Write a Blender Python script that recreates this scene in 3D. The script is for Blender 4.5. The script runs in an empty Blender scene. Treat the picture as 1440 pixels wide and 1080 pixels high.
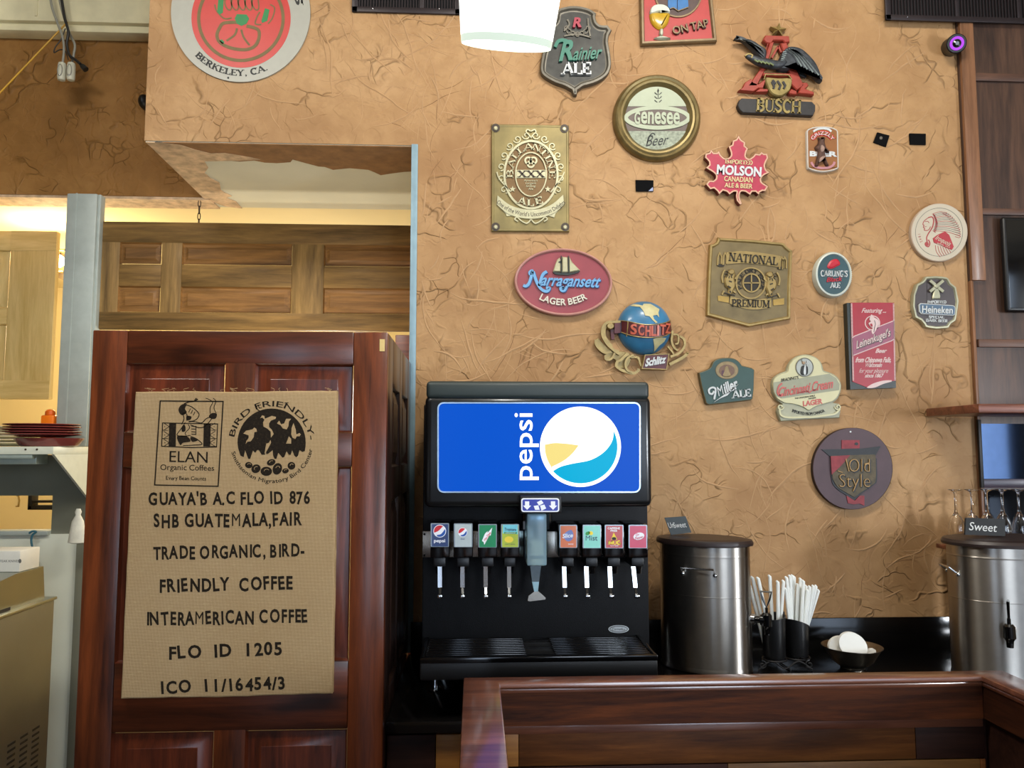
import bpy, bmesh, math, random
from mathutils import Vector, Matrix
random.seed(7)
C = bpy.context.scene.collection
SC = bpy.context.scene
PI = math.pi
# ------------------------------------------------------------------ camera
EYE = Vector((0.0, 0.0, 1.73))
FPX = 1100.0                      # focal length in pixels of a 1440 wide frame
PITCH = math.atan(92.0 / FPX)
YAW = math.atan(52.0 / FPX)       # to the right
cam_d = bpy.data.cameras.new('camera')
cam_d.sensor_width = 36.0
cam_d.lens = 36.0 * FPX / 1440.0
cam_d.clip_start = 0.02
cam = bpy.data.objects.new('camera', cam_d)
C.objects.link(cam)
cam.location = EYE
cam.rotation_euler = (PI / 2 + PITCH, 0, -YAW)
SC.camera = cam
# ------------------------------------------------------------------ world, lights, exposure
SC.view_settings.view_transform = 'Standard'
SC.view_settings.look = 'None'
SC.view_settings.gamma = 1.0
SC.view_settings.use_curve_mapping = False
SC.view_settings.exposure = -0.10
w = bpy.data.worlds.new('world')
SC.world = w
w.use_nodes = True
w.node_tree.nodes['Background'].inputs[0].default_value = (0.80, 0.88, 1.0, 1)
w.node_tree.nodes['Background'].inputs[1].default_value = 0.30


def area(name, loc, target, energy, col, sx, sy=None, spread=PI):
    d = bpy.data.lights.new(name, 'AREA')
    d.energy = energy
    d.color = col
    d.shape = 'RECTANGLE'
    d.size = sx
    d.size_y = sy or sx
    d.spread = spread
    o = bpy.data.objects.new(name, d)
    C.objects.link(o)
    o.location = loc
    o.rotation_euler = (Vector(target) - Vector(loc)).to_track_quat('-Z', 'Y').to_euler()
    return o


def point(name, loc, energy, col, r=0.05):
    d = bpy.data.lights.new(name, 'POINT')
    d.energy = energy
    d.color = col
    d.shadow_soft_size = r
    o = bpy.data.objects.new(name, d)
    C.objects.link(o)
    o.location = loc
    return o


area('ceiling_light_1', (1.0, 1.55, 4.18), (0.8, 3.3, 1.6), 66, (1.0, 0.95, 0.86), 0.9, 0.45)
area('left_fill', (-1.6, 1.2, 4.18), (-1.0, 3.4, 1.4), 62, (1.0, 0.95, 0.86), 0.9, 0.45)  # fill added on the left to even out the wall's brightness
area('window_daylight_1', (4.36, -0.5, 1.8), (0.9, 3.3, 1.4), 150, (0.92, 0.96, 1.0), 0.5, 1.0)
area('window_daylight_2', (1.9, -3.6, 2.0), (0.5, 3.3, 1.5), 55, (0.86, 0.93, 1.0), 1.6, 1.8)
point('kitchen_ceiling_light', (-2.6, 5.5, 2.5), 60, (1.0, 0.82, 0.50), 0.15)
point('enclosure_fill', (-0.85, 3.44, 1.95), 20, (1.0, 0.92, 0.74), 0.12)  # unseen fill added behind the door to brighten drywall and transom
point('kitchen_side_fill', (-0.9, 4.9, 2.0), 42, (1.0, 0.92, 0.76), 0.15)  # hidden fill set low to light the header's underside

# ------------------------------------------------------------------ pixel -> place helpers
_F = Vector((math.sin(YAW) * math.cos(PITCH), math.cos(YAW) * math.cos(PITCH), math.sin(PITCH)))
_R = Vector((math.cos(YAW), -math.sin(YAW), 0))
_U = _R.cross(_F)
WY = 3.30                         # the beer wall's plane
CZ = 0.90                         # counter height


def ray(px, py):
    return _F + _R * ((px - 720.0) / FPX) - _U * ((py - 540.0) / FPX)


def P(px, py, Y):
    d = ray(px, py)
    return EYE + d * ((Y - EYE.y) / d.y)


def PZ(px, py, Z):
    d = ray(px, py)
    return EYE + d * ((Z - EYE.z) / d.z)


# ------------------------------------------------------------------ materials
def lin(h):
    h = h.lstrip('#')
    out = []
    for i in (0, 2, 4):
        c = int(h[i:i + 2], 16) / 255.0
        out.append(c / 12.92 if c <= 0.04045 else ((c + 0.055) / 1.055) ** 2.4)
    return (out[0], out[1], out[2], 1.0)


MATS = {}
TONE = 1.0                        # paint tone, set lower for the aged sign enamels


def newmat(name):
    m = bpy.data.materials.new(name)
    m.use_nodes = True
    nt = m.node_tree
    b = nt.nodes['Principled BSDF']
    return m, nt, b


def node(nt, t, **kw):
    n = nt.nodes.new(t)
    for k, v in kw.items():
        if isinstance(k, str) and k.startswith('i_'):
            n.inputs[k[2:].replace('_', ' ')].default_value = v
        else:
            setattr(n, k, v)
    return n


def mix(nt, fac, a, b, mode='MIX'):
    n = nt.nodes.new('ShaderNodeMix')
    n.data_type = 'RGBA'
    n.blend_type = mode
    for sock, v in ((n.inputs[0], fac), (n.inputs[6], a), (n.inputs[7], b)):
        if hasattr(v, 'links') or hasattr(v, 'is_linked'):
            nt.links.new(v, sock)
        else:
            sock.default_value = v
    return n.outputs[2]


def math_n(nt, op, a, b=None, c=None):
    n = nt.nodes.new('ShaderNodeMath')
    n.operation = op
    for i, v in enumerate((a, b, c)):
        if v is None:
            continue
        if hasattr(v, 'is_linked'):
            nt.links.new(v, n.inputs[i])
        else:
            n.inputs[i].default_value = v
    return n.outputs[0]


def ramp(nt, fac, stops):
    n = nt.nodes.new('ShaderNodeValToRGB')
    e = n.color_ramp.elements
    while len(e) < len(stops):
        e.new(0.5)
    for el, (p, c) in zip(e, stops):
        el.position = p
        el.color = c if len(c) == 4 else (*c, 1)
    nt.links.new(fac, n.inputs[0])
    return n.outputs[0]


def smooth01(nt, v, a, b):
    n = nt.nodes.new('ShaderNodeMapRange')
    n.interpolation_type = 'SMOOTHSTEP'
    n.inputs[1].default_value = a
    n.inputs[2].default_value = b
    nt.links.new(v, n.inputs[0])
    return n.outputs[0]


def coords(nt, scale=(1, 1, 1), loc=(0, 0, 0)):
    tc = nt.nodes.new('ShaderNodeTexCoord')
    mp = nt.nodes.new('ShaderNodeMapping')
    mp.inputs[1].default_value = loc
    mp.inputs[3].default_value = scale
    nt.links.new(tc.outputs['Object'], mp.inputs[0])
    return mp.outputs[0]


def noise(nt, vec, scale, detail=3.0, rough=0.55, dist=0.0):
    n = nt.nodes.new('ShaderNodeTexNoise')
    n.inputs['Scale'].default_value = scale
    n.inputs['Detail'].default_value = detail
    n.inputs['Roughness'].default_value = rough
    n.inputs['Distortion'].default_value = dist
    nt.links.new(vec, n.inputs['Vector'])
    return n.outputs[0]


def bump(nt, h, strength, dist, bsdf):
    n = nt.nodes.new('ShaderNodeBump')
    n.inputs['Strength'].default_value = strength
    n.inputs['Distance'].default_value = dist
    nt.links.new(h, n.inputs['Height'])
    nt.links.new(n.outputs[0], bsdf.inputs['Normal'])
    return n


def plain(name, hexc, rough=0.5, metal=0.0, var=0.12, vscale=30.0, coat=0.0, spec=0.5, bmp=0.0, bscale=200.0):
    """painted / plastic / metal surface with a little uneven tone"""
    if name in MATS:
        return MATS[name]
    m, nt, b = newmat(name)
    c = tuple(x * TONE for x in lin(hexc)[:3]) + (1,)
    v = coords(nt)
    nz = noise(nt, v, vscale, 4)
    lo = tuple(x * (1 - var) for x in c[:3]) + (1,)
    hi = tuple(min(1, x * (1 + var)) for x in c[:3]) + (1,)
    col = ramp(nt, nz, [(0.3, lo), (0.7, hi)])
    nt.links.new(col, b.inputs['Base Color'])
    b.inputs['Roughness'].default_value = rough
    b.inputs['Metallic'].default_value = metal
    b.inputs['Specular IOR Level'].default_value = spec
    b.inputs['Coat Weight'].default_value = coat
    b.inputs['Coat Roughness'].default_value = 0.12
    if bmp:
        bump(nt, noise(nt, v, bscale, 3), bmp, 0.002, b)
    MATS[name] = m
    return m


def wood(name, dark, light, axis='z', scale=1.0, rough=0.38, coat=0.25, streak=1.0, knots=0.0, spec=0.4, crough=0.22, cior=1.5):
    if name in MATS:
        return MATS[name]
    m, nt, b = newmat(name)
    lo, hi = lin(dark), lin(light)
    st = {'x': (1.2, 14, 14), 'y': (14, 1.2, 14), 'z': (14, 14, 1.2)}[axis]
    v = coords(nt, tuple(s * scale for s in st))
    oi = nt.nodes.new('ShaderNodeObjectInfo')
    add = nt.nodes.new('ShaderNodeVectorMath')
    add.operation = 'ADD'
    nt.links.new(v, add.inputs[0])
    cmb = nt.nodes.new('ShaderNodeCombineXYZ')
    r = math_n(nt, 'MULTIPLY', oi.outputs['Random'], 37.0)
    for i in range(3):
        nt.links.new(r, cmb.inputs[i])
    nt.links.new(cmb.outputs[0], add.inputs[1])
    v = add.outputs[0]
    n1 = noise(nt, v, 1.0, 5, 0.6, 1.2 * streak)
    n2 = noise(nt, v, 5.0, 4, 0.7, 0.4)
    f = math_n(nt, 'ADD', math_n(nt, 'MULTIPLY', n1, 0.65), math_n(nt, 'MULTIPLY', n2, 0.35))
    mid = tuple((a * 0.55 + c * 0.45) for a, c in zip(lo, hi))
    col = ramp(nt, f, [(0.34, lo), (0.5, mid), (0.66, hi)])
    if knots:
        v2 = coords(nt, {'x': (2, 9, 9), 'y': (9, 2, 9), 'z': (9, 9, 2)}[axis])
        k = smooth01(nt, noise(nt, v2, 1.0, 2), 0.62, 0.75)
        col = mix(nt, math_n(nt, 'MULTIPLY', k, knots), col, tuple(x * 0.35 for x in lo[:3]) + (1,))
    nt.links.new(col, b.inputs['Base Color'])
    b.inputs['Roughness'].default_value = rough
    b.inputs['Coat Weight'].default_value = coat
    b.inputs['Coat Roughness'].default_value = crough
    b.inputs['Coat IOR'].default_value = cior
    b.inputs['Specular IOR Level'].default_value = spec
    bump(nt, n2, 0.18, 0.003, b)
    MATS[name] = m
    return m


def emit(name, hexc, strength, gloss=True):
    if name in MATS:
        return MATS[name]
    m, nt, b = newmat(name)
    c = lin(hexc)
    b.inputs['Base Color'].default_value = tuple(x * 0.15 for x in c[:3]) + (1,)
    b.inputs['Emission Color'].default_value = c
    b.inputs['Emission Strength'].default_value = strength
    b.inputs['Roughness'].default_value = 0.2
    b.inputs['Specular IOR Level'].default_value = 0.04
    MATS[name] = m
    return m


# ------------------------------------------------------------------ things and parts
class Thing:
    """collects meshes of parts; done() links one Empty with part meshes, or one mesh when it has a single part"""

    def __init__(self, name, label=None, cat=None, loc=None, group=None, kind=None, solo=False, sharp=35):
        self.name, self.label, self.cat, self.group, self.kind = name, label, cat, group, kind
        self.loc = Vector(loc) if loc is not None else Vector((0, 0, 0))
        self.solo = solo
        self.parts = {}
        self.labels = {}
        self.sharp = sharp

    def use(self, part, mat):
        if part not in self.parts:
            self.parts[part] = (bmesh.new(), [])
        bm, ms = self.parts[part]
        if mat not in ms:
            ms.append(mat)
        return bm, ms.index(mat)

    def _mesh(self, key, name):
        bm, ms = self.parts[key]
        bmesh.ops.translate(bm, vec=-self.loc, verts=bm.verts)
        bm.normal_update()
        me = bpy.data.meshes.new(name)
        bm.to_mesh(me)
        bm.free()
        for m in ms:
            me.materials.append(m)
        for p in me.polygons:
            p.use_smooth = True
        me.set_sharp_from_angle(angle=math.radians(self.sharp))
        return bpy.data.objects.new(name, me)

    def done(self):
        if self.solo:
            k = next(iter(self.parts))
            root = self._mesh(k, self.name)
        else:
            root = bpy.data.objects.new(self.name, None)
            root.empty_display_size = 0.05
        C.objects.link(root)
        root.location = self.loc
        if self.label:
            root['label'] = self.label
        if self.cat:
            root['category'] = self.cat
        if self.group:
            root['group'] = self.group
        if self.kind:
            root['kind'] = self.kind
        objs = {}
        if not self.solo:
            for k in sorted(self.parts, key=lambda s: s.count('/')):
                nm = k.split('/')[-1].split('#')[0]
                o = self._mesh(k, nm)
                C.objects.link(o)
                par = k.rsplit('/', 1)[0] if '/' in k else None
                o.parent = objs[par] if par else root
                objs[k] = o
                if k in self.labels:
                    o['label'] = self.labels[k]
        self.root = root
        return root


def fin(bm, geom_faces, mi):
    for f in geom_faces:
        f.material_index = mi


def box(t, part, mat, x0, y0, z0, x1, y1, z1, bev=0.0, seg=2):
    bm, mi = t.use(part, mat)
    x0, x1 = sorted((x0, x1)); y0, y1 = sorted((y0, y1)); z0, z1 = sorted((z0, z1))
    tmp = bmesh.new()
    vs = [tmp.verts.new(c) for c in ((x0, y0, z0), (x1, y0, z0), (x1, y1, z0), (x0, y1, z0), (x0, y0, z1), (x1, y0, z1), (x1, y1, z1), (x0, y1, z1))]
    for q in ((0, 3, 2, 1), (4, 5, 6, 7), (0, 1, 5, 4), (1, 2, 6, 5), (2, 3, 7, 6), (3, 0, 4, 7)):
        tmp.faces.new([vs[i] for i in q])
    if bev:
        b = min(bev, 0.45 * min(x1 - x0, y1 - y0, z1 - z0))
        bmesh.ops.bevel(tmp, geom=tmp.edges[:], offset=b, segments=seg, affect='EDGES', profile=0.5)
    merge(tmp, bm, mi)


def merge(src, dst, mi, mtx=None):
    mp = {}
    for v in src.verts:
        mp[v] = dst.verts.new(mtx @ v.co if mtx else v.co)
    for f in src.faces:
        try:
            nf = dst.faces.new([mp[v] for v in f.verts])
            nf.material_index = mi
        except ValueError:
            pass
    src.free()


def boxpx(t, part, mat, x0, y0, x1, y1, Yf, Yb, bev=0.0, seg=2):
    """box whose front face stands at Yf with the given pixel rectangle"""
    a = P(x0, (y0 + y1) / 2, Yf); b = P(x1, (y0 + y1) / 2, Yf)
    c = P((x0 + x1) / 2, y0, Yf); d = P((x0 + x1) / 2, y1, Yf)
    box(t, part, mat, a.x, Yf, d.z, b.x, Yb, c.z, bev, seg)


def tube(t, part, mat, pts, r, n=8, cap=True, closed=False, flat=None):
    bm, mi = t.use(part, mat)
    pts = [Vector(p) for p in pts]
    rs = r if isinstance(r, (list, tuple)) else [r] * len(pts)
    rings = []
    up = None
    m = len(pts)
    for i, p in enumerate(pts):
        if closed:
            d = pts[(i + 1) % m] - pts[i - 1]
        else:
            d = pts[min(i + 1, m - 1)] - pts[max(i - 1, 0)]
        d.normalize()
        if up is None:
            up = Vector((0, 0, 1)) if abs(d.z) < 0.9 else Vector((1, 0, 0))
        s = d.cross(up).normalized()
        up = s.cross(d).normalized()
        rings.append([bm.verts.new(p + (s * math.cos(a) + up * math.sin(a)) * rs[i]) for a in (2 * PI * k / n for k in range(n))])
    if flat:                       # press the tube flat against the plane y = flat[0]
        for ring in rings:
            for v in ring:
                v.co.y = flat[0] + (v.co.y - flat[0]) * flat[1]
    rng = range(m) if closed else range(m - 1)
    for i in rng:
        A, B = rings[i], rings[(i + 1) % m]
        for k in range(n):
            bm.faces.new((A[k], A[(k + 1) % n], B[(k + 1) % n], B[k])).material_index = mi
    if cap and not closed:
        bm.faces.new(rings[0]).material_index = mi
        bm.faces.new(rings[-1][::-1]).material_index = mi


def lathe(t, part, mat, prof, ctr, n=32, ex=1.0, ey=1.0, rot=0.0, axis='z', cap=True, sup=False):
    """profile [(r, h)], turned round an axis through ctr"""
    bm, mi = t.use(part, mat)
    ctr = Vector(ctr)
    pf = []
    for k, q in enumerate(prof):
        if k:
            a, L = prof[k - 1], math.hypot(q[0] - prof[k - 1][0], q[1] - prof[k - 1][1])
            if L > .02 and sup:
                for f in (.0015 / L, 1 - .0015 / L):
                    pf.append((a[0] + (q[0] - a[0]) * f, a[1] + (q[1] - a[1]) * f))
        pf.append(q)
    prof = pf
    rings = []
    for r, h in prof:
        ring = []
        for k in range(n):
            a = 2 * PI * k / n
            x, y = r * ex * math.cos(a), r * ey * math.sin(a)
            x, y = x * math.cos(rot) - y * math.sin(rot), x * math.sin(rot) + y * math.cos(rot)
            if axis == 'z':
                q = Vector((x, y, h))
            elif axis == 'y':
                q = Vector((x, h, y))
            else:
                q = Vector((h, x, y))
            ring.append(bm.verts.new(ctr + q))
        rings.append(ring)
    for A, B in zip(rings, rings[1:]):
        for k in range(n):
            bm.faces.new((A[k], A[(k + 1) % n], B[(k + 1) % n], B[k])).material_index = mi
    if cap:
        for ring in (rings[0], rings[-1]):
            try:
                bm.faces.new(ring).material_index = mi
            except ValueError:
                pass


def ball(t, part, mat, ctr, rx, ry=None, rz=None, n=16):
    bm, mi = t.use(part, mat)
    tmp = bmesh.new()
    bmesh.ops.create_uvsphere(tmp, u_segments=n, v_segments=max(6, n // 2), radius=1)
    merge(tmp, bm, mi, Matrix.Translation(ctr) @ Matrix.Diagonal((rx, ry or rx, rz or rx, 1)))


def spline(pts, n=6, closed=False):
    """Catmull-Rom through the points"""
    pts = [tuple(p) for p in pts]
    m = len(pts)
    out = []
    rng = m if closed else m - 1
    for i in range(rng):
        p0 = pts[(i - 1) % m] if closed or i > 0 else pts[0]
        p1 = pts[i]
        p2 = pts[(i + 1) % m]
        p3 = pts[(i + 2) % m] if closed or i + 2 < m else pts[-1]
        for k in range(n):
            u = k / n
            out.append(tuple(0.5 * ((2 * b) + (-a + c) * u + (2 * a - 5 * b + 4 * c - d) * u * u + (-a + 3 * b - 3 * c + d) * u ** 3)
                             for a, b, c, d in zip(p0, p1, p2, p3)))
    if not closed:
        out.append(pts[-1])
    return out


def ell(cx, cy, rx, ry, n=40, rot=0.0, a0=0.0, a1=360.0, end=None):
    out = []
    full = abs(a1 - a0) >= 359.9
    m = n if full else n + 1
    for k in range(m):
        a = math.radians(a0 + (a1 - a0) * k / n)
        x, y = rx * math.cos(a), ry * math.sin(a)
        r = math.radians(rot)
        out.append((cx + x * math.cos(r) - y * math.sin(r), cy + x * math.sin(r) + y * math.cos(r)))
    return out


def rrect(x0, y0, x1, y1, r, n=5):
    out = []
    for cx, cy, a in ((x1 - r, y0 + r, -90), (x1 - r, y1 - r, 0), (x0 + r, y1 - r, 90), (x0 + r, y0 + r, 180)):
        for k in range(n + 1):
            b = math.radians(a + 90 * k / n)
            out.append((cx + r * math.cos(b), cy + r * math.sin(b)))
    return out


def inset(pts, k):
    m = len(pts)
    ar = sum(pts[i][0] * pts[(i + 1) % m][1] - pts[(i + 1) % m][0] * pts[i][1] for i in range(m))
    sg = 1 if ar > 0 else -1
    out = []
    for i in range(m):
        ax, ay = pts[i - 1]; bx, by = pts[i]; cx, cy = pts[(i + 1) % m]
        d1 = Vector((bx - ax, by - ay)); d2 = Vector((cx - bx, cy - by))
        if d1.length < 1e-9 or d2.length < 1e-9:
            d1 = d2 = d1 if d1.length > d2.length else d2
        d1.normalize(); d2.normalize()
        n1 = Vector((-d1.y, d1.x)); n2 = Vector((-d2.y, d2.x))
        nn = n1 + n2
        if nn.length < 1e-6:
            nn = n1.copy()
        nn.normalize()
        c = max(0.5, nn.dot(n1))
        out.append((bx + nn.x * k * sg / c, by + nn.y * k * sg / c))
    return out
# ------------------------------------------------------------------ lettering
_G = {}
_probe_c = bpy.data.curves.new('probe', 'FONT')
_probe = bpy.data.objects.new('probe', _probe_c)
C.objects.link(_probe)


def _eval(s, weight, extr):
    _probe_c.body = s
    _probe_c.offset = weight
    _probe_c.extrude = extr
    _probe_c.resolution_u = 3
    bpy.context.view_layer.update()
    dg = bpy.context.evaluated_depsgraph_get()
    ev = _probe.evaluated_get(dg)
    me = bpy.data.meshes.new_from_object(ev, depsgraph=dg)
    return me


def _width(s):
    me = _eval(s, 0.0, 0.0)
    xs = [v.co.x for v in me.vertices]
    bpy.data.meshes.remove(me)
    return max(xs) - min(xs)


_HH = _width('HH')


def glyph(ch, font, weight):
    if ch in 'MW' and font == 'sans' and 0 < weight < .034:
        weight = 0.0
    key = (ch, font, weight)
    if key in _G:
        return _G[key]
    if ch == ' ':
        g = ([], [], 0.34)
    elif font == 'slab' and ch in SLAB:
        g = slab_glyph(ch, weight)
    else:
        me = _eval(ch, weight, 0.5)
        vs = [(v.co.x / 0.70, v.co.y / 0.70, v.co.z) for v in me.vertices]
        fs = [tuple(p.vertices) for p in me.polygons]
        bpy.data.meshes.remove(me)
        g = (vs, fs, (_width('H' + ch + 'H') - _HH) / 0.70)
    _G[key] = g
    return g


def _arc(cx, cy, rx, ry, a0, a1, n=10):
    return [(cx + rx * math.cos(math.radians(a0 + (a1 - a0) * k / n)), cy + ry * math.sin(math.radians(a0 + (a1 - a0) * k / n))) for k in range(n + 1)]


# strokes of slab capitals: (width, [(points, thick?)...])
SLAB = {
    'A': (.86, [([(.08, 0), (.42, 1)], 0), ([(.42, 1), (.78, 0)], 1), ([(.2, .33), (.64, .33)], 0)]),
    'B': (.70, [([(.14, 0), (.14, 1)], 1), (_arc(.3, .755, .27, .205, 90, -90), 1), (_arc(.3, .275, .31, .235, 90, -90), 1), ([(.08, .96), (.32, .96)], 0), ([(.14, .52), (.32, .52)], 0), ([(.08, .04), (.32, .04)], 0)]),
    'C': (.76, [(_arc(.42, .5, .32, .46, 50, 310, 16), 1), ([(.63, .72), (.66, 1)], 0)]),
    'D': (.78, [([(.14, 0), (.14, 1)], 1), (_arc(.28, .5, .38, .46, 90, -90, 14), 1), ([(.06, .96), (.3, .96)], 0), ([(.06, .04), (.3, .04)], 0)]),
    'E': (.68, [([(.14, 0), (.14, 1)], 1), ([(.06, .95), (.6, .95), (.6, .74)], 0), ([(.06, .05), (.62, .05), (.62, .28)], 0), ([(.14, .5), (.44, .5)], 0), ([(.44, .38), (.44, .62)], 0)]),
    'F': (.64, [([(.14, 0), (.14, 1)], 1), ([(.06, .95), (.58, .95), (.58, .74)], 0), ([(.14, .5), (.42, .5)], 0)]),
    'G': (.80, [(_arc(.42, .5, .32, .46, 50, 330, 16), 1), ([(.46, .42), (.74, .42)], 0), ([(.66, .42), (.66, .1)], 1)]),
    'H': (.84, [([(.14, 0), (.14, 1)], 1), ([(.68, 0), (.68, 1)], 1), ([(.14, .5), (.68, .5)], 0)]),
    'I': (.36, [([(.17, 0), (.17, 1)], 1)]),
    'K': (.80, [([(.14, 0), (.14, 1)], 1), ([(.14, .4), (.64, 1)], 0), ([(.32, .58), (.68, 0)], 1)]),
    'L': (.64, [([(.14, 0), (.14, 1)], 1), ([(.06, .05), (.58, .05), (.58, .32)], 0)]),
    'M': (1.0, [([(.13, 0), (.13, 1)], 0), ([(.13, 1), (.48, .1)], 1), ([(.48, .1), (.83, 1)], 0), ([(.83, 0), (.83, 1)], 1)]),
    'N': (.84, [([(.13, 0), (.13, 1)], 0), ([(.13, 1), (.68, 0)], 1), ([(.68, 0), (.68, 1)], 0)]),
    'O': (.80, [(_arc(.40, .5, .31, .46, 0, 360, 22), 1)]),
    'P': (.68, [([(.14, 0), (.14, 1)], 1), (_arc(.28, .71, .29, .25, 90, -90), 1), ([(.06, .96), (.3, .96)], 0), ([(.14, .46), (.3, .46)], 0)]),
    'R': (.76, [([(.14, 0), (.14, 1)], 1), (_arc(.28, .73, .27, .23, 90, -90), 1), ([(.06, .96), (.3, .96)], 0), ([(.14, .5), (.3, .5)], 0), ([(.34, .5), (.62, 0)], 1)]),
    'S': (.66, [([(.55, .8), (.46, .93), (.3, .96), (.16, .88), (.12, .74), (.2, .6), (.34, .52), (.5, .43), (.56, .28), (.5, .12), (.34, .04), (.18, .07), (.08, .2)], 1), ([(.56, .72), (.57, 1)], 0), ([(.07, .28), (.06, 0)], 0)]),
    'T': (.72, [([(.34, 0), (.34, 1)], 1), ([(.05, .74), (.05, .95), (.63, .95), (.63, .74)], 0)]),
    'U': (.82, [([(.14, 1), (.14, .3)], 1), (_arc(.40, .3, .26, .27, 180, 360), 0), ([(.66, .3), (.66, 1)], 0)]),
    'X': (.80, [([(.1, 0), (.66, 1)], 0), ([(.1, 1), (.66, 0)], 1)]),
    'Y': (.78, [([(.36, 0), (.36, .48)], 1), ([(.36, .48), (.08, 1)], 1), ([(.36, .48), (.64, 1)], 0)]),
}


def ribbon2d(pts, w, closed=False):
    """left and right offset of a polyline"""
    m = len(pts)
    L, R = [], []
    ws = w if isinstance(w, (list, tuple)) else [w] * m
    for i in range(m):
        if closed:
            a, c = pts[i - 1], pts[(i + 1) % m]
        else:
            a, c = pts[max(i - 1, 0)], pts[min(i + 1, m - 1)]
        b = pts[i]
        d1 = Vector((b[0] - a[0], b[1] - a[1])); d2 = Vector((c[0] - b[0], c[1] - b[1]))
        if d1.length < 1e-9: d1 = d2.copy()
        if d2.length < 1e-9: d2 = d1.copy()
        if d1.length < 1e-9:
            d1 = d2 = Vector((1, 0))
        d1.normalize(); d2.normalize()
        n = Vector((-d1.y - d2.y, d1.x + d2.x))
        if n.length < 1e-6:
            n = Vector((-d1.y, d1.x))
        n.normalize()
        k = max(0.55, n.dot(Vector((-d1.y, d1.x))))
        h = ws[i] / 2 / k
        L.append((b[0] + n.x * h, b[1] + n.y * h))
        R.append((b[0] - n.x * h, b[1] - n.y * h))
    return L, R


def slab_glyph(ch, weight):
    w, strokes = SLAB[ch]
    tk, tn = 0.20 + weight * 3, 0.10 + weight * 2
    vs, fs = [], []

    def rib(pts, t):
        L, R = ribbon2d(pts, t)
        b = len(vs)
        for z in (-0.5, 0.5):
            for p in L: vs.append((*p, z))
            for p in R: vs.append((*p, z))
        m = len(pts)
        lo, hi = b, b + 2 * m
        for i in range(m - 1):
            fs.append((hi + i, hi + i + 1, hi + m + i + 1, hi + m + i))
            fs.append((lo + i, hi + i, hi + i + 1, lo + i + 1))
            fs.append((lo + m + i, lo + m + i + 1, hi + m + i + 1, hi + m + i))
        fs.append((lo, hi, hi + m, lo + m))
        fs.append((lo + m - 1, lo + 2 * m - 1, hi + 2 * m - 1, hi + m - 1))
    for pts, thick in strokes:
        rib(pts, tk if thick else tn)
        if len(pts) == 2:
            for (x, y) in pts:
                if abs(y) < 1e-6 and ch not in 'MN' or (ch in 'MN' and abs(y) < 1e-6 and abs(pts[0][0] - pts[1][0]) < .01):
                    rib([(x - .15, .045), (x + .15, .045)], .09)
                elif abs(y - 1) < 1e-6 and ch != 'A':
                    rib([(x - .15, .955), (x + .15, .955)], .09)
    return (vs, fs, w)


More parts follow.
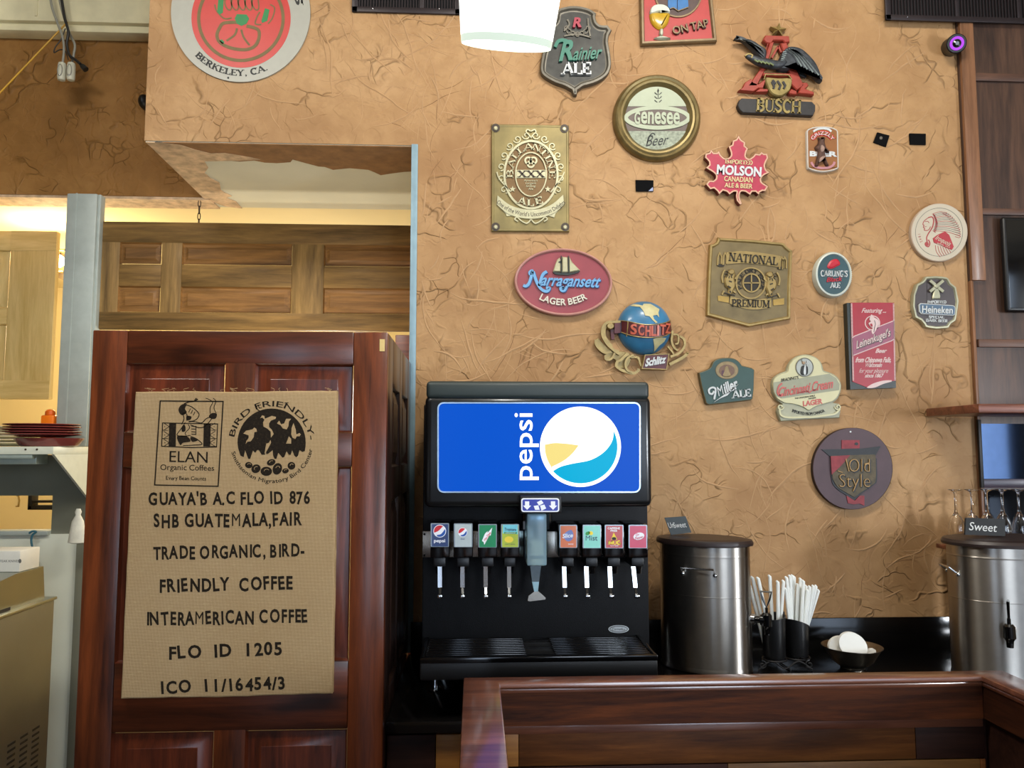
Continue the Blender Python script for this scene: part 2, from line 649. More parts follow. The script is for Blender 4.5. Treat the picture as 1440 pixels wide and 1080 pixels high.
class Draw:
    """draws in the coordinates (u right, v down) of one rectangle of a plane; s units per photo pixel, origin (ox, oy)"""

    def __init__(self, thing, ox, oy, s, Y=WY):
        self.t, self.ox, self.oy, self.s, self.Y = thing, ox, oy, s, Y

    def at(self, u, v, dref, d=None):
        p = P(u / self.s + self.ox, v / self.s + self.oy, self.Y - dref)
        if d is not None:
            p.y = self.Y - d
        return p

    def loft(self, part, mat, pts, secs, cap=True, capmat=None):
        bm, mi = self.t.use(part, mat)
        dref = max(d for _, d in secs)
        rings = []
        for k, d in secs:
            q = inset(pts, k) if k else pts
            rings.append([bm.verts.new(self.at(u, v, dref, d)) for u, v in q])
        m = len(pts)
        for A, B in zip(rings, rings[1:]):
            for i in range(m):
                bm.faces.new((A[i], A[(i + 1) % m], B[(i + 1) % m], B[i])).material_index = mi
        if cap:
            f = bm.faces.new(rings[-1])
            f.material_index = mi
            if capmat:
                _, ci = self.t.use(part, capmat)
                f.material_index = ci
            f.normal_update()
            if f.normal.y > 0:
                f.normal_flip()
            if len(rings[-1]) > 4:
                bmesh.ops.triangulate(bm, faces=[f])

    def poly(self, part, mat, pts, d0, d1, bev=0.0):
        if bev:
            self.loft(part, mat, pts, [(0, d0), (0, d1 - bev), (bev / 0.003 * self.s * 0.35, d1)])
        else:
            self.loft(part, mat, pts, [(0, d0), (0, d1)])

    def stroke(self, part, mat, pts, w, d0, d1, closed=False):
        bm, mi = self.t.use(part, mat)
        L, R = ribbon2d(pts, w, closed)
        m = len(pts)
        f = [[bm.verts.new(self.at(*p, d1, d)) for p in S] for d in (d0, d1) for S in (L, R)]
        rng = range(m) if closed else range(m - 1)
        for i in rng:
            j = (i + 1) % m
            for q in ((f[2][i], f[2][j], f[3][j], f[3][i]), (f[0][i], f[2][i], f[2][j], f[0][j]), (f[1][i], f[1][j], f[3][j], f[3][i])):
                bm.faces.new(q).material_index = mi
        if not closed:
            for i in (0, m - 1):
                bm.faces.new((f[0][i], f[2][i], f[3][i], f[1][i])).material_index = mi

    def ring(self, part, mat, pts, k, d0, d1):
        """flat topped band between an outline and its inset"""
        self.loft(part, mat, pts, [(0, d0), (0, d1), (k, d1), (k, d0)], cap=False)

    def _put(self, part, mat, g, fx, d0, d1):
        bm, mi = self.t.use(part, mat)
        vs, fs, _ = g
        out = []
        for x, y, z in vs:
            u, v = fx(x, y)
            out.append(bm.verts.new(self.at(u, v, d1, d1 if z > 0 else d0)))
        for f in fs:
            try:
                bm.faces.new([out[i] for i in f]).material_index = mi
            except ValueError:
                pass

    def text(self, part, mat, s, cx, cy, w, h, rot=0.0, d0=0.0, d1=0.001, shear=0.0, font='sans', weight=0.0, track=0.0, jitter=0.0, mirror=False):
        if part.endswith('lettering'):
            part = part + '#' + s
        gs = [glyph(c, font, weight) for c in s]
        W = sum(g[2] + track for g in gs) - track
        sx = w / W
        a = math.radians(rot)
        ca, sa = math.cos(a), math.sin(a)
        x = 0.0
        for g in gs:
            jx = random.uniform(-1, 1) * jitter * h
            jy = random.uniform(-1, 1) * jitter * h
            ja = math.radians(random.uniform(-1, 1) * jitter * 60)

            def fx(gx, gy, x=x, jx=jx, jy=jy, ja=ja):
                gx, gy = gx * math.cos(ja) - gy * math.sin(ja), gx * math.sin(ja) + gy * math.cos(ja)
                X = (x + gx + shear * (gy - 0.5) * h / max(sx, 1e-6)) * sx - w / 2 + jx
                Yv = -(gy - 0.5) * h + jy
                return cx + X * ca - Yv * sa, cy + X * sa + Yv * ca
            if g[0]:
                self._put(part, mat, g, fx, d0, d1)
            x += g[2] + track

    def arc_text(self, part, mat, s, cx, cy, rx, ry, a0, a1, h, top=True, d0=0.0, d1=0.001, font='sans', weight=0.0, wide=None, shear=0.0):
        """letters spread from angle a0 to a1 (degrees, 0 = right, 90 = down) on an ellipse; top: heads point outward"""
        gs = [glyph(c, font, weight) for c in s]
        W = sum(g[2] for g in gs)
        x = 0.0
        arclen = abs(math.radians(a1 - a0)) * (rx + ry) / 2
        sx = (wide or arclen / W)
        for g in gs:
            f = (x + g[2] / 2) / W
            a = math.radians(a0 + (a1 - a0) * f)
            px, py = cx + rx * math.cos(a), cy + ry * math.sin(a)
            tx, ty = -rx * math.sin(a), ry * math.cos(a)
            L = math.hypot(tx, ty); tx, ty = tx / L, ty / L
            if not top:
                tx, ty = -tx, -ty
            nx, ny = ty, -tx

            def fx(gx, gy, g=g, px=px, py=py, tx=tx, ty=ty, nx=nx, ny=ny):
                X = (gx - g[2] / 2) * sx + shear * (gy - .5) * h
                Yv = (gy - 0.5) * h
                return px + tx * X + nx * Yv, py + ty * X + ny * Yv
            if g[0]:
                self._put(part, mat, g, fx, d0, d1)
            x += g[2]
# ------------------------------------------------------------------ stucco
def stucco(name, base, dark, light, rough=0.62):
    m, nt, b = newmat(name)
    v = coords(nt)
    n1 = noise(nt, v, 2.2, 4, 0.6)
    wv = nt.nodes.new('ShaderNodeTexNoise'); wv.inputs['Scale'].default_value = 3.1; wv.inputs['Detail'].default_value = 3
    nt.links.new(v, wv.inputs['Vector'])
    sc = nt.nodes.new('ShaderNodeVectorMath'); sc.operation = 'SCALE'; sc.inputs['Scale'].default_value = 0.55
    nt.links.new(wv.outputs['Color'], sc.inputs[0])
    ad = nt.nodes.new('ShaderNodeVectorMath'); ad.operation = 'ADD'
    nt.links.new(v, ad.inputs[0]); nt.links.new(sc.outputs[0], ad.inputs[1])

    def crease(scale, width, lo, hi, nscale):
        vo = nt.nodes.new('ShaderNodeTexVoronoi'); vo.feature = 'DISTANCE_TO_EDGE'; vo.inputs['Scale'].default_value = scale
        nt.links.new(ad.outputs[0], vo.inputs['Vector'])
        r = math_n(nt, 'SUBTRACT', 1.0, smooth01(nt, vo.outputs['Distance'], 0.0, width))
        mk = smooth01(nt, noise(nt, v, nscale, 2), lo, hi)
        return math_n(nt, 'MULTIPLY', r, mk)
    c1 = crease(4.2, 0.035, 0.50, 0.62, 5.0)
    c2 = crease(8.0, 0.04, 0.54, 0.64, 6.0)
    vs = noise(nt, v, 9.0, 2, 0.5, 1.5)
    plate = smooth01(nt, vs, 0.46, 0.56)
    fine = noise(nt, v, 70.0, 4, 0.6)
    h = math_n(nt, 'ADD', math_n(nt, 'MULTIPLY', c1, 0.9), math_n(nt, 'MULTIPLY', c2, 0.6))
    h = math_n(nt, 'ADD', h, math_n(nt, 'MULTIPLY', plate, 0.22))
    h = math_n(nt, 'ADD', h, math_n(nt, 'MULTIPLY', fine, 0.10))
    bump(nt, h, 0.75, 0.008, b)
    col = ramp(nt, n1, [(0.30, lin(dark)), (0.5, lin(base)), (0.72, lin(light))])
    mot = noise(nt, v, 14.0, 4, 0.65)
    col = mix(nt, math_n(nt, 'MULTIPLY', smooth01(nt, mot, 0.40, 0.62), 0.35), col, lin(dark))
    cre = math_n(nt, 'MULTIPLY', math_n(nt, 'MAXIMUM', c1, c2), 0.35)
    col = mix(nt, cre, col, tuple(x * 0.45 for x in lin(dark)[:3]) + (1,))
    nt.links.new(col, b.inputs['Base Color'])
    b.inputs['Roughness'].default_value = rough
    b.inputs['Specular IOR Level'].default_value = 0.25
    MATS[name] = m
    return m


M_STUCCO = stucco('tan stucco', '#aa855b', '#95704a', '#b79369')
M_STUCCO_SHADE = stucco('dark stucco', '#8f6533', '#7a5426', '#9c723f')  # tan stucco darkened so its colour carries the recess's shade
M_DRY = plain('bare drywall', '#c9c4ae', 0.85, var=0.06, vscale=3)
M_TORN = plain('torn stucco edge', '#c3a583', 0.8, var=0.32, vscale=22, bmp=0.6, bscale=60)
M_TORN2 = plain('torn dark stucco edge', '#86603a', 0.8, var=0.25, vscale=16, bmp=0.6, bscale=60)
M_CREAM = plain('cream kitchen paint', '#e6d3a0', 0.8, var=0.04, vscale=2)
M_OLDW = plain('old cream board paint', '#d8cfa8', 0.7, var=0.12, vscale=7)
M_GALV = plain('galvanised steel', '#a9b2ac', 0.48, 0.12, var=0.08, vscale=14)
M_GALVB = plain('blue grey corner bead', '#7f9aa6', 0.5, 0.25, var=0.08, vscale=20)
M_WHITEW = plain('white washable board', '#e4e9da', 0.5, var=0.04, vscale=3)
M_GREYP = plain('grey green painted steel', '#76786a', 0.6, var=0.08, vscale=5)
M_FLOOR = plain('dark floor tile', '#3a2a22', 0.4, var=0.15, vscale=2)
M_CEIL = plain('ceiling paint', '#b8ab93', 0.85, var=0.04, vscale=1)
M_ROOM = plain('far room wall paint', '#a58d6c', 0.8, var=0.1, vscale=1.5)
M_DKWOOD = wood('dark varnished panelling', '#2b1c15', '#5d4130', 'z', 1.0, 0.55, 0.22, crough=.3)
M_DKWOODX = wood('dark varnished rail', '#35221a', '#6b4a38', 'x', 1.0, 0.55, 0.2, crough=.3)
M_MIDWOOD = wood('mid brown oak post', '#5b3c25', '#96694a', 'z', 1.0, 0.45, 0.2)
M_BLACK = plain('black plastic', '#0b0b0c', 0.42, var=0.2, vscale=60)
M_BLACKG = plain('black gloss', '#060607', 0.14, var=0.1, vscale=40, coat=0.5)
M_BLACKM = plain('black matt metal', '#141213', 0.5, 0.2, var=0.2)

xL = P(206.5, 110, WY).x           # left end of the header
xE = P(585, 300, WY).x             # right side of the opening
zS = P(395, 201, WY).z             # underside of the header
CEIL = 4.25

# the stucco wall and the header above the opening: one continuous mesh
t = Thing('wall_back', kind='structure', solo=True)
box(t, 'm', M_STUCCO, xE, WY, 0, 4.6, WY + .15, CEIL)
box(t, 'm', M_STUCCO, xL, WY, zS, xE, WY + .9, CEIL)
# trowel ridges standing proud of the plaster
rnd = random.Random(11)


def ridge(px, py, ang, length, bend, r, Y=WY):
    pts = []
    n = max(5, int(length / 9))
    x, y, a = px, py, ang
    for i in range(n + 1):
        q = P(x, y, Y)
        pts.append((q.x, Y + .0004, q.z))
        x += math.cos(a) * length / n
        y += math.sin(a) * length / n
        a += bend / n + rnd.uniform(-.18, .18)
    rs = [r * (0.15 + 0.85 * math.sin(PI * min(1, (i + .3) / n)) ** .7) for i in range(n + 1)]
    return pts, rs, (x, y, a)


M_CRACK = plain('dark glaze in creases', '#6b4826', 0.7, var=0.15, vscale=20)
M_RIDGE = plain('tan plaster ridge', '#aa855b', 0.65, var=0.10, vscale=20)
for i in range(900):
    px = rnd.uniform(590, 1360); py = rnd.uniform(-40, 890)
    if i % 7 == 0:
        px = rnd.uniform(215, 590); py = rnd.uniform(-20, 190)
    ang = rnd.choice((PI / 2, PI / 2, PI / 2 + .5, 0.6, -.3, 2.4)) + rnd.uniform(-.6, .6)
    L = rnd.choice((1, 1, 1.6, 2.4)) * rnd.uniform(14, 58)
    pts, rs, end = ridge(px, py, ang, L, rnd.uniform(-1.2, 1.2), rnd.uniform(.0016, .0046))
    if max(p[0] for p in pts) > 2.05 or (min(p[2] for p in pts) < zS + .01 and min(p[0] for p in pts) < xE + .02) or min(p[0] for p in pts) < xL + .02:
        continue
    if i % 3 == 0:
        # hairline where the glaze has settled beside the ridge
        tube(t, 'm', M_CRACK, [(p[0] - .0016, p[1] + .0004, p[2] - .0012) for p in pts], [r * .5 for r in rs], 4, flat=(WY, .4))
    if i % 3 != 0 or i % 2:
        tube(t, 'm', M_RIDGE, pts, [r * 1.2 for r in rs], 6, flat=(WY, .62))
    if rnd.random() < .4:
        k = len(pts) // 2
        q0 = pts[k]
        pts2, rs2, _ = ridge(px + math.cos(ang) * L / 2, py + math.sin(ang) * L / 2, ang + rnd.choice((-.9, .9)), L * .5, rnd.uniform(-.6, .6), .0016)
        pts2 = [(a[0] - pts2[0][0] + q0[0], a[1], a[2] - pts2[0][2] + q0[2]) for a in pts2]
        if min(p[2] for p in pts2) > zS + .01 or min(p[0] for p in pts2) > xE + .02:
            if max(p[0] for p in pts2) < 2.05 and min(p[0] for p in pts2) > xL + .02:
                tube(t, 'm', M_RIDGE, pts2, rs2, 6, flat=(WY, .62))
t.done()

# underside of the header: bare drywall, torn stucco lips along its front and left edges
t = Thing('trim_1', kind='structure', solo=True)
q = P(300, 250, WY)
box(t, 'm', M_DRY, xL + .004, WY + .004, zS - .006, xE, WY + .9, zS + .002)
t.done()


def slab_under(name, mat, crop, th, o=(200, 180, 3.4286)):
    t = Thing(name, kind='structure', solo=True)
    bm, mi = t.use('m', mat)
    vs = [PZ(u / o[2] + o[0], v / o[2] + o[1], zS - .006) for u, v in crop]
    lo = [bm.verts.new((p.x, max(WY + .0005, p.y), zS - .006 - th)) for p in vs]
    hi = [bm.verts.new((p.x, max(WY + .0005, p.y), zS - .004)) for p in vs]
    n = len(vs)
    f = bm.faces.new(lo); f.material_index = mi
    f.normal_update()
    for i in range(n):
        bm.faces.new((lo[i], lo[(i + 1) % n], hi[(i + 1) % n], hi[i])).material_index = mi
    bmesh.ops.triangulate(bm, faces=[f])
    t.done()


slab_under('trim_2', M_TORN2, [(60, 66), (400, 66), (800, 72), (1303, 76), (1300, 208), (1262, 210), (1200, 218), (1150, 226), (1120, 212), (1090, 200), (1000, 192), (920, 200), (880, 186), (850, 184), (790, 168), (725, 150), (715, 163), (650, 168), (590, 165), (540, 155), (470, 160), (350, 150), (240, 150), (150, 120)], .002)
slab_under('trim_3', M_TORN, [(14, 62), (90, 62), (190, 80), (250, 100), (330, 120), (400, 118), (520, 138), (570, 150), (420, 156), (300, 158), (318, 190), (300, 215), (330, 240), (372, 262), (380, 300), (432, 326), (405, 335), (452, 352), (482, 386), (400, 376), (300, 340), (190, 232), (100, 145)], .003)

# recessed wall over the kitchen pass, its cream board on top and the pass below
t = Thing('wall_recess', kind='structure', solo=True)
box(t, 'm', M_STUCCO_SHADE, -5, 4.05, zS, xE, 4.20, CEIL)
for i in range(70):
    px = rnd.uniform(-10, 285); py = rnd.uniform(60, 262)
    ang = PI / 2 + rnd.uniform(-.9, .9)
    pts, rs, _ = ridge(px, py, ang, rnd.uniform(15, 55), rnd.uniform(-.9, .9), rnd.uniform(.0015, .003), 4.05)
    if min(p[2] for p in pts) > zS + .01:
        tube(t, 'm', M_STUCCO_SHADE, pts, rs, 5, flat=(4.05, .7))
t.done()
t = Thing('trim_4', kind='structure', solo=True)
box(t, 'm', M_TORN, -5, 4.055, zS - .014, P(300, 280, 4.1).x, 4.21, zS + .001)
t.done()
t = Thing('trim_5', kind='structure', solo=True)
boxpx(t, 'm', M_OLDW, -700, -120, 240, 22, 3.93, 4.05, .004)
boxpx(t, 'm', M_OLDW, -700, 23, 240, 36, 3.96, 4.05, .004)
for px in (52,):
    boxpx(t, 'm', M_OLDW, px, -100, px + 3, 22, 3.925, 3.95)
t.done()
# galvanised corner bead on the opening's right side
t = Thing('trim_6', kind='structure', solo=True)
box(t, 'm', M_GALVB, xE - .022, WY - .006, 0.9, xE + .006, WY + .05, zS + .004, .002)
t.done()

# kitchen shell
t = Thing('wall_kitchen', kind='structure', solo=True)
box(t, 'm', M_CREAM, -6, 6.6, 0, 1.6, 6.7, 3.3)
box(t, 'm', M_CREAM, 1.5, WY + .2, 0, 1.6, 6.6, 3.3)
t.done()
t = Thing('ceiling_kitchen', kind='structure', solo=True)
box(t, 'm', M_CREAM, -6, 4.20, zS + .03, 1.6, 6.7, zS + .1)
t.done()
# wall under the pass shelf, with the low hatch
t = Thing('wall_pass', kind='structure', solo=True)
xa = P(73, 720, 4.05).x; xb = P(128, 720, 4.05).x
z1 = P(40, 640, 4.05).z; z2 = P(40, 697, 4.05).z; z3 = P(40, 751, 4.05).z
box(t, 'm', M_GREYP, -5, 4.05, z2, xb, 4.12, z1)
box(t, 'm', M_GREYP, xa, 4.05, z3, xb, 4.12, z2)
box(t, 'm', M_WHITEW, -5, 4.04, 0, xb, 4.12, z3)
box(t, 'm', M_GREYP, P(103, 900, 4.02).x - .006, 4.02, 0, P(114, 900, 4.02).x, 4.045, z3 - .02, .002)
box(t, 'm', M_GALV, -5, 4.02, z3 - .004, xa, 4.12, z3 + .018, .003)
t.done()

# dark varnished panelling on the right
xW = P(1356, 300, WY).x
t = Thing('wall_right', kind='structure', solo=True)
box(t, 'm', M_DKWOOD, xW, WY - .012, 0, 4.6, WY + .001, CEIL)
for y0, y1 in ((106, 117), (295, 304), (478, 489)):
    a = P(1372, y0, WY); b = P(1372, y1, WY)
    box(t, 'm', M_DKWOODX, xW + .02, WY - .026, b.z, 4.6, WY - .01, a.z, .003)
t.done()
t = Thing('trim_7', kind='structure', solo=True)
a = P(1352, 200, WY); b = P(1371, 200, WY)
box(t, 'm', M_MIDWOOD, a.x, WY - .03, P(1360, 396, WY).z, b.x, WY, CEIL, .003)
t.done()
t = Thing('trim_8', kind='structure', solo=True)
a = P(1371, 560, WY)
box(t, 'm', M_MIDWOOD, a.x - .008, WY - .022, .9, a.x + .005, WY, P(1360, 396, WY).z, .002)
t.done()

# floor, ceiling and the rest of the dining room
t = Thing('floor', kind='structure', solo=True)
box(t, 'm', M_FLOOR, -6, -4, -.1, 4.6, 6.7, 0)
t.done()
t = Thing('ceiling', kind='structure', solo=True)
box(t, 'm', M_CEIL, -6, -4, CEIL, 4.6, 4.3, CEIL + .1)
t.done()
t = Thing('wall_front', kind='structure', solo=True)
box(t, 'm', M_ROOM, -6, -4.0, 0, 4.6, -3.9, CEIL)
t.done()
t = Thing('wall_side', kind='structure', solo=True)
box(t, 'm', M_ROOM, 4.5, -4, 0, 4.6, WY, CEIL)
t.done()
t = Thing('wall_left', kind='structure', solo=True)
box(t, 'm', M_ROOM, -6.1, -4, 0, -6, 6.7, CEIL)
t.done()
M_DAY = emit('daylit window', '#cfe4ff', 4.5)
M_WFR = wood('window frame wood', '#3a2417', '#5d3d28', 'z')
for k, (x0, x1) in enumerate(((1.0, 2.9), (-1.4, -.5), (3.5, 4.2))):  # unseen rear windows, extra ones added to brighten the urns' reflections
    t = Thing('window_%d' % (k + 1), kind='structure')
    box(t, 'window_frame', M_WFR, x0 - .08, -3.9, .42, x1 + .08, -3.84, 3.3, .01)
    box(t, 'window_pane', M_DAY, x0, -3.84, .5, x1, -3.83, 3.22)
    t.done()
t = Thing('window_4', kind='structure')
box(t, 'window_frame', M_WFR, 4.44, -1.15, .95, 4.5, .3, 2.6, .01)
box(t, 'window_pane', M_DAY, 4.432, -1.07, 1.03, 4.44, .22, 2.52)
t.done()
# ------------------------------------------------------------------ doors used as panels
W_PINE_V = wood('stained pine upright', '#5a4422', '#a5824c', 'z', 0.8, 0.65, 0.03)
W_PINE_H = wood('stained pine rail', '#523c18', '#98743e', 'x', 0.8, 0.65, 0.03, knots=.5)
W_PINE_P = wood('stained pine panel', '#5c3e18', '#9c6e38', 'x', 1.0, 0.6, 0.05)
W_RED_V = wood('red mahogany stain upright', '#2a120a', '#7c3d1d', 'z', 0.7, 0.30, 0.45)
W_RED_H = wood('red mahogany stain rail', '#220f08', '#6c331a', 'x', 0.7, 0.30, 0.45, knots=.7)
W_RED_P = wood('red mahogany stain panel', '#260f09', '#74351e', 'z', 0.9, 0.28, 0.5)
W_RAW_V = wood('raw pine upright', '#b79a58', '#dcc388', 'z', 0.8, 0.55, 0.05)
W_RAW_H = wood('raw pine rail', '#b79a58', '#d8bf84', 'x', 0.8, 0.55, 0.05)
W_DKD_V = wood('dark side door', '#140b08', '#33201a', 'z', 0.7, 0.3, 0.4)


def raised_panel(t, part, mat, x0, z0, x1, z1, Y, flip=None):
    """panel sunk in its opening, with a sloping border and a raised field; Y is the frame's front face"""
    bm, mi = t.use(part, mat)
    e = 0.25 * min(x1 - x0, z1 - z0)
    e = min(e, .045)
    rings = []
    for k, d in ((0, .0), (.006, .012), (.010, .012), (e, .003), (e + .002, .0015)):
        pts = ((x0 + k, z0 + k), (x1 - k, z0 + k), (x1 - k, z1 - k), (x0 + k, z1 - k))
        rings.append([bm.verts.new((x, Y + d, z) if not flip else flip(x, Y + d, z)) for x, z in pts])
    for A, B in zip(rings, rings[1:]):
        for i in range(4):
            bm.faces.new((A[i], A[(i + 1) % 4], B[(i + 1) % 4], B[i])).material_index = mi
    bm.faces.new(rings[-1]).material_index = mi


def split_spans(a0, a1, cuts):
    """spans between the openings"""
    out, p = [], a0
    for c0, c1 in cuts:
        out.append((p, c0)); p = c1
    out.append((p, a1))
    return out


# front of the enclosure: a red stained six panel door
DY = 2.42
t = Thing('panel_door', 'red-brown stained panel door behind the burlap coffee sack', 'door')
dx0, dx1 = P(129, 500, DY).x, P(545, 500, DY).x
dz1 = P(340, 465.5, DY).z
xs = [dx0, P(176, 560, DY).x, P(315, 560, DY).x, P(358, 560, DY).x, P(496, 560, DY).x, dx1]
zz = [P(335, y, DY).z for y in (512, 608, 657, 931, 1028)]
zb = zz[4] - .52
t.loc = Vector(((dx0 + dx1) / 2, DY + .02, 0.012))
box(t, 'stile#1', W_RED_V, xs[0], DY, .012, xs[1], DY + .035, dz1, .004)
box(t, 'stile#2', W_RED_V, xs[4], DY, .012, xs[5], DY + .035, dz1, .004)
box(t, 'stile#3', W_RED_V, xs[2], DY + .0008, .2, xs[3], DY + .035, zz[0] + .01, .003)
for k, (a, b) in enumerate(((dz1, zz[0]), (zz[1], zz[2]), (zz[3], zz[4]), (zb, .012))):
    box(t, 'rail#%d' % k, W_RED_H, xs[1], DY + .0004, b, xs[4], DY + .035, a, .004)
k = 0
for zt, zbm in ((zz[0], zz[1]), (zz[2], zz[3]), (zz[4], zb)):
    for x0, x1 in ((xs[1], xs[2]), (xs[3], xs[4])):
        raised_panel(t, 'panel#%d' % k, W_RED_P, x0, zbm, x1, zt, DY)
        k += 1
# chipped corner showing bare wood at the upper right
a = P(534, 477, DY); b = P(541, 494, DY)
box(t, 'chip', W_RAW_V, a.x, DY - .0012, b.z, b.x, DY + .002, a.z)
t.labels['chip'] = 'small bare wood chip at the upper right corner'
t.done()

# side of the enclosure: a dark door running back to the wall
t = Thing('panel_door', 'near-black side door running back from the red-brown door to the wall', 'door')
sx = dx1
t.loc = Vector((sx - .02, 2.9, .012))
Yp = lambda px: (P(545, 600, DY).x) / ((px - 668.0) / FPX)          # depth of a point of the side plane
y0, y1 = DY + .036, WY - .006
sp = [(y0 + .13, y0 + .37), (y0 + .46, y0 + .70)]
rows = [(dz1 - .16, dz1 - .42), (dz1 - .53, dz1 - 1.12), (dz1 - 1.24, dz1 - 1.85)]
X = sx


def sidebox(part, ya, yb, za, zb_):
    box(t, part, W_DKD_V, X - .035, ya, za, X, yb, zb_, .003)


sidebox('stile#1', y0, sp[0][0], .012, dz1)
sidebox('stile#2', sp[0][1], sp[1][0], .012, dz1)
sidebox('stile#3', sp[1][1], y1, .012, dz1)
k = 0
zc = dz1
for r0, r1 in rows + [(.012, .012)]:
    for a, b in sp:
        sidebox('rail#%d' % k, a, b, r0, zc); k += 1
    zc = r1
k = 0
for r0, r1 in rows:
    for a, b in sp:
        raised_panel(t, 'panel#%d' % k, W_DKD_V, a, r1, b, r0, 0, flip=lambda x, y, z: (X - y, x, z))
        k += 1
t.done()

# reddish board seen between the side door and the transom
t = Thing('wood_panel', 'reddish board seen above the dark side door, under the hanging panel', 'board', solo=True)
a = P(556, 471, 3.75); b = P(600, 640, 3.75)
t.loc = Vector((a.x, 3.77, b.z))
box(t, 'm', wood('reddish board', '#4a2015', '#84432c', 'x'), a.x, 3.75, 0.012, b.x, 3.78, a.z, .003)
t.done()

# transom: a pine door hung on its side by a chain
TY = 4.02
t = Thing('pine_transom', 'brown pine panelled door hung sideways on a chain above the red-brown door', 'panel')
tx0, tx1 = P(139, 390, TY).x, P(660, 390, TY).x
tz1, tz0 = P(360, 314, TY).z, P(360, 464, TY).z
t.loc = Vector(((tx0 + tx1) / 2, TY + .02, tz0))
cols = [(P(a, 390, TY).x, P(b, 390, TY).x) for a, b in ((167, 226), (255, 410), (455, 620))]
rws = [(P(360, 343, TY).z, P(360, 373, TY).z), (P(360, 404, TY).z, P(360, 440, TY).z)]
k = 0
for a, b in ((tz1, rws[0][0]), (rws[0][1], rws[1][0]), (rws[1][1], tz0)):
    if k != 1:
        box(t, 'rail#%d' % k, W_PINE_H, tx0, TY, b, tx1, TY + .035, a, .003)
    else:
        for j, (c0, c1) in enumerate(cols):
            box(t, 'rail#m%d' % j, W_PINE_H, c0, TY + .0005, b, c1, TY + .035, a, .003)
    k += 1
for j, (a, b) in enumerate(split_spans(tx0, tx1, cols)):
    box(t, 'stile#%d' % j, W_PINE_V, a, TY + .0004, rws[1][1] - .002, b, TY + .035, rws[0][0] + .002, .003)
k = 0
for zt, zbm in rws:
    for a, b in cols:
        raised_panel(t, 'panel#%d' % k, W_PINE_P, a, zbm, b, zt, TY); k += 1
t.done()

M_CHROME = plain('bright chrome', '#d2d4d6', 0.14, 1.0, var=0.03)
M_STEEL = plain('brushed steel', '#b9b4aa', 0.27, 1.0, var=0.05, vscale=20)
M_WIRE = plain('dark wire', '#4a4035', 0.4, 0.8)
t = Thing('chain', 'short chain holding the brown hanging panel under the recessed wall', 'chain')
cp0 = P(278.5, 288, TY + .03)
n = 4
zt, zb_ = zS - .012, tz1 - .004
t.loc = Vector((cp0.x, cp0.y + .02, zb_))
for i in range(n):
    zc = zt + (zb_ - zt) * (i + .5) / n
    hh = (zt - zb_) / n * .62
    pts = []
    for k in range(12):
        a = 2 * PI * k / 12
        dx = math.cos(a) * .007
        pts.append((cp0.x + (dx if i % 2 == 0 else 0), cp0.y + .02 + (0 if i % 2 == 0 else dx), zc + math.sin(a) * hh))
    tube(t, 'link#%d' % i, M_WIRE, pts, .0022, 6, closed=True)
t.done()

# galvanised post
t = Thing('steel_post', 'galvanised steel post rising from the plates to the recessed wall', 'post', solo=True)
px0, px1 = P(88, 400, 3.97).x, P(131, 400, 3.97).x
t.loc = Vector(((px0 + px1) / 2, 4.0, P(40, 628, 3.66).z))
zp = P(40, 628, 3.66).z + .001
box(t, 'm', M_GALV, px0, 3.97, zp, px1, 4.036, zS - .016, .006)
box(t, 'm', M_GALV, px0 + .045, 3.968, zp, px0 + .052, 3.972, zS - .016)
box(t, 'm', M_GALV, px1 - .002, 3.985, zp, px1 + .012, 4.034, zS - .016, .002)
t.done()

# pale pine door in the kitchen
KY = 4.30
t = Thing('pine_door', 'pale raw pine door hung beside the steel post in the kitchen', 'door')
kx0, kx1 = P(-190, 440, KY).x, P(75, 440, KY).x
kz1, kz0 = P(40, 325, KY).z, P(40, 561, KY).z
t.loc = Vector(((kx0 + kx1) / 2, KY, kz0))
r1, r2 = P(10, 440, KY).x, P(-150, 440, KY).x
z = [P(10, y, KY).z for y in (352, 433, 456, 535)]
box(t, 'stile#1', W_RAW_V, r1, KY, kz0, kx1, KY + .035, kz1, .003)
box(t, 'stile#2', W_RAW_V, kx0, KY, kz0, r2, KY + .035, kz1, .003)
for k, (a, b) in enumerate(((kz1, z[0]), (z[1], z[2]), (z[3], kz0))):
    box(t, 'rail#%d' % k, W_RAW_H, r2, KY + .0005, b, r1 if k == 1 else kx1 - .004, KY + .035 if k == 1 else KY + .0345, a, .003)
    if k != 1:
        box(t, 'rail#%d' % k, W_RAW_H, r1, KY - .0015, b, kx1 - .001, KY + .002, a)
for k, (a, b) in enumerate(((z[0], z[1]), (z[2], z[3]))):
    raised_panel(t, 'panel#%d' % k, W_RAW_V, r2, b, r1, a, KY)
t.done()

# bare bulb lamp behind it
M_BULB = emit('warm bulb', '#ffd690', 22.0)
t = Thing('wall_lamp', 'bare warm bulb glowing between the pale pine door and the steel post', 'lamp')
bp = P(81.5, 367, 4.75)
t.loc = bp + Vector((0, .2, 0))
ball(t, 'bulb', M_BULB, bp, .040, n=14)
box(t, 'bracket', plain('dull brass lamp bracket', '#8a6a35', .4, .6), bp.x - .06, bp.y - .03, bp.z + .055, bp.x + .05, bp.y + .2, bp.z + .068, .003)
box(t, 'bracket', MATS['dull brass lamp bracket'], bp.x - .06, bp.y - .03, bp.z - .078, bp.x + .05, bp.y + .2, bp.z - .066, .003)
tube(t, 'socket', M_WIRE, [(bp.x, bp.y, bp.z + .028), (bp.x, bp.y, bp.z + .058)], .016, 10)
t.done()
point('bulb_light', bp + Vector((0, -.08, 0)), 30, (1.0, .78, .42), .04)

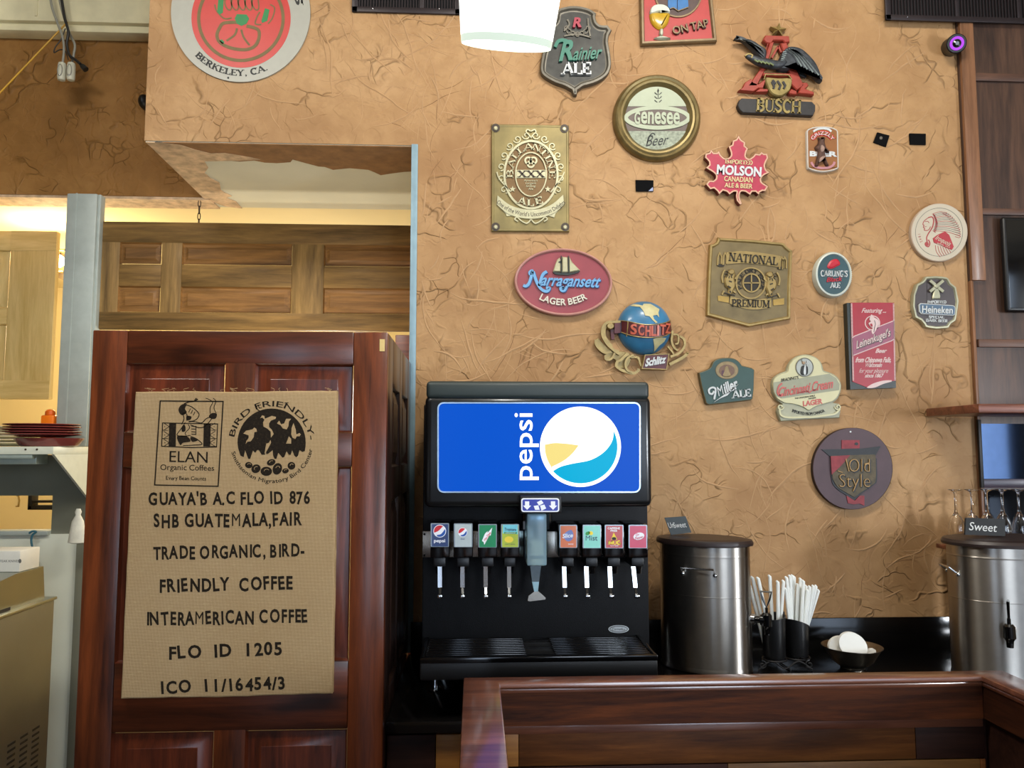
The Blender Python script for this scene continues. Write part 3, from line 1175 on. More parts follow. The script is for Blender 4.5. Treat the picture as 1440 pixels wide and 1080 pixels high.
# pass shelf with gusset and channel
M_SHELF = plain('white laminate shelf', '#cdd2c2', 0.45, var=0.04)
M_SHELFD = plain('galvanised shelf channel', '#aebcb4', 0.35, 0.5, var=0.06)
t = Thing('pass_shelf', 'white pass shelf with a triangular side bracket below the plates', 'shelf')
sxr = P(75, 633, 3.66).x
zs1 = P(40, 628, 3.66).z; zs0 = P(40, 639, 3.66).z
t.loc = Vector((sxr - .3, 3.85, zs0))
box(t, 'board', M_SHELF, -4.8, 3.66, zs0, sxr, 4.045, zs1, .002)
box(t, 'board', M_SHELF, -4.8, 4.04, zs0 + .002, sxr, 4.5, zs1)
bm, mi = t.use('bracket', M_SHELF)
zlow = P(113, 707, 3.98).z
for x in (sxr - .001,):
    pts = [(3.67, zs0), (4.04, zs0), (4.04, zlow)]
    A = [bm.verts.new((x, y, zz_)) for y, zz_ in pts]
    B = [bm.verts.new((x - .012, y, zz_)) for y, zz_ in pts]
    bm.faces.new(A).material_index = mi
    bm.faces.new(B[::-1]).material_index = mi
    for i in range(3):
        bm.faces.new((A[i], A[(i + 1) % 3], B[(i + 1) % 3], B[i])).material_index = mi
xc = P(51, 645, 3.70).x
box(t, 'channel', M_SHELFD, -4.8, 3.70, P(40, 653, 3.70).z, xc, 3.80, zs0, .003)
box(t, 'channel', M_SHELFD, -4.8, 3.665, P(40, 645, 3.665).z, xc, 3.70, zs0, .003)
for px in (36, 52, 82, 113):
    yq = 3.659 if px < 60 else None
    q = P(px, 632, 3.66)
    if yq:
        ball(t, 'screw#%d' % px, M_WIRE, (q.x, 3.66, q.z), .005, n=8)
t.done()

# plates
M_MAR = plain('maroon glaze', '#7d3a38', 0.25, var=0.1, coat=.4)
M_PLW = plain('cream glaze', '#e3ddc2', 0.25, var=0.05, coat=.4)


def plate_prof(r, h):
    return [(r * .02, .003), (r * .55, .003), (r * .62, .006), (r * .97, h), (r, h + .002), (r * .985, h + .005), (r * .62, .012), (r * .5, .008), (r * .02, .008)]


pc = P(68, 626, 3.83)
R0 = .5 * (P(112, 604, 3.83).x - P(10, 604, 3.83).x)
hgt = zs1
t = Thing('serving_bowl', 'deep maroon bowl at the bottom of the stack on the pass shelf', 'bowl', solo=True, loc=(pc.x + .02, 3.80, zs1))
rb = .5 * (P(119, 620, 3.84).x - P(30, 620, 3.84).x)
lathe(t, 'm', M_MAR, [(rb * .05, .001), (rb * .78, .001), (rb * .84, .006), (rb, .038), (rb * .97, .040), (rb * .8, .010), (rb * .05, .008)], (pc.x + .02, 3.80, zs1), 40)
t.done()
ords = ['lowest', 'second lowest', 'middle', 'second highest', 'topmost']
for i in range(5):
    zc = zs1 + .0415 + i * .0115
    t = Thing('dinner_plate', '%s maroon plate of the stack on the white pass shelf' % ords[i], 'plate', solo=True, loc=(pc.x - .012 + .006 * math.sin(i * 2.3), 3.79, zc), group='maroon plates on the pass shelf')
    lathe(t, 'm', M_MAR, plate_prof(R0 - .0015 * i, .013), t.loc, 40)
    t.done()
pc2 = P(14, 626, 4.24)
ordw = ['lowest', 'second', 'third', 'fourth', 'fifth', 'topmost']
for i in range(6):
    zc = zs1 + .001 + i * .0165
    nm = {'lowest': 'lowest', 'topmost': 'topmost'}.get(ordw[i], ordw[i] + ' from the bottom')
    t = Thing('dinner_plate', 'cream plate, %s, of the stack at the left photo edge' % nm, 'plate', solo=True, loc=(pc2.x - .05, 4.24, zc), group='cream plates on the pass shelf')
    lathe(t, 'm', M_PLW, plate_prof(.18, .018), t.loc, 40)
    t.done()
# orange squeeze bottle
t = Thing('spice_shaker', 'small orange shaker standing behind the maroon plates', 'bottle', loc=None)
oc = P(70, 596, 4.0)
M_OR = plain('orange plastic', '#f07a12', 0.35, var=0.06)
t.loc = Vector((oc.x, 4.0, zs1))
box(t, 'body', M_OR, oc.x - .032, 3.972, zs1 + .001, oc.x + .032, 4.03, P(70, 584, 4.0).z, .008)
lathe(t, 'cap', plain('dark orange cap', '#d8610c', .4), [(.022, 0), (.024, .004), (.022, .02), (.014, .028), (.004, .03)], (oc.x, 4.0, P(70, 584, 4.0).z), 16)
t.done()

# stainless prep cooler under the hatch: side panel, hood, vents
M_SS = plain('worn stainless side', '#8c9296', 0.36, 1.0, var=0.10, vscale=3)
M_SSL = plain('stainless hood', '#a9aca0', 0.30, 1.0, var=0.06, vscale=3)
t = Thing('prep_cooler', 'stainless prep cooler with a slanted hood at the left photo edge', 'cooler')
ctop = 1.045
yf = 3.52
cx1 = P(77, 843, yf).x
ctop = P(77, 843, yf).z
t.loc = Vector((cx1 - .4, 3.0, .10))
box(t, 'body', M_SS, cx1 - .9, 2.05, .10, cx1, yf, ctop, .006)
box(t, 'worktop', M_SSL, cx1 - .9, 2.05, ctop, cx1 + .006, yf + .01, ctop + .012, .003)
# vent slots, three columns
for c in range(3):
    for r in range(14):
        y = yf - .10 - c * .085
        z_ = .58 - r * .023
        box(t, 'vent#%d' % c, M_BLACKM, cx1 - .001, y - .026, z_, cx1 + .0012, y + .026, z_ + .009)
# hood: prism across the body
hz = ctop + .012
hx = P(52, 800, yf - .1).x
ya, yb_, yc = yf - .03, yf - .30, yf - 1.2
top = P(50, 797, yf - .06).z
pr = [(ya, hz), (ya - .02, top), (ya - .22, top), (yc, hz + .02), (yc, hz)]
bm, mi = t.use('hood', M_SSL)
A = [bm.verts.new((hx, y, z_)) for y, z_ in pr]; B = [bm.verts.new((hx - .75, y, z_)) for y, z_ in pr]
bm.faces.new(A).material_index = mi; bm.faces.new(B[::-1]).material_index = mi
for i in range(5):
    bm.faces.new((A[i], A[(i + 1) % 5], B[(i + 1) % 5], B[i])).material_index = mi
box(t, 'hood/seal', M_BLACKM, hx - .001, yc, hz, hx + .002, ya - .25, hz + .012)
for k, y in enumerate((2.1, 3.45)):
    lathe(t, 'caster#%d' % k, M_BLACKM, [(.01, -.02), (.05, -.018), (.05, .018), (.01, .02)], (cx1 - .05, y, .05), 18, axis='x')
t.done()
# white carton on the hood, blue strap
t = Thing('carton', 'white printed carton lying on the stainless hood', 'box', solo=True)
a = P(-30, 782, yf - .10); b = P(48, 797, yf - .10)
t.loc = Vector(((a.x + b.x) / 2, yf - .1, top))
box(t, 'm', plain('white carton', '#dad9cf', .6, var=.03), a.x, yf - .21, top + .001, P(49, 790, yf - .1).x, yf - .065, top + .085, .003)
d = Draw(t, 0, 0, 1, yf - .21)
d.text('m', plain('grey print', '#6c6c66', .6), 'STEAK KNIVES', 12, 789, 30, 3.2, 0, -.0002, .0006)
d.poly('m', MATS['grey print'], ell(28, 789, 2, 3, 12), -.0002, .0006)
t.done()
t = Thing('strap', 'blue hanging strap with a dark clip above the white carton', 'strap')
pts = [P(u / 6.75, 560 + v / 6.75 + 137, 3.9) for u, v in ((0, 0),)]
M_BLUE = plain('blue strap', '#2f6577', .6)
sp_ = [P(u, v, 3.99) for u, v in spline([(41, 750), (46, 747), (51, 748), (46, 752), (44, 760), (46, 772), (48, 784)], 4)]
t.loc = sp_[0]
tube(t, 'band', M_BLUE, sp_, .005, 6)
q = P(49.5, 788, 3.99)
tube(t, 'clip', M_BLACKM, [q + Vector((.012 * math.cos(a), 0, .022 * math.sin(a))) for a in [k * PI / 5 for k in range(10)]], .004, 6, closed=True)
ball(t, 'clip', M_BLACKM, P(48.5, 782, 3.99), .014, n=10)
t.done()
# items seen through the hatch
t = Thing('wall_rack', 'dark wall rack seen through the low hatch under the pass shelf', 'rack')
q0, q1 = P(39, 690, 5.6), P(76, 718, 5.6)
t.loc = Vector(((q0.x + q1.x) / 2, 5.7, q1.z))
for k, (ax, ay, bx, by) in enumerate(((39, 690, 45, 717), (39, 711, 80, 717), (44, 704, 80, 707))):
    boxpx(t, 'bar#%d' % k, M_BLACKM, ax, ay, bx, by, 5.6, 5.68, .003)
t.done()
t = Thing('door_pull', 'brass pull handle seen through the low hatch', 'handle', solo=True)
q = P(26, 704, 5.6)
t.loc = q
tube(t, 'm', plain('brass pull', '#9c7a3a', .3, .9), [P(24, 697, 5.62), P(26, 697, 5.58), P(27, 704, 5.58), P(26, 712, 5.58), P(23, 712, 5.62)], .006, 8)
t.done()
# plastic bag hanging by the door edge
t = Thing('plastic_bag', 'crumpled white plastic bag hanging between the shelf bracket and the red-brown door', 'bag', solo=True)
q = P(109, 745, 3.9)
t.loc = q
lathe(t, 'm', plain('white plastic bag', '#dcdccf', .45, var=.1, bmp=.8, bscale=40), [(.01, .10), (.016, .085), (.012, .07), (.028, .04), (.036, -.01), (.042, -.06), (.03, -.064)], q, 18, 1.0, .6)
t.done()

# cords and plug boxes hanging from the ceiling by the cream board
M_CORD = plain('grey cord jacket', '#8c8a7c', .5)
M_CORDB = plain('black cord jacket', '#171614', .5)
M_PLUG = plain('light grey connector body', '#c3c1ac', .45, var=.06)


def cable_run(name, label, mat, px, Y, r, extra=None, group=None):
    t = Thing(name, label, 'cord', loc=P(px[-1][0], px[-1][1], Y))
    tube(t, 'cable', mat, [P(u, v, Y) for u, v in spline(px, 5)], r, 8)
    if extra:
        extra(t)
    t.done()


def plugbody(cx, cy):
    def f(t):
        q = P(cx, cy, 3.86)
        pts = [q + Vector((0, 0, dz)) for dz in (.048, .044, .03, -.03, -.044, -.048)]
        tube(t, 'connector', M_PLUG, pts, [.006, .017, .020, .020, .017, .006], 14)
        tube(t, 'connector/loop', M_CORD, [q + Vector((.011 * math.cos(a), -.019, .030 * math.sin(a))) for a in [k * PI / 8 for k in range(16)]], .0025, 6, closed=True)
        ball(t, 'connector/pin', M_CHROME, q + Vector((0, -.018, -.026)), .005, n=8)
    return f


cable_run('power_cable', 'grey cord ending in the left of two light grey connectors', M_CORD, [(66, -40), (72, 5), (80, 30), (88, 52), (90, 70), (88, 90)], 3.86, .006, plugbody(87, 101))
cable_run('power_cable', 'grey cord ending in the right of two light grey connectors', M_CORD, [(76, -40), (86, 10), (97, 45), (105, 62), (104, 75), (101, 90)], 3.88, .006, plugbody(100, 101))


def plug_end(t):
    q0, q1 = P(113, 90, 3.85), P(121, 98, 3.85)
    tube(t, 'plug', M_CORDB, [q0, q0.lerp(q1, .4), q1], [.006, .013, .015], 10)


cable_run('power_cable', 'black cord with a black plug end beside the light grey connectors', M_CORDB, [(81, -40), (90, 20), (96, 44), (94, 62), (98, 78), (106, 84), (113, 90)], 3.84, .007, plug_end)
cable_run('power_cable', 'thin dark cord looped behind the light grey connectors', M_CORDB, [(92, 40), (86, 55), (78, 66), (76, 74), (84, 70), (92, 72), (96, 84)], 3.87, .0028)
t = Thing('pull_string', 'thin yellow cord stretched diagonally to the upper left photo edge', 'cord', solo=True, loc=P(95, 31, 3.9))
tube(t, 'm', plain('yellow cord', '#c9981c', .5), [P(95, 31, 3.9), P(48, 80, 3.9), P(-60, 193, 3.9)], .0042, 6)
t.done()
t = Thing('wall_speaker', 'small black fixture on the recessed wall, half hidden by the header edge', 'fixture', solo=True, loc=P(203, 143, 3.98))
q = P(204, 144, 3.98)
ball(t, 'm', M_BLACK, q, .030, .05, .038, 14)
tube(t, 'm', M_BLACK, [q, q + Vector((0, .075, 0))], .012, 8)
t.done()
# ------------------------------------------------------------------ burlap sack on the door
def burlap():
    m, nt, b = newmat('burlap')
    v = coords(nt)
    ws = []
    for d in ('X', 'Z'):
        wv = nt.nodes.new('ShaderNodeTexWave'); wv.wave_type = 'BANDS'; wv.bands_direction = d
        wv.inputs['Scale'].default_value = 120.0; wv.inputs['Distortion'].default_value = 1.6; wv.inputs['Detail'].default_value = 2; wv.inputs['Detail Scale'].default_value = 0.6
        nt.links.new(v, wv.inputs['Vector'])
        ws.append(wv.outputs['Fac'])
    h = math_n(nt, 'ADD', ws[0], ws[1])
    n1 = noise(nt, v, 3.0, 4, .6)
    col = ramp(nt, n1, [(.3, lin('#cbab80')), (.7, lin('#dbbf96'))])
    col = mix(nt, math_n(nt, 'MULTIPLY', smooth01(nt, h, .3, 1.4), .55), tuple(x * .68 for x in lin('#b29468')[:3]) + (1,), col)
    f2 = noise(nt, coords(nt, (60, 60, 400)), 1.0, 3)
    col = mix(nt, math_n(nt, 'MULTIPLY', smooth01(nt, f2, .56, .7), .35), col, lin('#c9b283'))
    nt.links.new(col, b.inputs['Base Color'])
    b.inputs['Roughness'].default_value = .95
    b.inputs['Specular IOR Level'].default_value = .1
    bump(nt, h, .5, .0012, b)
    return m


M_BURLAP = burlap()


def inkmat():
    m, nt, b = newmat('stencil ink')
    v = coords(nt)
    n = noise(nt, v, 160, 3, .7)
    col = ramp(nt, n, [(.30, lin('#1b1713')), (.62, lin('#2a231b')), (.78, lin('#6b5838'))])
    nt.links.new(col, b.inputs['Base Color'])
    b.inputs['Roughness'].default_value = .95
    b.inputs['Specular IOR Level'].default_value = .1
    return m


M_INK = inkmat()
t = Thing('burlap_sack', 'tan burlap coffee sack with black stencilled lines on the red-brown door', 'sack', loc=P(320, 766, DY - .015))
d = Draw(t, 0, 0, 1, DY)
cor = [(190, 551), (262, 550), (332, 551), (405, 549.5), (474, 549.5), (473, 640), (471, 760), (469, 870), (467.5, 976), (400, 978), (320, 981), (240, 981.5), (169.5, 983.5), (174, 870), (179, 760), (185, 640)]
cor = [tuple(a + (b - a) * k / 6 for a, b in zip(p, q)) for p, q in zip(cor, cor[1:] + cor[:1]) for k in range(6)]
cor = [(u + random.uniform(-.35, .35), v + random.uniform(-.35, .35)) for u, v in cor]
d.loft('cloth', M_BURLAP, cor, [(0, .0008), (0, .022), (1.0, .026), (2.5, .027)])
for k in range(26):
    u = random.uniform(195, 470); v = 550.5
    if k > 18:
        v = random.uniform(560, 960); u = 473 - (v - 550) * .015 if k % 2 else 189.5 - (v - 550) * .046
    pts = [P(u + random.uniform(-3, 3) * i, v - (1.6 * i if k <= 18 else random.uniform(-1, 1)) + random.uniform(-.5, .5), DY - .022) for i in range(4)]
    if k <= 18:
        tube(t, 'cloth', M_BURLAP, pts, .0006, 4)
DB, DT = .0268, .0276
ink = lambda pts, w, dr=d, **k: dr.stroke('figure_emblem', M_INK, pts, w, DB, DT, **k)
for s, x0, x1, yc, rot, h in (("GUAYA'B A.C FLO ID 876", 209, 436, 700.5, -.6, 17), ('SHB GUATEMALA,FAIR', 217, 424, 731, -.8, 18), ('TRADE ORGANIC, BIRD-', 215, 428, 775.5, -1.2, 17.5),
                              ('FRIENDLY  COFFEE', 224, 412, 821.5, -1.4, 18), ('INTERAMERICAN COFFEE', 205, 433, 868, -1.2, 18), ('FLO  ID  1205', 236, 397, 914.5, -2.2, 17.5), ('ICO  11/16454/3', 226, 402, 963.5, -2.4, 17)):
    d.text('lettering#' + s[:4], M_INK, s, (x0 + x1) / 2, yc, x1 - x0, h, rot, DB, DT, weight=.030, jitter=.05, track=.13)
V = Draw(t, 190, 550, 7.714, DY)
vi = lambda pts, w=9, **k: ink(pts, w, V, **k)
vp = lambda pts: V.poly('figure_emblem', M_INK, pts, DB, DT)
vi([(272, 106), (955, 112), (900, 1032), (212, 1018)], 13, closed=True)
vi([(298, 345), (895, 356), (884, 606), (600, 612), (288, 597)], 10, closed=True)
# woven bands with circles
for xs_, fl in ((370, 1), (745, -1)):
    vp([(xs_, 350), (xs_ + 75, 352), (xs_ + 70, 602), (xs_ - 6, 600)])
for yy in (385, 475, 560):
    for x0, sg in ((330, 1), (848, -1)):
        vi([(x0 - 20 * sg, yy - 40), (x0 + 40 * sg, yy), (x0 - 20 * sg, yy + 40)], 6)
        vi([(x0 - 34 * sg, yy + 38), (x0 + 30 * sg, yy + 40)], 6)
        vp(ell(x0 - 8 * sg, yy, 6, 5, 8))
# kneeling figure with raised cup: outline strokes
vi(spline([(505, 360), (530, 300), (520, 240), (560, 250), (560, 320)], 5), 9)
vp(spline([(470, 200), (500, 150), (560, 140), (540, 190), (560, 230), (520, 260), (490, 250)], 4, True))
vi(spline([(530, 140), (580, 118), (640, 110), (680, 85)], 5), 12)
vi([(640, 110), (660, 78), (676, 96)], 8)
vi(spline([(560, 150), (620, 175), (690, 240), (680, 290), (640, 320), (580, 330)], 5), 9)
for a in ((600, 190, 580, 230), (625, 205, 605, 245), (650, 222, 632, 262)):
    vi([(a[0], a[1]), (a[2], a[3])], 7)
vp(spline([(560, 270), (610, 275), (600, 310), (560, 315)], 4, True))
vi(spline([(580, 335), (640, 330), (720, 345), (770, 300), (820, 280)], 6), 9)
vi(spline([(600, 365), (690, 395), (760, 380), (830, 300)], 6), 9)
vp(spline([(800, 275), (830, 240), (885, 245), (875, 295), (830, 300)], 4, True))
vi(spline([(815, 245), (815, 180), (840, 120), (800, 90), (765, 75)], 6), 7)
vi(spline([(880, 240), (855, 180), (875, 110), (845, 75)], 6), 7)
vi(spline([(545, 340), (490, 420), (455, 475), (520, 490), (600, 480)], 6), 8)
vp(spline([(505, 390), (540, 370), (545, 430), (510, 440)], 4, True))
vi(spline([(575, 360), (590, 400), (545, 450), (555, 480)], 5), 7)
for yy in (380, 410, 440, 465):
    vi([(610, yy), (655, yy + 4)], 8)
vi([(660, 375), (660, 470), (615, 468)], 7)
vp(spline([(455, 490), (560, 490), (600, 545), (520, 560), (490, 585)], 4, True))
vi(spline([(600, 490), (670, 520), (725, 575), (640, 585), (520, 590)], 6), 9)
vp(spline([(600, 500), (680, 530), (620, 550)], 4, True))
V.text('lettering#e', M_INK, 'ELAN', 580, 712, 440, 122, 1.5, DB, DT, weight=.0)
V.text('lettering#o', M_INK, 'Organic Coffees', 565, 828, 590, 62, 1.0, DB, DT, weight=.0, jitter=.03)
V.text('lettering#v', M_INK, 'Every Bean Counts', 552, 945, 440, 42, 1.0, DB, DT, weight=.0, jitter=.04)
W_ = Draw(t, 320, 550, 7.714, DY)
# round bird emblem: dome with drips, light birds on it, beans under it
dome = ell(478, 560, 370, 372, 26, 0, 180, 360) + [(846, 600), (838, 650), (810, 660), (780, 640), (765, 700), (745, 718), (725, 700), (700, 640), (685, 690), (665, 690), (640, 650), (615, 715), (595, 722), (570, 690), (550, 670), (530, 735), (510, 735), (495, 700), (490, 640), (440, 680), (420, 685), (415, 640), (405, 690), (370, 690), (340, 640), (320, 640), (300, 670), (275, 645), (245, 735), (225, 735), (205, 680), (190, 640), (175, 715), (140, 700), (115, 620)]
W_.poly('bird_emblem', M_INK, dome, DB, DT)
M_BIRD = M_BURLAP
for b_ in ([(172, 460), (200, 430), (270, 415), (290, 395), (312, 410), (318, 440), (290, 445), (283, 500), (250, 545), (215, 550), (195, 575), (205, 540), (228, 510), (228, 480)],
           [(355, 295), (375, 262), (398, 270), (405, 300), (440, 285), (480, 268), (525, 280), (520, 300), (470, 320), (450, 350), (450, 390), (480, 420), (500, 465), (470, 505), (468, 440), (430, 405), (390, 385), (385, 340), (400, 310), (375, 285)],
           [(535, 350), (560, 320), (580, 360), (615, 350), (635, 300), (690, 300), (665, 330), (660, 380), (640, 415), (600, 405), (575, 370)],
           [(715, 345), (740, 420), (745, 470), (780, 455), (795, 470), (780, 490), (750, 490), (735, 520), (705, 505), (690, 470), (695, 400)],
           [(635, 570), (665, 490), (690, 520), (690, 570)], [(400, 680), (420, 570), (450, 560), (465, 530), (472, 560), (440, 620), (418, 660)]):
    W_.poly('bird_emblem', M_BIRD, b_, DT - .0002, DT + .0006)
for cx_, cy_, rx_, ry_, rr in ((230, 803, 40, 34, 10), (308, 842, 52, 46, -30), (420, 870, 62, 50, 0), (540, 843, 50, 64, 20), (628, 865, 36, 27, -10), (693, 810, 42, 42, 0), (473, 773, 48, 34, -20)):
    W_.poly('bird_emblem', M_INK, ell(cx_, cy_, rx_, ry_, 20, rr), DB, DT)
    W_.stroke('bird_emblem', M_BIRD, ell(cx_ + 4, cy_ - 2, rx_ * .45, ry_ * .45, 8, rr, 180, 330), 5, DT - .0002, DT + .0005)
W_.arc_text('lettering#b', M_INK, "BIRD FRIENDLY-", 478, 560, 440, 425, 188, 356, 62, True, DB, DT, weight=.006)
W_.stroke('bird_emblem', M_INK, [(300, 160), (330, 205), (350, 215)], 9, DB, DT)
W_.stroke('bird_emblem', M_INK, [(330, 145), (345, 185), (370, 180)], 9, DB, DT)
W_.stroke('bird_emblem', M_INK, [(618, 128), (660, 125)], 8, DB, DT)
W_.arc_text('lettering#s', M_INK, "Smithsonian Migratory Bird Center", 478, 570, 425, 405, 168, 8, 44, False, DB, DT, weight=.004)
t.done()

# ------------------------------------------------------------------ counter along the wall
M_GRAN = plain('black polished counter', '#0b0a0a', 0.16, var=.5, vscale=120, coat=.25)
yc_f = PZ(590, 1015, CZ).y
t = Thing('countertop', 'black polished counter carrying the soda machine and tea urns, with a backsplash', 'countertop')
cxl = sx + .002
t.loc = Vector((1.0, 2.85, CZ - .04))
box(t, 'slab', M_GRAN, cxl, yc_f, CZ - .035, 4.4, WY - .016, CZ, .004)
box(t, 'backsplash', M_GRAN, cxl + .01, WY - .022, CZ - .001, 4.4, WY - .014, P(1240, 868, WY - .02).z, .003)
t.done()
M_PL1 = wood('mid brown cladding', '#3a1c0a', '#74441c', 'x', 1.0, .6, .0, knots=.5, spec=.2)
M_PL2 = wood('dark brown cladding', '#22110b', '#3e241a', 'x', 1.0, .6, .0, knots=.5, spec=.2)
M_PL3 = wood('honey cladding', '#7a4a18', '#a8702c', 'x', 1.0, .55, .05)
M_PL4 = wood('olive brown cladding', '#4a3016', '#7a5428', 'x', 1.0, .55, .05)
t = Thing('base_cabinet', 'dark base cabinet with one honey coloured board under the black counter', 'cabinet')
t.loc = Vector((1.0, 2.9, 0.01))
yb0 = yc_f + .03
box(t, 'body', M_PL2, cxl, yb0 + .018, .01, 4.4, WY - .016, CZ - .036)
rows_ = [CZ - .05 - .16 * k for k in range(6)]
for k, zt in enumerate(rows_[:-1]):
    cuts = [P(p, 1050, yb0).x for p in ([612.5, 655, 900, 1200] if k % 2 == 0 else [580, 700, 1000, 1300])]
    xsn = [cxl] + cuts + [4.4]
    for j, (a, b) in enumerate(zip(xsn, xsn[1:])):
        box(t, 'cladding', (M_PL2, M_PL3, M_PL1, M_PL2, M_PL4)[(j + 2 * (k % 2)) % 5], a + .001, yb0, zt - .156, b - .001, yb0 + .018, zt, .002)
t.done()

# ------------------------------------------------------------------ soda machine
M_HOOD = plain('hood cap plastic', '#27302e', 0.45, var=.08, vscale=8)
M_HOODB = plain('hood black plastic', '#101112', 0.30, var=.1, coat=.3)
M_FACE = plain('black textured fascia', '#07080b', 0.6, var=.5, vscale=120, bmp=.3, bscale=300, spec=.3)
M_BLUE_L = emit('backlit blue', '#0e58d2', 0.86)
M_WHT_L = emit('backlit white', '#ffffff', 1.7)
M_YEL_L = emit('backlit pale yellow', '#ffe88c', .85)
M_CYA_L = emit('backlit cyan', '#06b6e4', .85)
M_RIM = plain('screen rim', '#9fb4c8', .25, .6)
HY, FY, TYY = 2.56, 2.74, 2.47
t = Thing('soda_machine', 'black soda fountain with a backlit blue globe display and eight taps', 'drink dispenser')
t.loc = Vector((P(757, 900, 2.75).x, 2.85, CZ))
d = Draw(t, 580, 520, 4.0, HY)
# hood
hx0, hx1 = P(597, 640, HY).x, P(917, 640, HY).x
zt_ = P(757, 556, HY).z; zl_ = P(757, 713.5, HY).z
box(t, 'hood', M_HOODB, hx0, HY, zl_, hx1, FY + .02, zt_, .022, 4)
box(t, 'hood/cap', M_HOOD, P(599.5, 546, HY).x, HY - .004, zt_ - .012, P(913, 546, HY).x, WY - .06, P(757, 536, HY - .004).z, .014, 3)
# display
scr = rrect(140, 182, 1284, 692, 36)
d.loft('display', M_BLUE_L, scr, [(0, -.006), (0, .003), (4, .006)])
d.ring('display', M_RIM, scr, 8, .002, .0085)
d.poly('display', M_WHT_L, ell(945, 433, 228, 226, 64), .0055, .0068)
# inside the globe: pale yellow lower left, cyan sweep lower right
d.poly('display', M_YEL_L, spline([(752, 420), (800, 412), (870, 416), (935, 425)], 5) + spline([(935, 425), (900, 470), (850, 512), (775, 550)], 5)[1:] + ell(945, 433, 200, 198, 10, 0, 143, 184)[::1], .0066, .0075)
sweep = spline([(1133, 345), (1122, 405), (1075, 465), (1000, 508), (900, 528), (835, 545), (793, 568)], 5)
back = ell(945, 433, 208, 206, 26, 0, 137, -22)
d.poly('display', M_CYA_L, sweep + back, .0066, .0075)
# sideways word
d.text('display', M_WHT_L, 'pepsi', 620, 432, 396, 108, -90, .0055, .0068, weight=.006)
# ice sign
M_NAVY = plain('navy sign', '#1f2f9c', .3, var=.05, coat=.4)
M_WHT = plain('white print', '#e8ebf2', .45, var=.03)
boxpx(t, 'ice_sign', M_BLACK, 731, 697, 790, 722, HY - .035, FY, .006)
di = Draw(t, 580, 520, 4.0, HY - .035)
di.poly('ice_sign', M_WHT, rrect(612, 722, 826, 800, 14), -.001, .002)
di.poly('ice_sign', M_NAVY, rrect(619, 729, 819, 793, 10), .001, .0026)
for ax in (645, 791):
    di.poly('ice_sign', M_WHT, [(ax - 12, 740), (ax + 12, 740), (ax + 12, 764), (ax + 23, 764), (ax, 788), (ax - 23, 764), (ax - 12, 764)], .0024, .0034)
for q_ in ([(700, 745), (725, 733), (738, 750), (712, 764)], [(682, 766), (708, 762), (716, 788), (690, 788)], [(718, 764), (742, 758), (752, 780), (726, 793)]):
    di.poly('ice_sign', M_WHT, q_, .0024, .0034)
# cabinet and fascia
fx0, fx1 = P(594, 800, FY).x, P(912, 800, FY).x
ztray = P(757, 923, TYY).z
zbot = P(700, 956, TYY).z
box(t, 'fascia', M_FACE, fx0, FY, zbot, fx1, WY - .06, zt_ - .02, .006)
boxpx(t, 'fascia', M_STEEL, 594, 746.5, 736, 783.5, FY - .012, FY + .004, .002)
boxpx(t, 'fascia', M_STEEL, 769, 746.5, 910, 783.5, FY - .012, FY + .004, .002)
for px, py in ((597, 751), (597, 781)):
    ball(t, 'fascia', M_BLACKM, P(px, py, FY - .013), .004, n=8)
# taps
M_SIDE = plain('label holder edge', '#8f99a0', .25, .5, var=.05)
VY = 2.585
cols_ = {}


def lab(k, hexc):
    return plain('tap label %d' % k, hexc, .30, var=.05, coat=.4)


M_RED = plain('print red', '#c8202c', .4, var=.05)
M_PBL = plain('print blue', '#1a4fa0', .4, var=.05)
M_GRN = plain('print green', '#2f8a3c', .4, var=.05)
M_YLW = plain('print yellow', '#e8cf3a', .4, var=.05)
M_DBL = plain('print dark blue', '#14304f', .4, var=.05)
M_BLK = plain('print black', '#15140f', .5, var=.05)
taps = [(605.7, 735.8, 630.8, 769, '#1d3566'), (638.3, 736, 663.8, 769.5, '#aab7ba'), (672.6, 737, 698, 770, '#0c7f50'), (704.6, 737, 729.2, 770, '#a9bb3a'),
        (786.8, 738, 811, 770.5, '#c8642a'), (819.5, 738, 844.5, 771, '#79c8b8'), (850.5, 738, 876, 771, '#a9251f'), (884, 738, 909.5, 771, '#b81f47')]
S_ = Draw(t, 590, 725, 8.0, VY)
T_ = Draw(t, 750, 725, 8.0, VY)
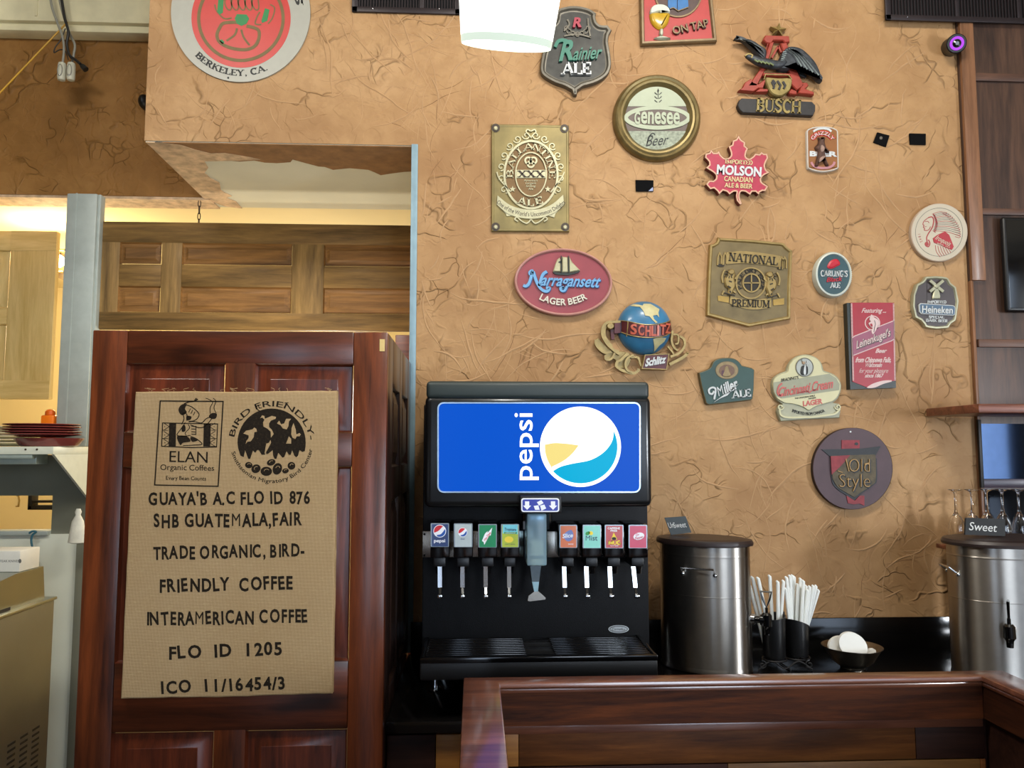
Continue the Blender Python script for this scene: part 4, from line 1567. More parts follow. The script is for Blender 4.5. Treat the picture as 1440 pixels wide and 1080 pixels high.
for k, (x0, y0, x1, y1, hx) in enumerate(taps):
    tp = 'tap#%d' % k
    boxpx(t, tp, M_BLACKG, x0 - .5, y0 - .5, x1 + 1.5, 784.5, VY + .004, FY, .004)
    boxpx(t, tp, M_BLACK, x0 + 4, 784, x1 - 4, 797, VY + .03, FY, .004)
    lb = tp + '/label'
    D1 = Draw(t, 0, 0, 1, VY)
    D1.poly(lb, M_SIDE, rrect(x0, y0, x1 + .6, y1, 1.2, 3), -.004, .0002)
    D1.poly(lb, lab(k, hx), rrect(x0 + 1.6, y0 + 1.4, x1 - .6, y1 - .6, .8, 3), -.001, .0008)
    cx_ = (x0 + x1) / 2
    lx = (615.7, 647.4, 680, 713, 790.3, 821.5, 854.4, 887.5)[k]
    tilt = (0, 0, 0, 0, .8, 0.8, 1, 3.0)[k]
    lv = tp + '/lever'
    a = P(lx + 2.8, 796, 2.64); b = P(lx + 3 + tilt, 826, 2.63); c = P(lx + 3.2 + tilt * 1.4, 837, 2.615)
    wv = .0068
    bm, mi = t.use(lv, M_CHROME)
    for (p, q, wd, mm) in ((a, b, .0068, M_CHROME), (b, c, .0038, M_BLACKG)):
        bm, mi = t.use(lv, mm)
        F = [bm.verts.new(p + Vector((sx_ * wd, dy_, 0))) for dy_ in (-.003, .003) for sx_ in (-1, 1)] + [bm.verts.new(q + Vector((sx_ * wd, dy_, 0))) for dy_ in (-.003, .003) for sx_ in (-1, 1)]
        for fc in ((0, 1, 5, 4), (2, 6, 7, 3), (0, 4, 6, 2), (1, 3, 7, 5), (0, 2, 3, 1), (4, 5, 7, 6)):
            bm.faces.new([F[i] for i in fc]).material_index = mi
    box(t, lv, M_CHROME, c.x - .008, c.y - .016, c.z - .008, c.x + .008, c.y + .004, c.z + .004, .003)
    tube(t, tp, M_BLACKG, [P(cx_, 790, 2.66), P(cx_, 806, 2.66)], [.017, .012], 12)
Z0, Z1, Z2 = .0006, .0012, .0016


def globe(dr, part, cx, cy, r, rim=True):
    dr.poly(part, M_WHT, ell(cx, cy, r, r, 28), Z0, Z1)
    dr.poly(part, M_RED, spline([(cx - r * .85, cy + r * .25), (cx - r * .2, cy - r * .05), (cx + r * .45, cy - r * .68)], 5) + ell(cx, cy, r * .9, r * .9, 12, 0, -52, -195), Z1 - .0001, Z2)
    dr.poly(part, M_PBL, spline([(cx - r * .45, cy + r * .6), (cx + r * .2, cy + r * .45), (cx + r * .8, cy - r * .3)], 5) + ell(cx, cy, r * .9, r * .9, 12, 0, -15, 118), Z1 - .0001, Z2)


globe(S_, 'tap#0/label', 227, 175, 72)
S_.text('tap#0/label', M_WHT, 'pepsi', 225, 282, 130, 36, 0, Z0, Z1, weight=.02)
globe(S_, 'tap#1/label', 485, 188, 52)
S_.text('tap#1/label', MATS['tap label 0'], 'diet', 484, 262, 50, 20, 0, Z0, Z1)
S_.poly('tap#2/label', M_WHT, [(702, 285), (735, 205), (765, 175), (765, 195), (818, 135), (800, 225), (785, 225), (728, 330), (722, 300)], Z0, Z1)
S_.text('tap#2/label', M_RED, 'Mtn Dew', 762, 235, 118, 26, -55, Z1 - .0001, Z2, weight=.02, shear=.2)
S_.poly('tap#3/label', plain('label sky', '#6fc4d4', .4), [(936, 104), (1104, 104), (1104, 210), (936, 200)], Z0, Z0 + .0003)
S_.text('tap#3/label', M_DBL, 'Tropicana', 1022, 155, 132, 30, 2, Z0, Z1, weight=.02)
S_.poly('tap#3/label', M_GRN, [(950, 186), (1096, 186), (1090, 208), (956, 208)], Z0, Z1)
S_.text('tap#3/label', M_WHT, 'LEMONADE', 1022, 197, 120, 13, 0, Z1, Z2)
S_.poly('tap#3/label', M_YLW, ell(1005, 270, 50, 36, 20), Z0, Z1)
S_.text('tap#3/label', M_DBL, 'NATURAL', 1020, 322, 120, 12, 0, Z0, Z1)
T_.poly('tap#4/label', plain('label periwinkle', '#6d7bb4', .4), spline([(395, 170), (430, 165), (452, 215), (435, 270), (390, 290), (350, 260), (345, 210)], 4, True), Z0, Z1)
T_.text('tap#4/label', M_WHT, 'Slice', 388, 225, 118, 46, -6, Z1 - .0001, Z2, shear=.2, weight=.02)
T_.text('tap#4/label', M_WHT, 'ORANGE', 420, 322, 60, 14, 0, Z0, Z1)
T_.text('tap#5/label', M_DBL, 'Mist', 652, 252, 138, 56, 0, Z0, Z1, weight=.01)
T_.poly('tap#5/label', M_GRN, ell(612, 200, 28, 20, 16, -30), Z0, Z1)
T_.poly('tap#5/label', M_YLW, ell(648, 198, 24, 22, 16, 20), Z0, Z1)
T_.text('tap#6/label', M_WHT, 'CAFFEINE', 905, 143, 138, 22, 0, Z0, Z1, weight=.03)
T_.text('tap#6/label', M_WHT, 'FREE', 905, 170, 76, 20, 0, Z0, Z1, weight=.03)
T_.poly('tap#6/label', M_YLW, [(875, 270), (905, 190), (945, 270)], Z0, Z1)
T_.poly('tap#6/label', M_BLK, ell(908, 258, 26, 16, 14), Z1 - .0001, Z2)
T_.text('tap#6/label', M_YLW, 'MUG', 912, 305, 140, 44, 0, Z0, Z1, weight=.03, font='slab')
T_.text('tap#6/label', M_WHT, 'ROOT BEER', 912, 340, 90, 12, 0, Z0, Z1)
T_.poly('tap#7/label', M_WHT, ell(1187, 233, 62, 40, 26, -14), Z0, Z1)
T_.text('tap#7/label', lab(7, '#b81f47'), 'Dr', 1172, 216, 44, 28, -14, Z1 - .0001, Z2, shear=.2, weight=.02)
T_.text('tap#7/label', lab(7, '#b81f47'), 'Pepper', 1190, 246, 92, 26, -14, Z1 - .0001, Z2, shear=.2, weight=.02)
# ice chute
mC, ntC, bC = newmat('clear blue chute')
bC.inputs['Base Color'].default_value = lin('#b9dcea'); bC.inputs['Transmission Weight'].default_value = .65
bC.inputs['Roughness'].default_value = .22; bC.inputs['IOR'].default_value = 1.3
boxpx(t, 'ice_chute', mC, 741, 722, 769, 796, 2.575, 2.70, .006)
boxpx(t, 'ice_chute/block', plain('cream insert', '#cdbda0', .5), 747, 759, 764, 781, 2.60, 2.68, .004)
boxpx(t, 'ice_chute/block', MATS['cream insert'], 747, 786, 764, 794, 2.60, 2.68, .004)
boxpx(t, 'ice_chute/block', M_RIM, 744, 724, 766, 738, 2.585, 2.69, .004)
dc = Draw(t, 590, 725, 8.0, 2.60)
dc.loft('ice_chute/funnel', plain('smoked funnel', '#5b666c', .25, .3), [(1245, 566), (1368, 566), (1345, 745), (1265, 745)], [(0, -.08), (0, 0)])
dc.loft('ice_chute/lever', plain('pale blue lever', '#8fb0bc', .3, .3), [(1266, 745), (1344, 745), (1332, 855), (1290, 855)], [(0, -.03), (0, 0)])
dc.loft('ice_chute/lever', M_STEEL, [(1290, 855), (1342, 855), (1420, 925), (1414, 945), (1240, 965), (1216, 960), (1226, 905)], [(0, -.02), (0, 0)])
for px in (738, 772):
    tube(t, 'ice_chute', M_BLACKG, [P(px, 722, 2.66), P(px, 744, 2.66)], .011, 10)
# drip tray
tx0_, tx1_ = P(590.5, 923, TYY).x, P(925, 923, TYY).x
box(t, 'drip_tray', M_BLACK, tx0_, TYY, zbot, tx1_, FY + .002, ztray - .012, .006)
box(t, 'drip_tray', M_BLACKG, tx0_, TYY - .002, ztray - .018, tx1_, TYY + .012, ztray, .003)
box(t, 'drip_tray', M_BLACKG, tx0_, TYY, ztray - .014, tx0_ + .012, FY, ztray, .003)
box(t, 'drip_tray', M_BLACKG, tx1_ - .012, TYY, ztray - .014, tx1_, FY, ztray, .003)
gx0, gx1 = P(738, 910, 2.6).x, P(777, 910, 2.6).x
for k in range(11):
    y = TYY + .022 + k * .0225
    for a, b in ((tx0_ + .014, gx0), (gx1, tx1_ - .014)):
        box(t, 'grate', M_BLACKG, a, y, ztray - .010, b, y + .011, ztray - .003, .002)
for x in (tx0_ + .10, gx0 - .012, gx1, tx1_ - .10):
    box(t, 'grate', M_BLACKG, x, TYY + .014, ztray - .012, x + .012, FY - .01, ztray - .006)
for k in (1, 5, 9):
    y = TYY + .022 + k * .0225
    box(t, 'grate', M_BLACKG, gx0, y, ztray - .012, gx1, y + .009, ztray - .006)
# badge
db = Draw(t, 560, 840, 3.6, FY)
db.poly('badge', plain('badge silver', '#c7cccd', .3, .4), ell(1116, 161, 52, 20, 30), -.002, .003)
db.ring('badge', M_BLK, ell(1116, 161, 46, 16, 30), 3, .0028, .0036)
db.text('badge', M_BLK, 'Cornelius', 1116, 161, 70, 13, 0, .0028, .0036, shear=.3)
for k, (px, py) in enumerate(((612, 970), (897, 970))):
    q = PZ(px, py, CZ)
    for j, yy in enumerate((q.y, 3.12)):
        lathe(t, 'leg#%d%d' % (k, j), M_CHROME, [(.024, .0005), (.026, .004), (.012, .010), (.011, .018), (.015, .020), (.015, zbot - CZ + .004)], (q.x, yy, CZ), 20)
t.done()

# ------------------------------------------------------------------ tea urns
M_URN = plain('brushed urn steel', '#a59f97', 0.34, 1.0, var=.05, vscale=25)
_nt = M_URN.node_tree
_b = _nt.nodes['Principled BSDF']
_b.inputs['Anisotropic'].default_value = .85
_b.inputs['Anisotropic Rotation'].default_value = .25
_tg = _nt.nodes.new('ShaderNodeTangent')
_tg.direction_type = 'RADIAL'
_tg.axis = 'Z'
_nt.links.new(_tg.outputs[0], _b.inputs['Tangent'])
M_LID = plain('dark brown urn lid', '#2e221e', 0.42, var=.12, vscale=10)


def urn(label, cx, cy, a, b, rot, ztop, spig, handle, hrot):
    t = Thing('tea_urn', label, 'drink urn', loc=(cx, cy, CZ))
    c = (cx, cy, CZ)
    h = ztop - CZ
    E = b / a
    lathe(t, 'body', M_URN, [(a * .9, .001), (a * 1.0, .004), (a * 1.015, .012), (a * 1.0, .02), (a, h * .60), (a * 1.004, h * .603), (a, h * .606), (a, h - .042), (a * 1.008, h - .038), (a, h - .034), (a, h)], c, 72, 1, E, rot, sup=True)
    lathe(t, 'lid', M_LID, [(a * .98, h - .004), (a * 1.075, h), (a * 1.085, h + .010), (a * 1.05, h + .020), (a * .9, h + .024), (a * .02, h + .025)], c, 72, 1, E, rot, sup=True)

    def on(ang, k=1.0):
        x, y = a * k * math.cos(ang - rot), b * k * math.sin(ang - rot)
        # point of the ellipse in the direction of parameter angle
        return Vector((cx + x * math.cos(rot) - y * math.sin(rot), cy + x * math.sin(rot) + y * math.cos(rot), 0))
    # bail handle
    p = on(handle); p0 = on(handle - hrot); p1 = on(handle + hrot)
    n = (p - Vector((cx, cy, 0))).normalized()
    zh = CZ + h * .83
    up = Vector((0, 0, 1))
    pts = [p0 + up * (zh - .022), p0 + n * .012 + up * (zh - .015), p0 + n * .03 + up * zh, p1 + n * .03 + up * zh, p1 + n * .012 + up * (zh - .015), p1 + up * (zh - .022)]
    tube(t, 'handle', M_CHROME, pts, .0035, 8)
    for q in (p0, p1):
        ball(t, 'handle', M_CHROME, q + up * (zh - .024), .009, n=10)
    # spigot
    zs_ = CZ + h * .42
    q = on(spig); dn = (q - Vector((cx, cy, 0))).normalized()
    sd = dn.cross(up)
    q = q + up * zs_
    tube(t, 'spigot', M_CHROME, [q - dn * .004, q + dn * .012, q + dn * .016], [.020, .018, .012], 16)
    tube(t, 'spigot', M_BLACKG, [q + dn * .012, q + dn * .03, q + dn * .033, q + dn * .05], [.012, .013, .020, .018], 14)
    v = q + dn * .055
    tube(t, 'spigot', M_BLACKG, [v + up * .028, v + up * .02, v - up * .02, v - up * .03, v - up * .052], [.012, .019, .020, .013, .011], 14)
    hp = [v + up * .026, v + up * .046]
    tube(t, 'spigot/tap_handle', M_BLACKG, hp, .006, 8)
    b0 = v + up * .046
    dirv = dn
    tube(t, 'spigot/tap_handle', M_BLACKG, [b0, b0 + dirv * .012 + up * .03, b0 + dirv * .020 + up * .058, b0 - dirv * .020 + up * .058, b0 - dirv * .012 + up * .03], .0042, 8, closed=True)
    t.done()
    return h


ztop1 = P(990, 764, 3.03).z
c1 = P(992, 900, 3.04)
urn('slim steel tea urn beside the soda machine, with a dark lid', c1.x, 3.035, .172, .118, math.radians(-30), ztop1, math.radians(-28), math.radians(-118), .36)
c2 = P(1424, 900, 2.86)
ztop2 = P(1424, 771, 2.72).z
urn('wide steel tea urn cut by the right photo edge, with a dark lid', c2.x, 2.86, .222, .155, math.radians(4), ztop2, math.radians(-117), math.radians(172), .35)

M_CHALK = plain('chalkboard card', '#1d1e1e', .7, var=.15, vscale=40)
M_CHALKG = plain('grey chalkboard card', '#3d4446', .6, var=.12, vscale=40)
M_CHK = plain('chalk writing', '#d3d3cf', .9)
t = Thing('chalk_card', 'small grey chalkboard card reading UnSweet on the slim urn lid', 'sign')
d = Draw(t, 920, 715, 9.393, 3.10)
t.loc = P(954, 751, 3.10)
d.poly('board', M_CHALKG, [(138, 122), (415, 104), (492, 318), (222, 352)], -.006, 0)
for tx, x_, w_ in (('Un', 222, 80), ('Sweet', 335, 170)):
    d.text('board', M_CHK, tx, x_, 220 - (x_ - 220) * .03, w_, 74, -4, -.0004, .0004, shear=-.25)
t.done()
t = Thing('chalk_card', 'small black chalkboard card reading Sweet on the wide urn lid', 'sign')
d = Draw(t, 1300, 700, 4.154, 2.84)
t.loc = P(1386, 756, 2.84)
d.poly('board', M_CHALK, [(243, 117), (470, 124), (472, 224), (238, 216)], -.008, 0)
d.text('board', M_CHK, 'Sweet', 343, 170, 164, 48, 4, -.0004, .0004, shear=.1)
t.done()

# ------------------------------------------------------------------ straws, bowl
M_STRAW = plain('white straw wrapper', '#e6e8e2', .7, var=.03)
M_CUP = plain('black straw cup', '#0d0d0e', .38, var=.2)


def cup(label, pxc, pyb, rpx, ztop_px, slant, Y):
    c = P(pxc, pyb, Y)
    r = rpx * Y / FPX
    t = Thing('straw_cup', label, 'cup', loc=c)
    bm, mi = t.use('body', M_CUP)
    n = 30
    ztop = P(pxc, ztop_px, Y).z
    rg = []
    for (k, zf, inn) in ((.82, 0, 0), (.9, .01, 0), (1.0, None, 0), (.93, None, 0), (.85, .012, 1)):
        ring = []
        for i in range(n):
            a = 2 * PI * i / n
            z_ = c.z + zf if zf is not None else ztop + slant * (math.cos(a) * .7 + math.sin(a) * .7)
            ring.append(bm.verts.new((c.x + r * k * math.cos(a), Y + r * k * math.sin(a), z_)))
        rg.append(ring)
    for A, B in zip(rg, rg[1:]):
        for i in range(n):
            bm.faces.new((A[i], A[(i + 1) % n], B[(i + 1) % n], B[i])).material_index = mi
    bm.faces.new(rg[0]).material_index = mi
    bm.faces.new(rg[-1]).material_index = mi
    t.done()
    return c, r


SY = 3.02
cL, rL = cup('left of two black straw cups on a scrolled wire stand', 1089, 925, 16.5, 866, .008, SY - .02)
cR, rR = cup('right of two black straw cups on a scrolled wire stand', 1120, 922, 18, 876, -.022, SY + .03)


def straw(label, group, c, Y, bx, top, tw=.0070):
    """from the cup's inside floor to the pixel top"""
    p0 = Vector((c.x + bx[0], Y + bx[1], c.z + .016))
    p1 = P(top[0], top[1], Y + bx[1] + (top[2] if len(top) > 2 else 0))
    t = Thing('paper_straw', label, 'straw', solo=True, loc=p0, group=group)
    dr = (p1 - p0).normalized()
    tube(t, 'm', M_STRAW, [p0, p0 + dr * .01, p1 - dr * .018, p1 - dr * .006, p1 + Vector((-.006, 0, .001))], [tw * .7, tw, tw, tw * .9, tw * .5], 8)
    t.done()


labL = ['wrapped straw in the left black cup, leaning far left behind the urn tap', 'wrapped straw leaning left in the left cup, outermost at the top', 'wrapped straw leaning left in the left cup, second from the outside',
        'upright wrapped straw standing alone in the middle of the left cup', 'wrapped straw leaning right in the left cup, nearer the middle', 'wrapped straw leaning right in the left cup, touching the right cup bundle']
topsL = [(1054, 822), (1058, 811), (1066, 812), (1082.5, 809), (1094, 817), (1102, 816)]
for i, (l, tp) in enumerate(zip(labL, topsL)):
    straw(l, 'wrapped straws in the left cup', cL, SY - .02, (-.022 + .0085 * i, (-.008, .012)[i % 2] + (.03 if i == 0 else 0)), tp)
topsR = [(1106, 811), (1111, 809), (1114.5, 808.5), (1117, 810), (1105, 827), (1110, 826), (1116, 828), (1126, 813), (1130, 816), (1122, 821), (1128, 826), (1134, 823), (1139, 824), (1144, 823), (1148, 823), (1151.5, 829), (1136, 829), (1131, 829), (1142, 831), (1122, 830)]
for i, tp in enumerate(topsR):
    straw('white wrapped straw in the packed bundle of the right black cup', 'packed straws in the right cup', cR, SY + .03, ((tp[0] - 1128) / 23 * .024, (-.024, -.009, .008, .024)[i % 4]), tp)
# scrolled stand
t = Thing('wire_stand', 'black scrolled wire stand carrying the two straw cups', 'stand')
q = PZ(1104, 941, CZ)
t.loc = Vector((P(1104, 930, SY).x, SY, CZ))
for k, (c, r, Y) in enumerate(((cL, rL, SY - .02), (cR, rR, SY + .03))):
    tube(t, 'ring#%d' % k, M_BLACKM, [Vector((c.x + r * .98 * math.cos(a), Y + r * .98 * math.sin(a), c.z - .004)) for a in [2 * PI * i / 24 for i in range(24)]], .0035, 6, closed=True)
    tube(t, 'ring#%d' % k, M_BLACKM, [Vector((c.x - r, Y, c.z - .004)), Vector((c.x + r, Y, c.z - .004))], .003, 6)
    tube(t, 'ring#%d' % k, M_BLACKM, [Vector((c.x, Y - r, c.z - .004)), Vector((c.x, Y + r, c.z - .004))], .003, 6)
Yf_ = SY - .05
zf = CZ + .004
for k, (x0, sgn) in enumerate(((P(1072, 930, Yf_).x, 1), (P(1138, 930, Yf_).x, -1))):
    pts = []
    for i in range(22):
        a = i / 21 * 2 * PI * 1.1
        rr = .016 * (1 - i / 30)
        pts.append(Vector((x0 + sgn * rr * math.sin(a), Yf_, zf + .018 + rr * math.cos(a))))
    pts = [Vector((x0 + sgn * .02, SY, cL.z - .004))] + pts
    tube(t, 'scroll#%d' % k, M_BLACKM, pts, .003, 6)
arch = spline([(P(1066, 930, Yf_).x, zf), (P(1085, 930, Yf_).x, zf + .032), (P(1104, 930, Yf_).x, zf + .004), (P(1123, 930, Yf_).x, zf + .030), (P(1142, 930, Yf_).x, zf)], 6)
tube(t, 'scroll#3', M_BLACKM, [Vector((x, Yf_, z_)) for x, z_ in arch], .003, 6)
tube(t, 'post', M_BLACKM, [Vector((P(1104, 930, SY).x, SY, cL.z - .004)), Vector((P(1104, 930, SY).x, SY, P(1097, 860, SY).z))], .0035, 6)
ball(t, 'post', M_BLACKM, P(1097.5, 859, SY), .008, n=10)
tube(t, 'post', M_BLACKM, [Vector((P(1104, 930, SY).x, Yf_, zf)), Vector((P(1104, 930, SY).x, SY + .06, zf))], .003, 6)
t.done()

M_BOWL = plain('worn steel bowl', '#8d8578', .3, 1.0, var=.1)
bc = P(1198, 908, 3.0)
t = Thing('steel_bowl', 'small steel bowl holding white paper filters on the black counter', 'bowl', solo=True, loc=(bc.x, 3.0, CZ))
R_ = 40.5 * 3.0 / FPX
hb = bc.z - CZ
lathe(t, 'm', M_BOWL, [(.03, .001), (.045, .001), (.046, .006), (.075, .028), (R_ * .93, hb - .008), (R_, hb - .002), (R_ * 1.0, hb), (R_ * .93, hb - .004), (.073, .032), (.03, .009), (.002, .008)], (bc.x, 3.0, CZ), 48)
t.done()
M_PAPER = plain('white filter paper', '#e6e7e2', .85, var=.02)


def paper_disc(label, px, py, rx, ry, Y, rot, yaw, loc_z=0):
    c = P(px, py, Y)
    t = Thing('paper_filter', label, 'paper filter', solo=True, loc=c, group='paper filters in the steel bowl')
    bm, mi = t.use('m', M_PAPER)
    n = 30
    rows = []
    for dy in (0, .014):
        rows.append([])
        for i in range(n):
            a = 2 * PI * i / n
            x, z_ = rx * math.cos(a), ry * math.sin(a)
            x, z_ = x * math.cos(rot) - z_ * math.sin(rot), x * math.sin(rot) + z_ * math.cos(rot)
            rows[-1].append(bm.verts.new((c.x + x * math.cos(yaw), Y + dy + x * math.sin(yaw) + z_ * .35, c.z + z_)))
    for A, B in zip(rows, rows[1:]):
        for i in range(n):
            bm.faces.new((A[i], A[(i + 1) % n], B[(i + 1) % n], B[i])).material_index = mi
    bm.faces.new(rows[0]).material_index = mi
    bm.faces.new(rows[-1]).material_index = mi
    t.done()


paper_disc('large white paper filter stack standing in the steel bowl', 1200, 908, .050, .046, 2.985, -.3, -.25)
paper_disc('smaller white paper filter leaning left in the steel bowl', 1181, 908, .046, .032, 3.035, .2, .1)
paper_disc('small white paper corner lying at the right of the steel bowl', 1226, 917, .018, .010, 2.985, .3, 0)
# ------------------------------------------------------------------ half wall with a varnished cap rail
def railmat(name, axis):
    m = wood(name, '#4c281b', '#84513a', axis, 1.0, .30, 1.0, crough=.16, cior=1.75)
    return m


W_CAPX = railmat('varnished cap rail', 'x')
ZR = 1.13
t = Thing('half_wall', 'wood clad half wall with a glossy cap rail across the foreground', 'half wall')
pz = lambda u, v: PZ(u, v, ZR)
A = pz(652, 952.5); Bi = pz(703, 960.5); Ci = pz(1394, 957)
yo = A.y; yi = Bi.y
xo = A.x
xi = Bi.x
xr = Ci.x
xro = xr + (xi - xo)
yn = .75
t.loc = Vector(((xo + xro) / 2, yo - .05, 0.01))
lean = 0.0
outl = [(xo, yn), (xo, yo), (xro, yo), (xro, yn), (xr, yn), (xr, yi), (xi, yi), (xi, yn)]
bm, mi = t.use('cap_rail', W_CAPX)
rings = []
TH = .016
for k, z in ((0.004, ZR - TH), (0, ZR - TH + .004), (0, ZR - .005), (.0015, ZR - .0015), (.005, ZR)):
    rings.append([bm.verts.new((x, y, z)) for x, y in inset(outl, k)])
n = len(outl)
for R1, R2 in zip(rings, rings[1:]):
    for i in range(n):
        bm.faces.new((R1[i], R1[(i + 1) % n], R2[(i + 1) % n], R2[i])).material_index = mi
R2 = rings[-1]
for q in ((0, 1, 6, 7), (1, 2, 5, 6), (2, 3, 4, 5)):
    bm.faces.new([R2[i] for i in q]).material_index = mi
    bm.faces.new([rings[0][i] for i in q]).material_index = mi
W_APR = wood('red brown apron', '#1e0b04', '#5c2d10', 'x', 1.3, .65, .0, spec=.2, streak=1.6)
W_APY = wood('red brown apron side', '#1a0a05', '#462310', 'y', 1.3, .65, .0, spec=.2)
zA0 = P(1000, 1017, yi + .010).z
zM = P(1000, 971, yi + .004).z
# moulding under the cap, apron, ledge
box(t, 'moulding', W_CAPX, xi - .004, yi + .003, zM, xr + .004, yi + .020, ZR - TH, .003)
box(t, 'moulding', W_CAPX, xi - .02, yn, zM, xi - .003, yi + .02, ZR - TH, .003)
box(t, 'moulding', W_CAPX, xr + .003, yn, zM, xr + .02, yi + .02, ZR - TH, .003)
box(t, 'apron', W_APR, xi - .006, yi + .010, zA0, xr + .006, yi + .026, zM + .003)
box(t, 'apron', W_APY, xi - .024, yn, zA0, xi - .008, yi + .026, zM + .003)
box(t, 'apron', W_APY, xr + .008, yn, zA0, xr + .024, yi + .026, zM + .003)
zA1 = P(1000, 1027, yi + .03).z
box(t, 'moulding', W_CAPX, xi - .012, yi + .020, zA1, xr + .012, yi + .036, zA0 + .002, .004)
box(t, 'moulding', W_CAPX, xi - .028, yn, zA1, xi - .014, yi + .036, zA0 + .002, .004)
# cladding rows
yp = yi + .024
zr = zA1 + .001
cutrows = [([729.5, 1288], (M_PL3, M_PL1, M_PL2)), ([1023, 1500], (M_PL2, M_PL4, M_PL1)), ([860, 1200], (M_PL1, M_PL3, M_PL2)), ([760, 1100], (M_PL4, M_PL1, M_PL3)), ([980, 1300], (M_PL2, M_PL1, M_PL4)), ([900, 1180], (M_PL1, M_PL2, M_PL3)), ([800, 1250], (M_PL2, M_PL4, M_PL1))]
hrow = zr - P(1000, 1073, yp).z
for k, (cuts, ms) in enumerate(cutrows):
    z1_ = zr - k * (hrow + .003)
    xsn = [xi - .016] + [min(P(p, 1050, yp).x, xr) for p in cuts] + [xr + .016]
    for j, (a, b) in enumerate(zip(xsn, xsn[1:])):
        if b - a > .01:
            box(t, 'cladding', ms[j], a + .0006, yp, z1_ - hrow, b - .0006, yp + .014, z1_, .0015)
box(t, 'core', M_PL2, xo + .02, yp + .013, .01, xro - .02, yo - .012, ZR - TH)
box(t, 'core', M_PL2, xo + .02, yn, .01, xi - .028, yp + .02, ZR - TH)
box(t, 'core', M_PL2, xr + .028, yn, .01, xro - .02, yp + .02, ZR - TH)
t.done()

# ------------------------------------------------------------------ right side: shelf, mirrors, glasses, dark reflection
W_SHELF = wood('red brown shelf', '#4a2416', '#8a5138', 'x', 1.0, .35, .3)
Ysf = 2.92
t = Thing('wall_shelf', 'red-brown wooden wall shelf beside the round maroon plaque, cut by the right edge', 'shelf', solo=True)
z0_, z1_ = P(1410, 580.5, Ysf).z, P(1410, 568, Ysf).z
xs_ = P(1376.5, 574, Ysf).x
t.loc = Vector((xs_ + .3, 3.1, z0_))
box(t, 'm', W_SHELF, xs_, Ysf, z0_, 4.4, WY - .0265, z1_, .003)
t.done()

M_MIRR = plain('dark mirror glass', '#3f4c62', .06, 1.0, var=.05)
M_MIRR2 = plain('black mirror glass', '#15181d', .08, .6, var=.05)
t = Thing('wall_mirror', 'dark framed mirror under the red-brown wall shelf', 'mirror')
a = P(1378, 588, WY - .02); b = P(1378, 686, WY - .02)
t.loc = Vector((a.x + .2, WY - .015, b.z))
box(t, 'glass', M_MIRR, a.x, WY - .018, b.z + .03, 4.2, WY - .0125, z0_ - .03)
box(t, 'frame', M_BLACKM, a.x - .014, WY - .028, b.z, a.x, WY - .0125, z0_ - .012, .002)
box(t, 'frame', wood('violet brown mirror rail', '#2c2330', '#4f3d4a', 'x', 1.0, .25, .5), a.x - .012, WY - .026, b.z, 4.2, WY - .0125, b.z + .038, .002)
t.done()
t = Thing('wall_mirror', 'black lower mirror behind the upside-down stem glasses', 'mirror', solo=True)
a = P(1384, 690, WY - .02)
t.loc = Vector((a.x + .2, WY - .016, 1.2))
box(t, 'm', M_MIRR2, a.x, WY - .020, 1.16, 4.2, WY - .0125, P(1384, 689, WY - .02).z, .002)
t.done()

# glasses upside down on a low riser behind the wide urn
GY = 3.14
zbase = P(1400, 688, GY).z
t = Thing('glass_riser', 'low wooden riser behind the wide urn carrying the upside-down glasses', 'riser')
zr_ = zbase - .232
rx0 = P(1340, 760, GY).x
t.loc = Vector((rx0 + .3, GY, CZ))
box(t, 'board', W_SHELF, rx0, GY - .06, zr_ - .018, 4.2, GY + .12, zr_, .002)
for x in (rx0 + .16, rx0 + .8, 4.1):
    box(t, 'support#%d' % int(x * 100), W_SHELF, x, GY - .04, CZ + .0005, x + .02, GY + .1, zr_ - .018, .002)
t.done()
mG, ntG, bG = newmat('clear glass')
bG.inputs['Base Color'].default_value = (1, 1, 1, 1); bG.inputs['Transmission Weight'].default_value = 1.0
bG.inputs['Roughness'].default_value = .02; bG.inputs['IOR'].default_value = 1.45
gl = ['leftmost upside-down stem glass behind the Sweet card', 'second upside-down stem glass from the left, left of the black mirror', 'third upside-down stem glass from the left, at the edge of the black mirror', 'fourth upside-down stem glass from the left, before the black mirror', 'upside-down stem glass nearest the right photo edge']
for k, (px, lb, dy) in enumerate(zip((1343.5, 1366.5, 1387, 1409, 1432), gl, (0, 0, .01, .02, 0))):
    q = P(px, 700, GY + dy)
    hG = zbase - zr_ - .0005
    t = Thing('stem_glass', lb, 'glass', solo=True, loc=(q.x, GY + dy, zr_ + .0005), group='upside-down stem glasses behind the wide urn')
    fr, sr = .027, .0048
    outer = [(.029, 0), (.0315, .02), (.0315, .06), (.028, .095), (.018, .122), (.008, .135), (.0062, .140), (.0075, .143), (sr, .148), (sr, hG - .02), (.007, hG - .012), (.016, hG - .006), (fr, hG - .002), (fr, hG), (.001, hG)]
    inner = [(.001, .131), (.008, .128), (.0165, .117), (.0262, .092), (.0297, .06), (.0297, .02), (.0275, 0)]
    prof = inner + outer
    lathe(t, 'm', mG, prof, t.loc, 28, cap=False)
    t.done()

# black slab added to stand for a dark reflection in the varnished panelling
t = Thing('dark_reflection', 'dark reflection modelled as a black slab on the panelling, cut by the right photo edge', 'reflection')
a = P(1411, 304, WY - .06); b = P(1411, 438, WY - .06)
t.loc = Vector((a.x + .3, WY - .04, b.z))
box(t, 'body', M_BLACK, a.x, WY - .055, b.z, a.x + .9, WY - .0265, a.z, .012, 3)
box(t, 'glass', M_BLACKG, a.x + .012, WY - .057, b.z + .014, a.x + .88, WY - .05, a.z - .014, .003)
t.done()

